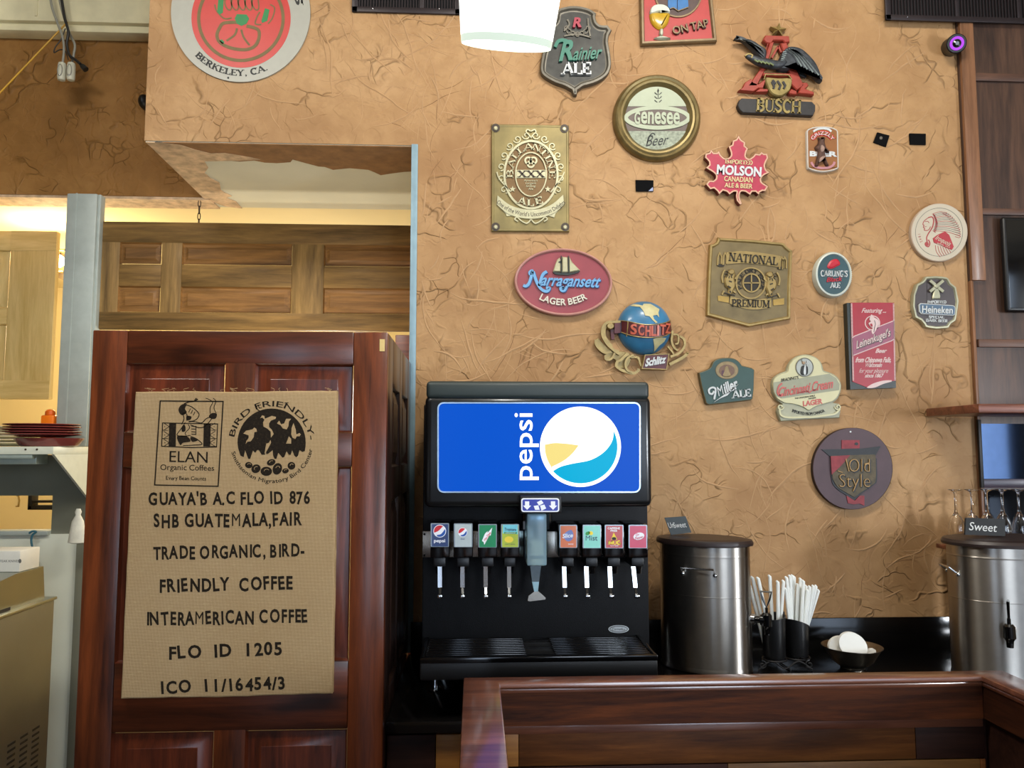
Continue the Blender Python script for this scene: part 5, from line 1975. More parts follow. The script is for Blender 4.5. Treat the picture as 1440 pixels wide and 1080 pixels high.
# ------------------------------------------------------------------ vents
M_VENT = plain('dark bronze vent', '#2a2224', .45, .3, var=.1)
M_VENTD = plain('vent inside', '#0a090b', .8)


def vent(label, x0, y0, x1, y1, divs, off, nsl):
    B = WY - off
    Y = B - .012
    t = Thing('air_vent', label, 'vent')
    a, b = P(x0, y1, Y), P(x1, y0, Y)
    t.loc = Vector(((a.x + b.x) / 2, B - .006, a.z))
    box(t, 'backing', M_VENTD, a.x + .004, B - .002, a.z + .004, b.x - .004, B - .0005, b.z - .004)
    fw = .026
    for q in ((a.x, a.z, b.x, a.z + fw), (a.x, b.z - fw, b.x, b.z), (a.x, a.z, a.x + fw, b.z), (b.x - fw, a.z, b.x, b.z)):
        box(t, 'frame', M_VENT, q[0], Y, q[1], q[2], B - .0008, q[3], .003)
    for px in divs:
        x = P(px, y0, Y).x
        box(t, 'frame', M_VENT, x - .008, Y + .001, a.z + .01, x + .008, B - .001, b.z - .01, .002)
    for k in range(nsl):
        x = a.x + fw + (b.x - a.x - 2 * fw) * (k + .5) / nsl
        box(t, 'slats', M_VENT, x - .0022, B - .010, a.z + fw * .8, x + .0022, B - .002, b.z - fw * .8)
    for px in (x0 + 30, x1 - 30):
        ball(t, 'frame', M_CHROME, P(px, y1 - 3.5, Y), .0035, n=8)
    t.done()


vent('dark vent grille left of the white pendant lamp', 494.5, -60, 648, 16, (594,), 0, 34)
vent('dark vent grille in the upper right corner over the panelling', 1246, -60, 1520, 27.5, (1343, 1429), .0305, 60)

# ------------------------------------------------------------------ pendant lamp
M_SHADE = emit('lit white glass', '#fbfff8', 2.6)
M_SHADER = emit('lit glass rim', '#e3f2e2', 1.0)
LY = 1.75
lc = P(712, 64, LY)
t = Thing('pendant_lamp', 'glowing white glass pendant lamp cut by the top photo edge', 'lamp', loc=lc + Vector((0, 0, .3)))
r0 = 66.5 * LY / FPX
prof = [(r0 * .90, .004), (r0 * .985, -.002), (r0, .002), (r0 * 1.012, .014)]
prof2 = [(r0 * 1.012, .014), (r0 * 1.10, .105), (r0 * 1.16, .17), (r0 * 1.1, .22), (r0 * .7, .26), (r0 * .3, .275)]
lathe(t, 'shade/rim', M_SHADER, prof, lc, 48, cap=False, sup=True)
lathe(t, 'shade', M_SHADE, prof2 + [(r0 * .25, .27), (r0 * .6, .25), (r0 * .9, .10), (r0 * .90, .004)], lc, 48, cap=False, sup=True)
# slight tilt of the hanging shade
for k in ('shade', 'shade/rim'):
    bm, _ = t.parts[k]
    bmesh.ops.rotate(bm, cent=lc, matrix=Matrix.Rotation(math.radians(22), 3, 'X') @ Matrix.Rotation(math.radians(3.2), 3, 'Y'), verts=bm.verts)
tube(t, 'fitter', M_STEEL, [lc + Vector((0, 0, .262)), lc + Vector((0, 0, .33)), lc + Vector((0, 0, .36))], [.035, .035, .012], 20)
tube(t, 'stem', M_STEEL, [lc + Vector((0, 0, .35)), Vector((lc.x, lc.y, CEIL))], .008, 12)
t.done()
point('pendant_bulb', lc + Vector((0, .0, -.06)), 16, (1.0, .97, .90), .06)

# ------------------------------------------------------------------ small things on the wall
t = Thing('spot_light', 'small black spotlight with a violet lit ring beside the panelling', 'spotlight')
p0, p1 = P(1336, 67, WY - .005), P(1345.5, 61, WY - .085)
t.loc = P(1340, 63, WY)
tube(t, 'bracket', M_BLACK, [P(1337, 66, WY - .0005), P(1337, 66, WY - .02)], .014, 12)
ax = (p1 - p0).normalized()
tube(t, 'body', M_BLACK, [p0, p0 + ax * .003, p1 - ax * .004, p1], [.034, .040, .042, .038], 24)
s_ = ax.cross(Vector((0, 0, 1))).normalized(); u_ = s_.cross(ax)
ring = [p1 + ax * .001 + (s_ * math.cos(a) + u_ * math.sin(a)) * .024 for a in [2 * PI * k / 24 for k in range(24)]]
tube(t, 'body/lit_ring', emit('violet ring light', '#b04be0', 1.3), ring, .0055, 8, closed=True)
tube(t, 'body/lens', M_BLACKG, [p1 - ax * .002, p1 + ax * .003, p1 + ax * .006], [.016, .016, .008], 16)
t.labels['body/lit_ring'] = 'violet lit ring'
t.done()


M_FOAMB = plain('black foam pad', '#0b0b0c', .9, spec=.1)


def pad(label, pts, extra=None):
    cx_ = sum(p[0] for p in pts) / 4; cy_ = sum(p[1] for p in pts) / 4
    t = Thing('adhesive_pad', label, 'mounting pad', loc=P(cx_, cy_, WY))
    d = Draw(t, 0, 0, 1, WY)
    d.poly('pad', M_FOAMB, pts, .0005, .007)
    if extra:
        extra(d)
    t.done()


pad('black rectangular pad under the round brass framed plaque', [(894, 253), (919, 253.5), (919, 269), (894.5, 269)], lambda d: d.poly('corner', plain('pale peeled corner', '#8d97b8', .5), [(918, 263), (918.5, 268.5), (912, 268.5)], .0068, .0076))
pad('small tilted black square pad, left of two pads', [(1234, 186), (1251, 190.5), (1246, 206.5), (1228.5, 200)], lambda d: d.poly('stud', M_STEEL, ell(1239, 194, 2.2, 2.2, 12), .0068, .009))
pad('black rectangular pad beside the tilted square pad', [(1279, 187.5), (1302, 188), (1302, 203.5), (1280, 203)], lambda d: d.poly('strip', M_FOAMB, [(1279.6, 188), (1283, 188), (1284, 203), (1280.4, 203)], .0068, .0082))
TONE = 0.70
# ------------------------------------------------------------------ beer signs on the stucco wall
def sign(label, ox, oy, s, u, v, cat='sign', name='wall_sign'):
    t = Thing(name, label, cat, loc=P(u / s + ox, v / s + oy, WY))
    return t, Draw(t, ox, oy, s, WY)


# 1 round white sign, top left -------------------------------------------------
M_SWHITE = plain('white sign enamel', '#b9b8aa', .45, var=.03)
M_SRED = plain('bright red enamel', '#d5352c', .45, var=.04)
M_SOLIVE = plain('olive brown line', '#7f6a3d', .6, var=.1)
M_SGREEN = plain('green enamel', '#128a45', .5, var=.06)
M_SDK = plain('dark sign print', '#2a2c2a', .6, var=.06)
t, d = sign('round white sign with a red centre, cut by the top photo edge', 180, 0, 4.8, 760, 85)
d.poly('plate', M_SWHITE, ell(760, 83, 470, 470, 96), .001, .008)
d.poly('plate', M_SRED, ell(763, 122, 335, 335, 80), .0075, .0088)
d.ring('plate', M_SOLIVE, ell(762, 125, 296, 294, 72), 22, .0085, .0094)
fl = lambda pts, w=16, m=M_SOLIVE: d.stroke('plate', m, spline(pts, 6), w, .0085, .0095)
fl([(740, 150), (650, 155), (620, 185), (600, 240), (625, 290), (700, 325), (790, 335), (850, 315), (880, 270), (885, 215), (860, 190), (800, 175)], 22)
fl([(735, 190), (720, 235), (665, 275)], 14); fl([(765, 200), (780, 250), (820, 305)], 14)
fl([(625, 270), (645, 292)], 20, M_SGREEN)
d.poly('plate', M_SGREEN, [(735, 95), (800, 98), (818, 125), (800, 160), (765, 175), (735, 160), (720, 125)], .0085, .0096)
d.poly('plate', M_SGREEN, [(615, -60), (650, -50), (640, 85), (618, 98), (602, 80)], .0085, .0096)
d.poly('plate', M_SGREEN, [(925, 55), (955, 65), (940, 140), (905, 155), (900, 140)], .0085, .0096)
fl([(585, 30), (600, 75), (650, 125), (700, 120)], 10); fl([(900, 165), (860, 160), (870, 115), (890, 80)], 10)
fl([(960, 30), (990, 55), (975, 120), (945, 160)], 9)
for k in range(5):
    x = 665 + 46 * k
    fl([(x, -40), (x - 12, 20), (x + 6, 60), (x + 26, 66), (x + 34, 40), (x + 24, -30)], 9)
d.arc_text('plate', M_SDK, 'BERKELEY, CA.', 762, 83, 404, 408, 137, 64, 42, False, .0078, .0086, font='slab')
d.arc_text('plate', M_SDK, "'S", 760, 88, 402, 402, -24, -8, 48, True, .0078, .0086, font='slab')
for a in ((676, 525),):
    d.poly('plate', M_SDK, ell(a[0], a[1], 7, 7, 12), .0078, .009)
t.done()

# 2 dark shield with green script ----------------------------------------------
M_PEW = plain('dark pewter', '#3f3f3b', .5, .35, var=.35, vscale=26)
M_PEWL = plain('pewter rim', '#6d685c', .45, .4, var=.25, vscale=30)
M_TEAL = plain('teal lettering', '#1f8068', .45, var=.08)
M_LWHT = plain('white lettering', '#dfe3e2', .45, var=.05)
M_LRED = plain('crimson lettering', '#b52844', .45, var=.08)
t, d = sign('dark pewter shield plaque reading ALE, partly behind the white pendant lamp', 620, 0, 5.538, 1060, 400)
sh = [(905, 70), (945, 55)] + spline([(945, 55), (1010, 42), (1085, 45), (1160, 65), (1212, 100)], 4)[1:] + spline([(1205, 125), (1215, 165), (1245, 190), (1300, 192)], 4) + [(1332, 232)] + spline([(1310, 270), (1305, 330), (1322, 430), (1325, 520), (1290, 590), (1210, 640), (1110, 670)], 5) + [(1065, 700), (1060, 738), (1035, 738)] + spline([(1020, 700), (960, 668), (880, 640), (800, 590), (775, 540), (785, 440), (810, 330), (800, 260), (780, 200)], 5) + [(800, 180)] + spline([(850, 180), (885, 150), (893, 110)], 4)
d.loft('plate', M_PEWL, sh, [(0, .001), (0, .020), (6, .026), (22, .026), (34, .018), (44, .017)], capmat=M_PEW)
d.text('lettering', M_TEAL, 'R', 985, 388, 110, 150, -6, .015, .030, shear=.35, weight=.03)
d.text('lettering', M_TEAL, 'ainier', 1145, 408, 215, 100, -4, .015, .030, shear=.35, weight=.015)
d.stroke('lettering', M_TEAL, spline([(890, 365), (915, 320), (960, 312), (1000, 330)], 5), 26, .015, .028)
d.text('lettering', M_LWHT, 'ALE', 1058, 530, 230, 94, 0, .015, .030, font='slab')
d.text('emblem', M_LRED, 'R', 1063, 172, 66, 70, 0, .015, .030, shear=.2, weight=.04)
for k in range(7):
    a = math.radians(20 + 140 * k / 6)
    d.stroke('emblem', M_PEWL, ell(1063 + 90 * math.cos(a), 195 + 70 * math.sin(a), 16, 16, 10), 8, .015, .023, closed=True)
d.stroke('emblem', M_PEWL, spline([(960, 240), (1000, 190), (985, 150)], 4), 12, .015, .024)
d.stroke('emblem', M_PEWL, spline([(1165, 290), (1150, 200), (1145, 140)], 4), 12, .015, .024)
d.stroke('emblem', M_PEWL, spline([(960, 280), (1060, 265), (1170, 290)], 4), 12, .015, .024)
t.done()

# 3 red "on tap" sign ----------------------------------------------------------
M_OTRED = plain('tap sign red', '#c23a37', .5, var=.06)
M_BRZ = plain('bronze frame', '#8a7452', .45, .3, var=.2, vscale=30)
M_BLU = plain('blue coat', '#2676b8', .5, var=.12)
M_DRKB = plain('brown medallion', '#5c4742', .6, var=.15)
M_GOLD = plain('beer gold', '#d8ad2c', .3, var=.15, coat=.4)
M_FOAM = plain('beer foam', '#dde4d2', .5, var=.06)
M_GLSB = plain('beer glass foot', '#b3b59a', .3, var=.08, coat=.4)
t, d = sign('red sign with a glass of beer and raised letters, cut by the top photo edge', 880, 0, 10.286, 760, 300)
out = [(205, -420), (1210, -500), (1325, 590), (225, 640)]
d.loft('frame', M_BRZ, out, [(0, .001), (0, .020), (14, .026), (40, .026), (58, .016)], capmat=M_OTRED)
d.poly('medallion', M_DRKB, ell(760, -120, 340, 360, 48), .015, .0185)
d.ring('medallion', M_BRZ, ell(760, -120, 350, 370, 48), 22, .015, .022)
d.poly('medallion', M_BLU, [(610, -200), (740, -220), (740, 130), (690, 105), (640, 125), (612, 90)], .018, .024)
d.poly('medallion', M_BLU, [(750, -220), (880, -200), (908, 95), (830, 130), (765, 150), (750, 130)], .018, .024)
d.stroke('medallion', M_BRZ, [(640, 125), (690, 108), (760, 155), (905, 100)], 12, .018, .026)
bowl = spline([(362, 170), (360, 250), (390, 330), (455, 390), (500, 410), (520, 412), (560, 385), (615, 330), (640, 260), (642, 170), (500, 160)], 4, True)
d.loft('beer_glass', M_GOLD, bowl, [(0, .015), (0, .020), (22, .030), (48, .034)])
d.loft('beer_glass', M_FOAM, spline([(360, 190), (362, 120), (395, 75), (460, 52), (540, 55), (600, 80), (640, 125), (642, 175), (560, 165), (525, 160), (512, 190), (495, 160), (430, 175)], 4, True), [(0, .015), (0, .024), (8, .033), (14, .035)])
d.loft('beer_glass', M_GLSB, [(498, 405), (545, 405), (550, 470), (535, 515), (505, 515), (488, 470)], [(0, .015), (0, .024), (12, .030)])
d.loft('beer_glass', M_GLSB, spline([(410, 550), (490, 515), (560, 515), (655, 550), (560, 565), (480, 565)], 4, True), [(0, .015), (0, .024), (12, .028)])
d.text('lettering', M_DRKB, 'ON TAP', 938, 386, 530, 118, -13, .015, .026, weight=.02)
d.text('lettering', M_BRZ, 'ON TAP', 932, 382, 530, 112, -13, .025, .030, weight=.0)
t.done()

# 4 round brass framed plaque ----------------------------------------------------
M_BRASS = plain('aged brass', '#8f7d50', .4, .6, var=.22, vscale=24)
M_MINT = plain('pale mint face', '#b9c2a4', .5, var=.05)
M_MINTS = plain('speckled mint face', '#a3ab95', .6, var=.35, vscale=90)
M_TAUPE = plain('taupe face', '#6a5a51', .55, var=.08)
t, d = sign('round plaque in a thick brass rim with a brown band and a pale oval', 840, 90, 7.2, 612, 530)
cx_, cy_ = 612, 530
circ = ell(cx_, cy_, 446, 442, 80)
d.loft('rim', M_BRASS, circ, [(0, .001), (0, .012), (10, .022), (30, .030), (50, .026), (70, .032), (90, .030), (112, .018), (125, .012)], capmat=M_TAUPE)
for a0, a1, m in ((200.5, 339.5, M_MINT), (23.5, 156.5, M_MINTS)):
    d.poly('face', m, ell(cx_, 545, 325, 336, 30, 0, a0, a1), .011, .0135)
d.ring('face', M_MINT, ell(608, 543, 338, 122, 56), 40, .012, .0165)
ov = ell(608, 543, 318, 84, 48)
d.poly('face', M_TAUPE, ov, .012, .0150)
d.text('lettering', M_MINT, 'G', 405, 544, 62, 118, 1.5, .0145, .019, weight=.03)
d.text('lettering', M_MINT, 'enesee', 638, 517, 396, 172, 1.5, .0145, .019, weight=.025)
d.text('lettering', M_SDK, 'Beer', 610, 768, 220, 110, -4, .013, .0155, shear=.4, weight=-.005)
d.stroke('lettering', M_SDK, spline([(505, 800), (520, 740), (560, 700), (585, 715)], 5), 9, .013, .0155)
d.stroke('lettering', M_SDK, [(616, 270), (616, 350)], 5, .013, .0155)
d.poly('lettering', M_SDK, [(616, 245), (626, 270), (616, 290), (606, 270)], .013, .0155)
for yy in (285, 325, 362):
    for sg in (-1, 1):
        d.poly('lettering', M_SDK, [(616 + sg * 6, yy + 24), (616 + sg * 34, yy - 2), (616 + sg * 37, yy + 6), (616 + sg * 16, yy + 24)], .013, .0155)
t.done()

# 5 red letter A with eagle and a black name board -------------------------------
M_ARED = plain('carved red paint', '#a9402f', .45, var=.15, vscale=40)
M_FEA = plain('dark feathers', '#3c4146', .5, .15, var=.5, vscale=60)
M_FEAL = plain('light feathers', '#7b8684', .5, .15, var=.3, vscale=60)
M_GLD = plain('gilt paint', '#a8945a', .42, .35, var=.25, vscale=40)
M_BOARD = plain('charred board', '#33302f', .6, var=.25, vscale=40)
t, d = sign('red carved letter with a dark spread-winged eagle, gold star and black name board', 1000, 20, 4.5, 420, 340)
zA = (.004, .030)
for pts in ([(345, 130), (495, 135), (500, 175), (470, 180), (455, 165), (395, 165), (380, 185), (350, 180), (330, 160)],
            [(372, 180), (402, 170), (345, 350), (290, 455), (230, 455), (250, 430), (315, 340)],
            [(440, 180), (480, 178), (545, 355), (590, 450), (545, 480), (505, 440), (500, 380)],
            [(175, 480), (200, 462), (215, 430), (255, 405), (270, 430), (300, 440), (355, 400), (330, 470), (300, 468), (270, 490)],
            [(275, 492), (310, 468), (365, 470), (360, 492)],
            [(490, 490), (510, 470), (545, 485), (545, 508), (500, 505)],
            [(550, 500), (560, 478), (580, 430), (610, 430), (620, 450), (600, 470), (655, 490), (652, 510)],
            [(330, 368), (505, 372), (512, 392), (330, 388)]):
    d.loft('letter', M_ARED, pts, [(0, zA[0]), (0, zA[1] - .005), (5, zA[1])])
d.stroke('letter', M_ARED, [(425, 200), (385, 275)], 12, .008, .024)
d.stroke('letter', M_ARED, [(425, 200), (445, 240)], 12, .008, .024)
d.stroke('letter', M_GLD, [(335, 412), (345, 380), (490, 384), (512, 412)], 5, .026, .032)
for px in (440, 465):
    d.stroke('letter', M_ARED, [(360 + (px - 440), 185), (310 + (px - 440) * .6, 340)], 4, .028, .032)
# eagle: tapering body, neck, wings of feather fingers
bodyp = [(222, 262), (262, 282), (300, 300), (350, 312), (400, 322), (440, 318), (470, 300)]
bp_ = [d.at(u, v, .045) for u, v in spline(bodyp, 4)]
nB = len(bp_)
tube(t, 'eagle', M_FEA, bp_, [0.007 + .014 * math.sin(PI * min(1, (i + 2) / nB * .85)) for i in range(nB)], 12)
lw = spline([(330, 285), (290, 245), (245, 195), (200, 160), (150, 148), (200, 143), (260, 155), (310, 185), (355, 220), (350, 270)], 4, True)
d.loft('eagle', M_FEA, lw, [(0, .018), (0, .034), (8, .044), (16, .046)])
rw = spline([(425, 330), (450, 250), (485, 205), (530, 196), (585, 215), (640, 265), (680, 320), (712, 410), (690, 412), (650, 375), (590, 335), (540, 325), (480, 345)], 4, True)
d.loft('eagle', M_FEA, rw, [(0, .018), (0, .040), (8, .050), (20, .053)])
for k in range(9):
    f = k / 8
    d.stroke('eagle', M_FEAL if k % 2 else M_FEA, spline([(470 + 60 * f, 225 - 8 * math.sin(f * 3)), (520 + 75 * f, 260 + 10 * f), (555 + 145 * f, 320 + 75 * f)], 4), 9, .050, .056)
for k in range(6):
    f = k / 5
    d.stroke('eagle', M_FEAL if k % 2 else M_FEA, spline([(335 - 20 * f, 245 - 30 * f), (290 - 30 * f, 205 - 20 * f), (240 - 55 * f, 172 - 16 * f)], 4), 6, .043, .049)
for k in range(7):
    d.stroke('eagle', M_FEAL, [(455 - 4 * k, 240 + 14 * k), (485 - 6 * k, 232 + 14 * k)], 7, .050, .055)
d.stroke('eagle', M_GLD, spline([(215, 262), (235, 250), (262, 258), (255, 275)], 4), 8, .050, .060)
for k in range(5):
    d.stroke('eagle', plain('greenish feathers', '#6d7a4f', .5, .2, var=.3), [(275 + 24 * k, 286 + 5 * k), (300 + 24 * k, 302 + 5 * k)], 9, .064, .070)
d.loft('eagle', M_FEA, [(545, 345), (580, 370), (605, 390), (600, 402), (560, 385)], [(0, .01), (0, .022)])
shd = spline([(345, 400), (380, 398), (430, 402), (510, 405), (505, 470), (470, 505), (430, 518), (385, 500), (355, 450)], 3, True)
d.loft('shield', M_GLD, shd, [(0, .010), (0, .032), (6, .038)])
for pts in ([(385, 425), (400, 455), (395, 470)], [(420, 420), (440, 450), (430, 475)], [(455, 425), (470, 450), (460, 470)], [(390, 415), (410, 440)]):
    d.stroke('shield', M_BOARD, pts, 13, .036, .042)
star = []
for k in range(10):
    a = math.radians(-90 + 36 * k + 8); r = 52 if k % 2 == 0 else 22
    star.append((425 + r * math.cos(a) * 1.05, 97 + r * math.sin(a) * .85))
bm, mi = t.use('star', M_GLD)
ctr = bm.verts.new(d.at(425, 97, .046))
sv = [bm.verts.new(d.at(u, v, .026)) for u, v in star]
sb = [bm.verts.new(d.at(u, v, .026, .004)) for u, v in star]
for i in range(10):
    bm.faces.new((ctr, sv[i], sv[(i + 1) % 10])).material_index = mi
    bm.faces.new((sv[i], sb[i], sb[(i + 1) % 10], sv[(i + 1) % 10])).material_index = mi
bd = [(178, 545), (195, 530), (640, 552), (662, 575), (660, 610), (645, 642), (200, 622), (178, 600), (168, 575)]
d.loft('name_board', M_BOARD, bd, [(0, .001), (0, .022), (4, .026)])
d.text('name_board/lettering', M_GLD, 'BUSCH', 430, 578, 285, 84, 2.6, .024, .032, font='slab', weight=-.008)
t.done()

# 6 small tall plaque with a standing bear --------------------------------------
M_CREAMR = plain('cream rim', '#dfd8cc', .4, var=.04)
M_GBRN = plain('caramel face', '#9c6431', .5, var=.06)
M_PINK = plain('pink ribbon', '#c98a90', .5, var=.08)
M_BEAR = plain('bear fur', '#5b3a2a', .6, var=.35, vscale=80)
M_BEARL = plain('pale fur', '#a58676', .6, var=.3, vscale=80)
t, d = sign('small upright plaque with a standing brown bear and a cream rim', 1120, 165, 12, 445, 535)
o = spline([(172, 235), (200, 195), (300, 160), (440, 148), (580, 160), (675, 195), (708, 235)], 5) + spline([(712, 500), (718, 830), (690, 870), (590, 905), (450, 922), (310, 905), (215, 870), (185, 830), (176, 500)], 5)[0:]
d.loft('plate', M_CREAMR, o, [(0, .001), (0, .012), (8, .016), (20, .016), (24, .014)], capmat=M_GBRN)
d.arc_text('plate', M_SRED, 'GRIZZLY', 440, 470, 205, 205, 208, 332, 78, True, .0138, .0165, weight=.06)
d.arc_text('plate', M_LWHT, 'GRIZZLY', 440, 470, 205, 205, 208, 332, 56, True, .016, .0172, weight=.0)
d.stroke('plate', M_LWHT, spline([(285, 240), (350, 200), (440, 185), (540, 200), (590, 240)], 5), 34, .0138, .0155)
d.text('plate', M_LWHT, 'BEER', 445, 615, 450, 80, 1, .0138, .0160, weight=.05)
d.loft('bear', M_BEAR, spline([(378, 345), (385, 322), (420, 335), (470, 325), (500, 322), (500, 355), (495, 410), (530, 510), (570, 560), (565, 590), (520, 580), (500, 560), (510, 640), (540, 740), (565, 800), (520, 812), (490, 770), (450, 690), (400, 760), (375, 815), (325, 812), (335, 760), (365, 640), (370, 560), (340, 540), (325, 490), (370, 440), (385, 390)], 3, True), [(0, .013), (0, .018), (18, .026), (34, .029)])
d.loft('bear', M_BEARL, spline([(400, 690), (450, 650), (490, 660), (420, 740), (385, 750)], 3, True), [(0, .02), (0, .030), (8, .032)])
d.loft('bear', M_BEARL, spline([(430, 460), (480, 500), (470, 560), (430, 580), (410, 520)], 3, True), [(0, .02), (0, .030), (10, .032)])
d.stroke('plate', M_PINK, spline([(250, 755), (285, 810), (360, 845), (450, 855), (550, 845), (620, 805), (645, 750)], 5), 38, .0138, .0165)
t.done()

# 7 tall brass plaque with an oval -------------------------------------------------
M_BRS2 = plain('bright brass sheet', '#9a8a58', .45, .4, var=.25, vscale=10)
M_BRSD = plain('brown brass recess', '#86673d', .5, .3, var=.15, vscale=20)
M_IVO = plain('pale gilt relief', '#d8d3ad', .38, .35, var=.10, vscale=40)
M_BRDK = plain('dark corner', '#4c4037', .5, .3, var=.2)
t, d = sign('tall brass plaque with a scrolled oval, leftmost of the upper wall signs', 670, 150, 4.364, 332, 435)
d.loft('plate', M_BRS2, [(92, 105), (568, 112), (570, 768), (92, 765)], [(0, .001), (0, .010), (5, .014), (13, .014), (17, .012)])
for a in ((118, 130), (540, 134), (118, 737), (545, 738)):
    d.poly('plate', M_BRDK, ell(a[0], a[1], 26, 26, 20), .011, .0145)
    d.loft('screw', M_IVO, ell(a[0], a[1], 13, 13, 16), [(0, .014), (0, .018), (5, .021)])
d.poly('plate', M_BRSD, ell(335, 415, 160, 205, 60), .0115, .0135)
rl = lambda pts, w, closed=False, z=.020: d.stroke('relief', M_IVO, pts, w, .012, z, closed=closed)
rl(ell(335, 417, 163, 207, 64), 13, True)
rl(ell(335, 415, 95, 134, 48), 7, True)
d.arc_text('relief', M_IVO, 'BALLANTINE', 335, 415, 130, 172, 172, 370, 42, True, .012, .020, font='slab', weight=-.022)
d.text('relief', M_IVO, 'A', 280, 578, 52, 46, 12, .012, .020, font='slab')
d.text('relief', M_IVO, 'L', 333, 588, 42, 46, 0, .012, .020, font='slab')
d.text('relief', M_IVO, 'E', 384, 576, 46, 46, -14, .012, .020, font='slab')
d.poly('relief', M_IVO, [(245, 388), (428, 388), (428, 437), (245, 437)], .012, .017)
d.text('relief', M_BRDK, 'XXX', 337, 412, 165, 40, 0, .0165, .0190, font='slab')
for yy, tx, ww in ((452, "America's", 84), (468, 'Largest', 66), (486, 'Selling', 60), (504, 'Ale', 30)):
    d.text('relief', M_IVO, tx, 334, yy, ww, 13, 0, .012, .016, shear=.2)
for px, py in ((318, 330), (350, 330), (334, 352)):
    rl(ell(px, py, 19, 19, 18), 11, True, .018)
for sx_ in (222, 438):
    st = []
    for k in range(10):
        a = math.radians(-90 + 36 * k); r = 20 if k % 2 == 0 else 8
        st.append((sx_ + r * math.cos(a), 506 + r * math.sin(a)))
    d.poly('relief', M_IVO, st, .012, .018)
# scrollwork round the oval
for k in range(20):
    a = math.radians(-90 + (k + .5) * 18)
    if 40 < math.degrees(a) % 360 < 140:
        continue
    cx0, cy0 = 335 + 186 * math.cos(a), 405 + 232 * math.sin(a)
    sg = 1 if math.cos(a) > 0 else -1
    pts = []
    for i in range(15):
        f = i / 14
        r = 26 * (1 - .75 * f)
        b_ = a + PI * .5 * sg + sg * f * 2 * PI * 1.15
        pts.append((cx0 + r * math.cos(b_), cy0 + r * math.sin(b_)))
    rl(pts, 6, z=.017)
rl(spline([(125, 400), (140, 440), (190, 500), (210, 520)], 5), 7); rl(spline([(540, 400), (520, 440), (475, 500), (455, 525)], 5), 7)
for sg in (-1, 1):
    rl(spline([(335, 150), (335 + 22 * sg, 140), (335 + 30 * sg, 155), (335 + 16 * sg, 168), (335, 190)], 4), 7)
    rl(spline([(335, 690), (335 + 25 * sg, 715), (335 + 60 * sg, 700), (335 + 85 * sg, 678), (335 + 100 * sg, 690), (335 + 80 * sg, 704)], 4), 7)
rib = spline([(130, 545), (200, 600), (270, 625), (335, 632), (400, 625), (470, 595), (532, 540)], 6)
ribL = spline([(538, 600), (480, 650), (400, 680), (335, 687), (265, 680), (190, 655), (125, 600)], 6)
d.poly('relief', M_IVO, rib + ribL, .012, .019)
d.arc_text('relief', M_BRDK, "One of the World's Uncommon Delights", 335, 375, 295, 285, 134, 46, 26, False, .0185, .0200)
d.poly('relief', M_IVO, [(165, 640), (225, 668), (185, 672), (180, 655)], .012, .016)
d.poly('relief', M_IVO, [(500, 640), (440, 668), (478, 680), (485, 655)], .012, .016)
t.done()

# 8 red maple leaf ------------------------------------------------------------
M_LEAF = plain('leaf red', '#c03550', .5, var=.10, vscale=30)
M_LEAFE = plain('leaf edge cream', '#e6b596', .5, var=.05)
M_LEAFS = plain('leaf side maroon', '#6e1d20', .5, var=.1)
M_LCRM = plain('cream lettering', '#e9d39c', .45, var=.05)
t, d = sign('red maple leaf shaped sign with cream edge', 970, 180, 8.308, 560, 480)
lf = [(572, 85), (600, 135), (648, 165), (645, 205), (682, 240)] + spline([(665, 275), (655, 320), (672, 350), (705, 355), (745, 325)], 3) + [(765, 298), (815, 305), (840, 278), (865, 298), (905, 300), (918, 350)] + spline([(895, 390), (880, 440), (895, 490)], 3) + [(935, 520)] + spline([(880, 545), (840, 580), (840, 625), (870, 650)], 3) + [(918, 682), (882, 738)] + spline([(850, 735), (820, 750)], 2) + [(805, 778)] + spline([(770, 745), (730, 745)], 2) + [(705, 782)] + spline([(650, 745), (610, 740), (590, 760), (585, 810), (610, 885)], 3) + [(588, 895)] + spline([(550, 850), (540, 790), (545, 745), (510, 745)], 3) + [(465, 778), (435, 745), (390, 730), (345, 775)] + spline([(320, 735), (285, 705)], 2) + [(240, 715), (190, 657), (228, 612)] + spline([(275, 615), (305, 590), (305, 550), (270, 515)], 3) + [(190, 465), (228, 428)] + spline([(225, 395), (205, 370)], 2) + [(178, 345), (185, 300), (230, 288), (250, 252), (280, 288), (320, 288), (342, 268)] + spline([(360, 310), (400, 348), (445, 352), (480, 320), (478, 280)], 3) + [(455, 215), (495, 195), (505, 145), (545, 130)]
d.loft('leaf', M_LEAFS, lf, [(0, .003), (0, .030)], cap=False)
d.loft('leaf', M_LEAFE, lf, [(0, .0295), (2, .031), (15, .031), (18, .0295)], capmat=M_LEAF)
d.text('lettering', M_LCRM, 'IMPORTED', 575, 398, 325, 52, 3, .0293, .033, font='slab', weight=-.01)
d.text('lettering', M_LWHT, 'MOLSON', 578, 497, 532, 106, 3.4, .0293, .034, weight=.035)
d.text('lettering', M_LCRM, 'CANADIAN', 570, 598, 340, 58, 3, .0293, .033, weight=.02)
d.text('lettering', M_LCRM, 'ALE & BEER', 570, 672, 322, 52, 3, .0293, .033, weight=.02)
t.done()

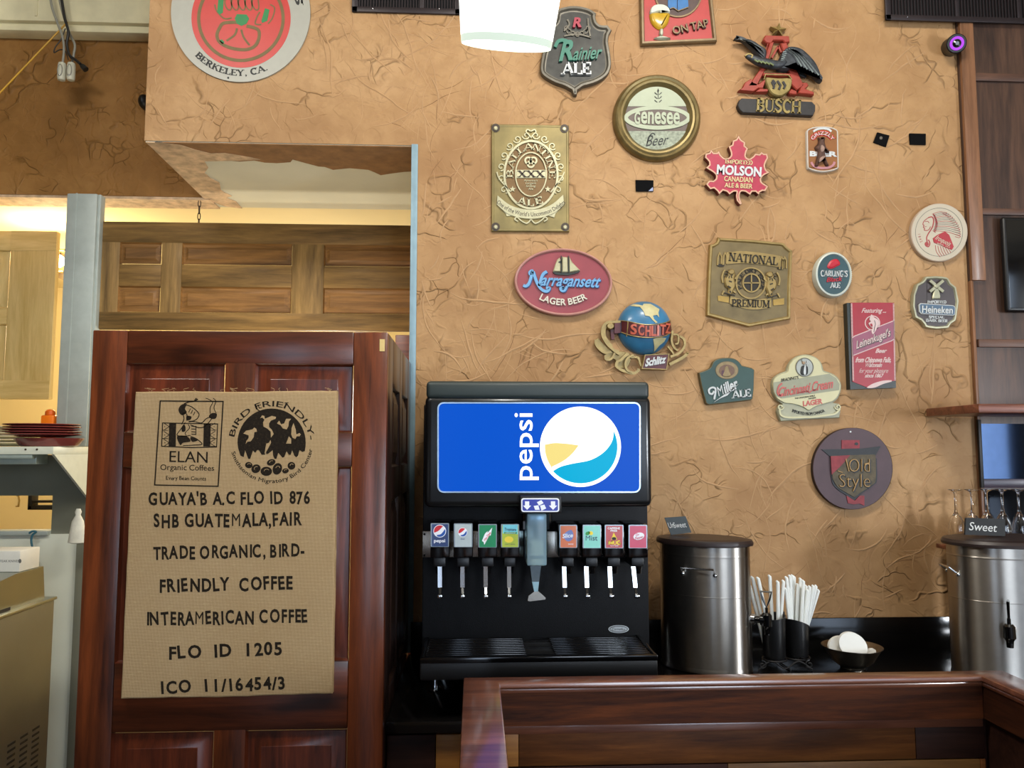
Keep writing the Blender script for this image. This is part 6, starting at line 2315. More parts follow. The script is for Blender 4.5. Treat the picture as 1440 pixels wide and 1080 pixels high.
# 9 red oval with ship ----------------------------------------------------------
M_OVR = plain('oval red face', '#a2404a', .45, var=.10, vscale=14)
M_OVP = plain('pink rim', '#cf958a', .4, var=.06)
M_SKY = plain('light blue lettering', '#76b4e6', .4, var=.06)
M_DSKY = plain('deep blue lettering', '#2b4f8f', .4, var=.06)
M_SAIL = plain('cream sails', '#cfc9a0', .5, var=.12, vscale=50)
M_HULL = plain('dark hull', '#1d2a25', .5, var=.1)
M_IVL = plain('ivory lettering', '#e9e2cf', .45, var=.04)
t, d = sign('red oval sign with a sailing ship and blue script', 710, 330, 8.306, 685, 550)
d.loft('plate', M_OVP, ell(685, 550, 575, 396, 72, 3), [(0, .001), (0, .020), (6, .028), (16, .030), (26, .028), (36, .018)], capmat=M_OVR)
for dx_, dy_, m, z0, z1 in ((8, 8, M_DSKY, .017, .023), (0, 0, M_SKY, .0225, .028)):
    d.stroke('lettering', m, spline([(215 + dx_, 590 + dy_), (245 + dx_, 600 + dy_), (285 + dx_, 560 + dy_), (320 + dx_, 430 + dy_), (290 + dx_, 440 + dy_), (300 + dx_, 470 + dy_)], 5), 34, z0, z1)
    d.stroke('lettering', m, spline([(330 + dx_, 430 + dy_), (375 + dx_, 560 + dy_), (430 + dx_, 640 + dy_), (490 + dx_, 660 + dy_), (520 + dx_, 625 + dy_), (480 + dx_, 620 + dy_)], 5), 34, z0, z1)
    d.stroke('lettering', m, spline([(400 + dx_, 600 + dy_), (440 + dx_, 470 + dy_), (490 + dx_, 430 + dy_)], 5), 34, z0, z1)
    d.text('lettering', m, 'arragansett', 775 + dx_, 535 + dy_, 680, 135, 2, z0, z1, shear=.35, weight=.02)
    d.stroke('lettering', m, spline([(725 + dx_, 600 + dy_), (700 + dx_, 650 + dy_), (665 + dx_, 655 + dy_), (650 + dx_, 625 + dy_), (690 + dx_, 612 + dy_)], 5), 28, z0, z1)
d.arc_text('lettering', M_IVL, 'LAGER BEER', 676, 240, 545, 545, 119, 60.5, 74, False, .017, .027, weight=.025)
d.loft('ship', M_HULL, [(560, 430), (610, 440), (690, 445), (790, 445), (880, 420), (860, 440), (800, 460), (740, 475), (610, 468), (575, 455)], [(0, .017), (0, .028)])
for pts in ([(640, 265), (655, 290), (655, 432), (562, 428), (590, 340), (610, 290)], [(668, 255), (735, 262), (742, 440), (668, 438)], [(750, 250), (790, 320), (880, 415), (750, 440)]):
    d.loft('ship', M_SAIL, pts, [(0, .017), (0, .026), (10, .031)])
for x in (662, 746):
    d.stroke('ship', M_HULL, [(x - 4, 245), (x, 445)], 9, .026, .033)
d.poly('ship', M_HULL, [(620, 320), (665, 295), (660, 340)], .030, .033)
t.done()

# 10 globe with a red belt ------------------------------------------------------
M_GLB = plain('globe blue', '#3f83ad', .35, var=.18, vscale=12, coat=.3)
M_LND = plain('continent cream', '#d9cf9a', .45, var=.12, vscale=40)
M_BELT = plain('belt maroon', '#5e2226', .4, var=.1)
M_BLET = plain('belt lettering coral', '#d8694f', .4, var=.08)
M_GILT = plain('gilt scroll', '#b39a62', .38, .45, var=.22, vscale=40)
t, d = sign('blue globe plaque with a red belt and gilded scrolls', 820, 410, 8.306, 720, 430)
gc = d.at(715, 425, .012)
gr = 325 / 8.306 * 3.27 / FPX
gs_ = .62


def gpt(u, v, lift=0.0):
    """point of the domed globe under crop point (u, v)"""
    p = d.at(u, v, .03)
    dx, dz = p.x - gc.x, p.z - gc.z
    k = 1 - (dx * dx + dz * dz) / (gr * gr)
    y = WY - .004 - gr * gs_ * math.sqrt(max(0.0, k))
    return Vector((p.x, y - lift, p.z))


bm, mi = t.use('globe', M_GLB)
rows = []
for i in range(13):
    r = gr * math.sin(i / 12 * PI / 2)
    rows.append([bm.verts.new((gc.x + r * math.cos(2 * PI * k / 48), WY - .004 - gr * gs_ * math.cos(i / 12 * PI / 2), gc.z + r * math.sin(2 * PI * k / 48))) for k in range(48)] if i else [bm.verts.new((gc.x, WY - .004 - gr * gs_, gc.z))])
for k in range(48):
    bm.faces.new((rows[0][0], rows[1][k], rows[1][(k + 1) % 48])).material_index = mi
for A_, B_ in zip(rows[1:], rows[2:]):
    for k in range(48):
        bm.faces.new((A_[k], B_[k], B_[(k + 1) % 48], A_[(k + 1) % 48])).material_index = mi


def gpatch(part, mat, pts, lift, nsub=3):
    bm, mi = t.use(part, mat)
    tmp = bmesh.new()
    f = tmp.faces.new([tmp.verts.new((u, v, 0)) for u, v in pts])
    bmesh.ops.triangulate(tmp, faces=[f])
    for _ in range(nsub):
        bmesh.ops.subdivide_edges(tmp, edges=[e for e in tmp.edges if e.calc_length() > 28], cuts=1, use_grid_fill=True)
        bmesh.ops.triangulate(tmp, faces=[f for f in tmp.faces if len(f.verts) > 3])
    for v in tmp.verts:
        v.co = gpt(v.co.x, v.co.y, lift)
    merge(tmp, bm, mi)


gpatch('globe', M_LND, [(550, 165), (590, 145), (640, 160), (680, 175), (700, 150), (780, 150), (830, 185), (880, 215), (860, 260), (865, 320), (840, 290), (790, 300), (800, 340), (845, 380), (820, 388), (780, 350), (750, 310), (700, 300), (685, 250), (690, 210), (650, 190), (600, 182)], .003)
gpatch('globe', M_LND, [(795, 570), (860, 545), (960, 550), (940, 590), (880, 640), (830, 705), (815, 640)], .003)
# belt
top_ = spline([(440, 345), (520, 368), (650, 405), (780, 410), (920, 385), (1020, 340), (1030, 335)], 8)
bot_ = spline([(440, 480), (520, 520), (640, 550), (780, 555), (920, 535), (1035, 470), (1045, 465)], 8)
bm, mi = t.use('belt', M_BELT)
va = [bm.verts.new(gpt(u, v, .009)) for u, v in top_]; vb = [bm.verts.new(gpt(u, v, .009)) for u, v in bot_]
vc = [bm.verts.new(gpt(u, v, -.004)) for u, v in top_]; vd = [bm.verts.new(gpt(u, v, -.004)) for u, v in bot_]
for i in range(len(va) - 1):
    for q in ((va[i], va[i + 1], vb[i + 1], vb[i]), (vc[i], vc[i + 1], va[i + 1], va[i]), (vb[i], vb[i + 1], vd[i + 1], vd[i])):
        bm.faces.new(q).material_index = mi
for edge in (top_, bot_):
    tube(t, 'belt', M_GILT, [gpt(u, v, .009) for u, v in edge], .0022, 6)
tube(t, 'belt', M_GILT, [gpt(505 - 10 * f, 365 + 170 * f, .010) for f in (0, .25, .5, .75, 1)], .0024, 6)
for ch, u, v in zip('SCHLITZ', (565, 648, 725, 790, 845, 905, 975), (458, 472, 482, 480, 475, 462, 440)):
    gs1 = glyph(ch, 'sans', .03)
    for (mm, h_, lf_, wk) in ((M_BLET, 112, .012, 84), (M_BELT, 0, 0, 0)):
        if not h_:
            continue
        bm, mi = t.use('belt', mm)
        sc_ = 70 / max(.25, gs1[2]) if ch not in 'I' else 110
        o_ = [bm.verts.new(gpt(u + (x - gs1[2] / 2) * min(sc_, 110), v - (y - .5) * h_ - (u - 565) * 0 , .009 + (.004 if z > 0 else 0))) for x, y, z in gs1[0]]
        for f in gs1[1]:
            try:
                bm.faces.new([o_[i] for i in f]).material_index = mi
            except ValueError:
                pass
# gilded scrolls as bent bands
sc2 = lambda pts, w, z: d.stroke('scroll', M_GILT, spline(pts, 6), w, z - .012, z)
d.loft('scroll', M_BELT, [(370, 368), (440, 362), (440, 480), (365, 490)], [(0, .01), (0, .034)])
sc2([(440, 352), (360, 352), (280, 365), (235, 410), (225, 490), (255, 570), (310, 640), (380, 700), (430, 730)], 30, .034)
sc2([(325, 400), (275, 400), (250, 450), (255, 520), (290, 580), (340, 640)], 26, .028)
d.loft('scroll', M_GILT, ell(322, 402, 44, 38, 20), [(0, .01), (0, .036), (8, .042)])
d.loft('scroll', M_BELT, [(320, 440), (365, 440), (365, 560), (330, 560)], [(0, .004), (0, .024)])
d.loft('scroll', M_GILT, spline([(150, 560), (180, 545), (250, 620), (330, 680), (400, 690), (540, 720), (560, 800), (520, 880), (460, 900), (390, 870), (375, 800), (330, 790), (290, 790), (250, 760), (260, 720), (200, 680), (150, 620)], 3, True), [(0, .001), (0, .010), (6, .014)])
sc2([(150, 560), (150, 610), (190, 670), (260, 715), (330, 700)], 26, .026)
sc2([(265, 740), (265, 785), (310, 795), (350, 760), (380, 700), (420, 690)], 26, .030)
sc2([(530, 720), (480, 760), (440, 800), (400, 820), (390, 870), (440, 910), (500, 935), (580, 955), (640, 930), (650, 900)], 30, .034)
sc2([(590, 740), (520, 780), (495, 850), (520, 920), (580, 945)], 24, .040)
sc2([(560, 770), (640, 770), (670, 850), (690, 880)], 22, .030)
sc2([(1045, 460), (1040, 520), (1035, 580), (1060, 650), (1110, 690)], 22, .030)
sc2([(1050, 500), (1110, 510), (1110, 600), (1075, 610)], 18, .034)
sc2([(1130, 520), (1180, 560), (1185, 640), (1120, 720), (1020, 760)], 26, .032)
sc2([(1225, 715), (1180, 760), (1110, 800), (1010, 850)], 34, .024)
ball(t, 'scroll', M_GILT, d.at(1218, 718, .022), .006, n=10)
sc2([(990, 640), (1040, 700), (1060, 730)], 20, .022)
d.loft('name_plate', M_GILT, [(720, 735), (1012, 722), (980, 915), (682, 905)], [(0, .004), (0, .040), (3, .044), (10, .044), (13, .042)], capmat=M_BELT)
d.text('name_plate', M_LWHT, 'Schlitz', 848, 808, 235, 84, -10, .0418, .047, shear=.4, weight=.04)
t.done()

# 11 brass shield with lions ------------------------------------------------------
M_NBR = plain('antique brass face', '#85734d', .45, .4, var=.22, vscale=16)
M_NBL = plain('antique brass relief', '#b79c62', .38, .5, var=.15, vscale=40)
M_NDK = plain('antique brass dark ink', '#2f281d', .6, .2, var=.15)  # dark brown of the lettering and relief lines
t, d = sign('antique brass shield plaque with two lions and a banner', 980, 320, 7.2, 530, 550)
o = [(130, 170)] + spline([(165, 165), (200, 140), (215, 95)], 4) + [(240, 100), (560, 120), (850, 148), (885, 155)] + spline([(905, 180), (940, 210), (972, 230)], 4) + [(955, 600), (952, 925), (530, 1005), (100, 890), (112, 500)]
d.loft('plate', M_NBL, o, [(0, .001), (0, .014), (8, .020), (24, .020), (36, .014)], capmat=M_NBR)
ban = spline([(300, 250), (450, 238), (600, 250), (750, 270), (850, 290)], 4)
d.poly('banner', M_NBL, ban + [(840, 400)] + spline([(780, 392), (600, 368), (430, 360), (300, 372)], 4), .013, .019)
for x, y in ((210, 270), (265, 268), (838, 310), (868, 312)):
    d.stroke('banner', M_NBL, [(x, y + 110), (x + 4, y + 30), (x + 22, y - 14), (x + 40, y + 25), (x + 38, y + 100)], 13, .013, .021)
for x0, y0 in ((215, 385), (820, 415)):
    d.poly('banner', M_NDK, ell(x0 + 30, y0 - 4, 36, 16, 18), .013, .018)
d.text('banner', M_NDK, 'NATIONAL', 575, 318, 500, 84, 5.5, .0185, .022, font='slab', weight=-.015)
d.ring('emblem', M_NBL, ell(548, 562, 155, 162, 48), 14, .013, .020)
d.ring('emblem', M_NBL, ell(553, 560, 92, 98, 40), 14, .013, .020)
d.poly('emblem', M_NDK, ell(553, 560, 80, 86, 36), .013, .016)
d.stroke('emblem', M_NBL, [(553, 475), (553, 648)], 12, .015, .020); d.stroke('emblem', M_NBL, [(472, 560), (632, 560)], 12, .015, .020)
d.arc_text('emblem', M_NDK, 'PALE DRY BEER', 550, 562, 122, 128, 150, 392, 40, True, .0135, .0165, font='slab')
for sg, cx0 in ((1, 325), (-1, 770)):
    ly = 0 if sg > 0 else 25
    pt = lambda L: [(cx0 + sg * a, b + ly) for a, b in L]
    d.loft('lion#%d' % sg, M_NBL, spline(pt([(0, 425), (45, 430), (70, 470), (60, 520), (70, 580), (50, 640), (30, 680), (-10, 680), (0, 620), (-30, 600), (-45, 540), (-25, 480)]), 3, True), [(0, .013), (0, .020), (14, .026)])
    d.loft('lion#%d' % sg, M_NBL, [(cx0 + sg * (a - cx0), b) for a, b in ell(cx0 + 28, 448 + ly, 34, 30, 16)], [(0, .02), (0, .027), (10, .031)])
    for k in range(7):
        a = math.radians(60 + 40 * k)
        d.stroke('lion#%d' % sg, M_NDK, [(cx0 + sg * (12 + 22 * math.cos(a)), 462 + ly + 24 * math.sin(a)), (cx0 + sg * (8 + 46 * math.cos(a)), 470 + ly + 44 * math.sin(a))], 7, .022, .0285)
    for L in ([(-60, 560), (-70, 500), (-55, 450), (-40, 430)], [(60, 520), (80, 500), (90, 480)], [(60, 560), (85, 560)], [(-50, 640), (-70, 680)], [(40, 640), (70, 660)]):
        d.stroke('lion#%d' % sg, M_NBL, spline(pt(L), 4), 15, .013, .022)
    for L in ([(10, 470), (40, 480)], [(0, 540), (30, 550)], [(-10, 590), (20, 610)], [(10, 640), (20, 660)], [(-45, 660), (60, 690)]):
        d.stroke('lion#%d' % sg, M_NDK, pt(L), 12, .024, .0275)
d.poly('banner#low', M_NBL, spline([(340, 690), (440, 722), (560, 735), (680, 720), (752, 705)], 4) + spline([(752, 805), (650, 825), (540, 828), (430, 805), (332, 770)], 4), .013, .019)
d.text('banner#low', M_NDK, 'PREMIUM', 548, 768, 385, 74, 2, .0185, .022, font='slab', weight=-.012)
for pts in ([(212, 690), (325, 700), (322, 762), (215, 742)], [(772, 730), (885, 715), (882, 780), (775, 788)]):
    d.poly('banner#low', plain('bright brass tail', '#c4a055', .35, .5), pts, .013, .018)
t.done()

# 12 green oval with white ribbed rim ---------------------------------------------
M_OVG = plain('bottle green face', '#37585f', .4, var=.14, vscale=12, coat=.3)
M_OVW = plain('white ribbed rim', '#dfe6d9', .35, var=.05)
M_SCAR = plain('scarlet print', '#d02236', .4, var=.08)
t, d = sign('small green oval plaque with a thick white rim', 1120, 340, 10.8, 560, 510)
d.loft('rim', M_OVW, ell(572, 492, 285, 345, 64, -4), [(0, .001), (0, .022), (14, .034), (34, .036), (42, .032)], capmat=M_OVG)
for k in range(72):
    a = 2 * PI * k / 72
    u, v = ell(572, 492, 285, 345, 1, -4, math.degrees(a), math.degrees(a) + 10)[0]
    p0, p1 = d.at(u, v, .030, .004), d.at(u, v, .030, .022)
    tube(t, 'rim', M_OVW, [p0, p1], .0014, 5)
hat = spline([(475, 380), (490, 330), (520, 290), (570, 262), (625, 262), (660, 300), (665, 345), (610, 375), (560, 400), (510, 405)], 4, True)
d.loft('emblem', M_SCAR, hat, [(0, .031), (0, .035), (25, .039)])
d.text('lettering', M_LWHT, "CARLING'S", 575, 482, 412, 92, 1, .0315, .036, font='slab', weight=-.01)
d.text('lettering', M_SCAR, 'Black', 578, 568, 232, 66, -4, .0315, .036, shear=.35, weight=.01)
d.text('lettering', M_LWHT, 'ALE', 592, 660, 150, 84, 1, .0315, .036, font='slab')
t.done()

# 13 red upright board with a slanted band -------------------------------------------
M_LRD = plain('board red', '#b02031', .45, var=.06)
M_LDK = plain('board black green', '#26302c', .45, var=.12)
M_LPK = plain('mauve band', '#a2566e', .45, var=.08)
M_LPW = plain('pinkish white', '#eccfc9', .5, var=.06)
t, d = sign('red upright board with a slanted mauve band and black sides', 1170, 410, 7.2, 410, 550)
d.loft('board', M_LDK, [(150, 115), (628, 115), (648, 975), (185, 990)], [(0, .001), (0, .036)])
d.poly('face', M_LRD, [(190, 112), (630, 112), (645, 905), (600, 905), (350, 968), (208, 912)], .034, .039)
for k in range(54):
    v = 122 + k * 14.5
    f = k / 54
    d.poly('face', M_LPW, [(190 + 18 * f, v), (206 + 18 * f, v), (206 + 18 * f, v + 8.5), (190 + 18 * f, v + 8.5)], .0388, .0402)
    d.poly('face', M_LPW, [(617 + 14 * f, v), (631 + 14 * f, v), (631 + 14 * f, v + 8.5), (617 + 14 * f, v + 8.5)], .0388, .0402)
d.poly('face', M_LPW, spline([(350, 972), (420, 930), (520, 902), (605, 898)], 4) + spline([(605, 912), (520, 935), (440, 970), (370, 978)], 4), .0388, .041)
band = [(200, 470), (225, 448), (632, 288), (634, 480), (610, 500), (205, 655)]
d.poly('face', M_LPW, band, .0385, .0402)
d.poly('face', M_LPK, inset(band, 9), .0395, .0412)
d.text('face', M_LDK, "Leinenkugel's", 424, 478, 372, 74, -21, .0405, .0422, shear=.45, weight=.045)
d.text('face', M_LPW, "Leinenkugel's", 420, 474, 372, 74, -21, .0415, .0432, shear=.45, weight=.012)
d.text('face', M_LPW, 'Featuring ...', 432, 190, 252, 46, 0, .0388, .0405, shear=.4, weight=.015)
d.text('face', M_LPW, 'Beer', 500, 598, 108, 42, 0, .0388, .0405, shear=.4, weight=.03)
d.text('face', M_LPW, 'from Chippewa Falls,', 424, 690, 362, 50, 0, .0388, .0405, shear=.35, weight=.03)
d.text('face', M_LPW, 'Wisconsin', 424, 742, 172, 42, 0, .0388, .0405, shear=.35, weight=.03)
d.text('face', M_LPW, 'for your pleasure', 426, 800, 294, 46, 0, .0388, .0405, shear=.35, weight=.0)
d.text('face', M_LPW, 'since 1867', 428, 850, 180, 38, 0, .0388, .0405, shear=.35, weight=.03)
d.ring('emblem', M_LPW, ell(410, 318, 78, 76, 36), 9, .0388, .0412)
d.poly('emblem', M_LPW, spline([(400, 232), (425, 260), (465, 285), (478, 325), (460, 360), (440, 400), (415, 432), (400, 400), (412, 370), (395, 360), (380, 340), (372, 320), (395, 300), (380, 285)], 3, True), .0395, .043)
d.poly('emblem', M_LRD, spline([(385, 330), (405, 325), (412, 350), (398, 355)], 3, True), .0425, .044)
d.stroke('emblem', M_LDK, spline([(430, 290), (440, 330), (430, 370), (425, 410)], 4), 5, .0425, .044)
t.done()

# 14 round cream coaster-like sign with a red headdress profile ----------------------
M_CRS = plain('cream disc', '#d3bda6', .6, var=.05, vscale=8)
M_CRS2 = plain('cream disc face', '#dacdb4', .6, var=.05, vscale=8)
M_BRK = plain('brick red print', '#b84a4a', .6, var=.10)
M_BRKB = plain('red label', '#c23c44', .5, var=.06)
M_GRYP = plain('grey print', '#8a8078', .6, var=.1)
t, d = sign('round cream sign with a red headdress profile touching the oak post', 1260, 270, 5.143, 315, 292)
d.loft('plate', M_CRS, ell(315, 292, 206, 211, 64, 12), [(0, .001), (0, .018), (4, .021), (7, .021)], capmat=M_CRS2)
d.ring('plate', M_GRYP, ell(312, 290, 172, 176, 56, 12), 3, .0208, .0216)
br = lambda pts, w=5, m=M_BRK: d.stroke('print', m, spline(pts, 5), w, .0208, .0218)
br([(235, 185), (215, 200), (200, 215), (195, 235), (203, 240), (198, 255), (208, 262), (205, 275), (225, 278), (240, 270), (250, 250)], 5)
br([(235, 185), (260, 180), (272, 200), (268, 240), (255, 270), (235, 300), (222, 330), (225, 360), (215, 385), (235, 395), (245, 370), (235, 345)], 8)
br([(208, 215), (230, 212), (240, 225)], 4); br([(205, 250), (222, 250)], 3)
d.poly('print', M_BRK, ell(222, 376, 15, 16, 14), .0208, .0217)
for k in range(13):
    f = k / 12
    x0, y0 = 262 + 18 * math.sin(f * 3), 160 + 120 * f
    x1, y1 = 300 + 150 * math.sin(.35 + f * 1.3), 150 + 170 * f ** 1.2
    br([(x0, y0), ((x0 + x1) / 2 + 10, (y0 + y1) / 2 - 12), (x1 + 18, y1)], 3.2, M_GRYP if k % 3 else M_BRK)
    br([(x1 + 18, y1), (x1 + 6, y1 + 10), (x1 - 22, y1 + 2)], 3.2)
    br([(x0 + 6, y0), (x0 + 22, y0 + 12)], 6)
for k in range(6):
    br([(285 + 18 * k, 385 + 4 * k), (292 + 20 * k, 430), (320 + 15 * k, 470 - 6 * k)], 3.5)
d.poly('print', M_BRKB, [(355, 285), (385, 310), (418, 395), (405, 418), (275, 365), (268, 335), (300, 310)], .0212, .0235)
d.text('print', M_CRS2, 'Iroquois', 345, 352, 118, 34, 27, .0232, .0245, shear=.3, weight=.01)
d.text('print', M_CRS2, 'BEER  ALE', 345, 386, 100, 10, 18, .0232, .0243)
d.arc_text('print', M_BRK, '1842', 318, 290, 150, 152, 178, 150, 18, False, .0208, .0216, wide=16)
t.done()

# 15 black plaque with windmill -------------------------------------------------------
M_PBK = plain('brown black face', '#4e4444', .45, var=.08, vscale=20)
M_PRM = plain('pale metallic rim', '#c7c5a6', .30, .45, var=.12, vscale=30)
M_STB = plain('steel blue label', '#53718a', .4, var=.08)
M_SILV = plain('silver white lettering', '#d8dbd8', .4, .15, var=.05)
t, d = sign('dark plaque with a windmill and silver rim beside the oak post', 1260, 270, 5.143, 290, 800)
o = spline([(150, 665), (195, 640), (215, 610)], 4) + spline([(290, 605), (360, 612), (385, 625)], 4) + spline([(400, 655), (438, 685)], 3) + spline([(458, 790), (445, 880), (435, 930)], 4) + spline([(400, 955), (380, 985)], 3) + spline([(300, 992), (220, 980), (205, 960)], 4) + spline([(180, 930), (140, 910)], 3) + spline([(120, 830), (125, 740)], 4)
d.loft('plate', M_PRM, o, [(0, .001), (0, .016), (5, .022), (15, .022), (22, .016)], capmat=M_PBK)
for a in (40, 140):
    r = math.radians(a)
    dx_, dy_ = 62 * math.cos(r), 62 * math.sin(r)
    d.stroke('windmill', M_PRM, [(296 - dx_, 680 - dy_), (296 + dx_, 680 + dy_)], 20, .020, .028)
d.loft('windmill', M_PRM, [(280, 695), (312, 695), (325, 750), (322, 772), (268, 772), (268, 750)], [(0, .015), (0, .022), (6, .026)])
d.loft('windmill', M_PRM, ell(296, 682, 17, 17, 16), [(0, .015), (0, .028), (6, .031)])
d.text('lettering', M_SILV, 'IMPORTED', 296, 795, 138, 22, 1, .0155, .020, font='slab')
d.loft('name_plate', M_SILV, [(165, 815), (180, 803), (415, 818), (432, 832), (430, 885), (418, 895), (185, 882), (170, 868)], [(0, .015), (0, .023), (3, .025), (6, .025)], capmat=M_STB)
d.text('name_plate', M_SILV, 'Heineken', 300, 850, 228, 50, 2, .0248, .029, weight=.018)
d.text('lettering', M_SILV, 'SPECIAL', 293, 905, 112, 20, 2, .0155, .020, font='slab')
d.text('lettering', M_SILV, 'DARK BEER', 296, 930, 158, 22, 2, .0155, .020, font='slab')
t.done()

# 16 green plaque with round picture -----------------------------------------------------
M_GPL = plain('dark green stained wood', '#2f5149', .45, var=.18, vscale=10)
M_GPE = plain('brown green edge', '#6b6243', .5, var=.1)
M_PIC = plain('tan picture', '#a08a5f', .5, var=.2, vscale=50)
M_PIC2 = plain('brown picture', '#7c5d48', .5, var=.2, vscale=50)
t, d = sign('dark green plaque with a tan round picture and white script', 960, 480, 9, 560, 510)
o = spline([(205, 395), (340, 340), (390, 255), (460, 215), (560, 205), (650, 215), (710, 250), (755, 305)], 5) + [(880, 335), (912, 360), (905, 600), (890, 725)] + spline([(870, 745), (600, 778), (330, 806)], 4) + [(295, 785), (235, 560)]
d.loft('plate', M_GPE, o, [(0, .001), (0, .018), (6, .023), (12, .024)], capmat=M_GPL)
d.poly('picture', M_GPE, ell(560, 365, 148, 115, 40), .0235, .0255)
d.poly('picture', M_PIC, ell(560, 365, 140, 107, 40), .025, .0265)
d.poly('picture', M_PIC2, ell(560, 370, 100, 76, 36), .026, .0272)
d.loft('picture', M_PIC, spline([(545, 320), (575, 320), (590, 370), (610, 440), (510, 440), (530, 370)], 3, True), [(0, .026), (0, .028), (8, .030)])
d.poly('picture', plain('plum coat', '#5f3a48', .5), spline([(500, 370), (530, 375), (535, 435), (495, 430)], 3, True), .027, .0285)
d.stroke('lettering', M_LWHT, spline([(400, 630), (375, 665), (340, 655), (335, 610), (370, 585), (405, 590), (418, 625), (400, 735)], 5), 22, .0235, .0295)
d.text('lettering', M_LWHT, 'M', 476, 622, 84, 118, -24, .0235, .0295, shear=.2, weight=.02)
d.text('lettering', M_LWHT, 'iller', 605, 562, 185, 130, -26, .0235, .0295, shear=.25, weight=.03)
d.poly('lettering', M_LWHT, [(395, 772), (540, 665), (710, 540), (600, 645), (565, 685), (480, 720)], .0235, .0295)
d.text('lettering', M_LWHT, 'ALE', 745, 660, 240, 98, -6, .0235, .0295, font='slab')
t.done()

# 17 cream plaque with red script ----------------------------------------------------------
M_CRP = plain('cream yellow face', '#ded8a8', .42, var=.05, vscale=10)
M_CRE = plain('grey cream edge', '#b3b294', .45, var=.08)
M_SAGE = plain('sage band', '#a8a98d', .5, var=.06)
M_CORAL = plain('coral script', '#d8625a', .45, var=.06)
M_MEDG = plain('grey medallion', '#b7bcb4', .4, var=.06)
t, d = sign('cream plaque with coral script and a round portrait medallion', 1070, 480, 8.307, 540, 550)
o = spline([(130, 500), (150, 430), (220, 375), (300, 345)], 4) + spline([(325, 270), (380, 200), (470, 158), (560, 155), (650, 190), (710, 250), (738, 340)], 5) + spline([(830, 370), (900, 420), (942, 500), (935, 590), (900, 670), (850, 715)], 4) + spline([(920, 730), (935, 800), (925, 870)], 3) + [(922, 895), (600, 910), (232, 935), (215, 890)] + spline([(190, 820), (210, 760), (250, 735)], 3) + spline([(190, 690), (140, 600)], 3)
d.loft('plate', M_CRE, o, [(0, .001), (0, .016), (5, .020), (10, .021)], capmat=M_CRE)
mid = spline([(140, 500), (160, 435), (230, 385), (312, 355), (335, 275), (390, 210), (470, 170), (560, 168), (645, 200), (700, 260), (726, 350), (820, 382), (890, 430), (928, 500), (922, 585), (885, 660), (830, 705)], 4) + spline([(830, 705), (700, 740), (620, 770), (560, 805), (500, 770), (400, 735), (280, 720)], 4)[1:] + spline([(280, 720), (195, 670), (150, 590)], 4)[1:]
d.loft('plate', M_CRP, mid, [(0, .020), (0, .025), (5, .027)])
d.poly('plate', M_SAGE, [(145, 480), (240, 465), (800, 378), (880, 430), (920, 500), (915, 570), (600, 615), (250, 668), (180, 640), (148, 570)], .0265, .0278)
d.text('lettering', M_CORAL, 'Cincinnati Cream', 530, 540, 650, 108, -9.5, .0275, .0305, shear=.35, weight=.015)
d.stroke('lettering', M_CORAL, spline([(250, 490), (215, 520), (195, 590), (215, 630), (260, 610)], 5), 16, .0275, .0305)
d.stroke('lettering', M_CORAL, [(430, 600), (540, 580), (570, 600), (600, 572), (640, 565)], 9, .0275, .0305)
d.text('lettering', M_SDK, "BRADING'S", 338, 437, 210, 36, -10, .0268, .029, shear=.25, weight=.005)
d.text('lettering', M_SDK, 'THE CANADIAN FAMILY', 515, 650, 240, 18, -8, .0268, .0285)
d.text('lettering', M_SDK, 'FAVORITE', 600, 664, 92, 18, -8, .0268, .0285)
d.text('lettering', M_CORAL, 'LAGER', 603, 713, 228, 58, -8, .0268, .029, weight=.03, shear=.1)
d.arc_text('lettering', M_SDK, 'IMPORTED FROM CANADA', 555, 380, 460, 465, 114, 66, 36, False, .0205, .0235, shear=-.1)
for cx0, sg in ((262, 1), (872, -1)):
    pts = [(cx0 + sg * -30 + 38 * (1 - f * .7) * math.cos(sg * f * 7 + (PI if sg < 0 else 0)), 785 - 20 + 38 * (1 - f * .7) * math.sin(sg * f * 7 + (PI if sg < 0 else 0))) for f in [k / 16 for k in range(17)]]
    d.stroke('scroll#%d' % sg, M_CRP, pts, 13, .0205, .026)
d.stroke('scroll', M_CRP, spline([(220, 800), (240, 865), (330, 890), (540, 885), (600, 885), (760, 865), (870, 845), (925, 790)], 5), 20, .0205, .027)
d.ring('medallion', M_PEWL, ell(512, 302, 104, 110, 40), 8, .026, .031)
d.poly('medallion', M_MEDG, ell(512, 302, 97, 103, 40), .026, .029)
d.loft('medallion', M_SDK, spline([(475, 300), (500, 280), (525, 285), (550, 300), (545, 385), (470, 385)], 3, True), [(0, .028), (0, .031), (8, .033)])
d.loft('medallion', M_LWHT, spline([(510, 290), (525, 290), (525, 385), (505, 385), (500, 350)], 3, True), [(0, .029), (0, .034)])
d.loft('medallion', plain('portrait skin', '#c3a37f', .5), ell(503, 245, 19, 26, 18), [(0, .028), (0, .032), (7, .035)])
d.poly('medallion', M_MEDG, ell(503, 222, 22, 14, 16), .031, .036)
d.stroke('medallion', M_LWHT, [(530, 262), (555, 262)], 8, .029, .034)
d.stroke('medallion', M_LWHT, [(542, 225), (542, 290)], 6, .029, .034)
t.done()

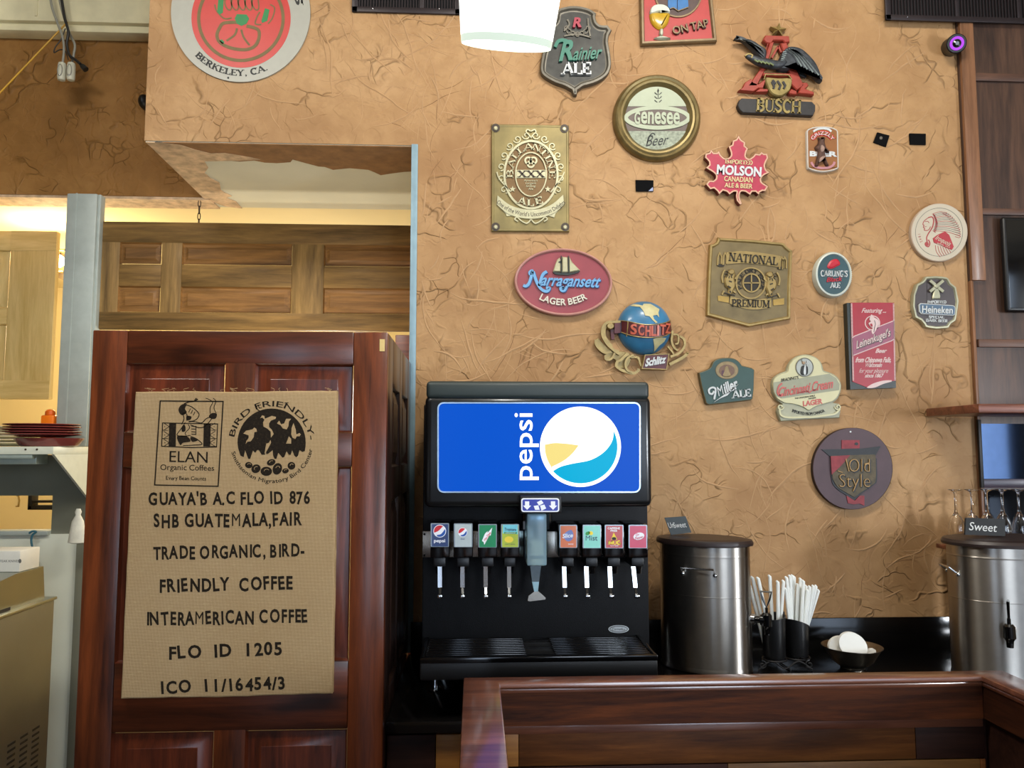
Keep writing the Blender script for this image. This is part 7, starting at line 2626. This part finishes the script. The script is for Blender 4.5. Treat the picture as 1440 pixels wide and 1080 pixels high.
# 18 round maroon plaque with a shield ---------------------------------------------------------
M_PLUM = plain('faded plum wood', '#5b454b', .6, var=.10, vscale=14)
M_PLD = plain('plum edge', '#2b1f20', .6, var=.1)
M_ORED = plain('dull crimson', '#9a323a', .6, var=.2, vscale=50)
M_ODK = plain('slate outline', '#2f3236', .6, var=.15)
M_OLV = plain('mossy gold face', '#5c4f33', .6, var=.35, vscale=50)
M_OGD = plain('worn gold lettering', '#a5814a', .5, .3, var=.2)
t, d = sign('round faded plum plaque with a shield above the backsplash', 1120, 580, 6.75, 535, 530)
d.loft('disc', M_PLD, ell(535, 533, 378, 388, 80), [(0, .001), (0, .024)], cap=False)
d.loft('disc', M_PLUM, ell(535, 533, 378, 388, 80), [(0, .0235), (3, .026)])
d.poly('shield', M_ODK, [(240, 350), (600, 345), (800, 320), (745, 420)] + spline([(762, 440), (765, 640), (730, 690), (620, 770), (550, 835)], 4) + spline([(550, 835), (480, 790), (380, 720), (335, 640), (322, 420)], 4)[1:], .0255, .030)
d.poly('shield', M_OLV, [(328, 412), (600, 402), (748, 400)] + spline([(752, 430), (752, 640), (715, 690), (610, 760), (552, 805)], 4) + spline([(552, 805), (480, 765), (390, 705), (345, 630)], 4)[1:], .0295, .033)
d.poly('shield', M_ORED, [(326, 416), (510, 405), (430, 500), (335, 590)], .0325, .035)
for s_t, cx0, cy0, ww, hh in (('Old', 600, 500, 215, 130), ('Style', 555, 645, 310, 130)):
    d.text('lettering', M_ODK, s_t, cx0 + 8, cy0 + 6, ww, hh, 0, .0325, .0350, weight=.0)
    d.text('lettering', M_OGD, s_t, cx0, cy0, ww, hh, 0, .0345, .0385, weight=-.02)
for a, b in (((470, 440), (500, 560)), ((690, 480), (650, 490)), ((395, 555), (440, 570))):
    d.stroke('lettering', M_OGD, [a, b], 9, .0345, .038)
d.poly('ribbon', M_ORED, [(430, 262), (600, 262), (600, 340), (430, 345)], .0255, .0295)
d.poly('ribbon', M_ODK, ell(570, 298, 18, 14, 12), .0292, .031)
d.poly('ribbon', M_ORED, [(475, 790), (520, 790), (555, 838), (600, 790), (645, 790), (645, 885), (600, 865), (545, 872), (490, 862)], .0255, .0295)
d.poly('disc', M_SILV, ell(514, 183, 8, 8, 12), .0255, .0275)
t.done()

bpy.data.objects.remove(_probe)
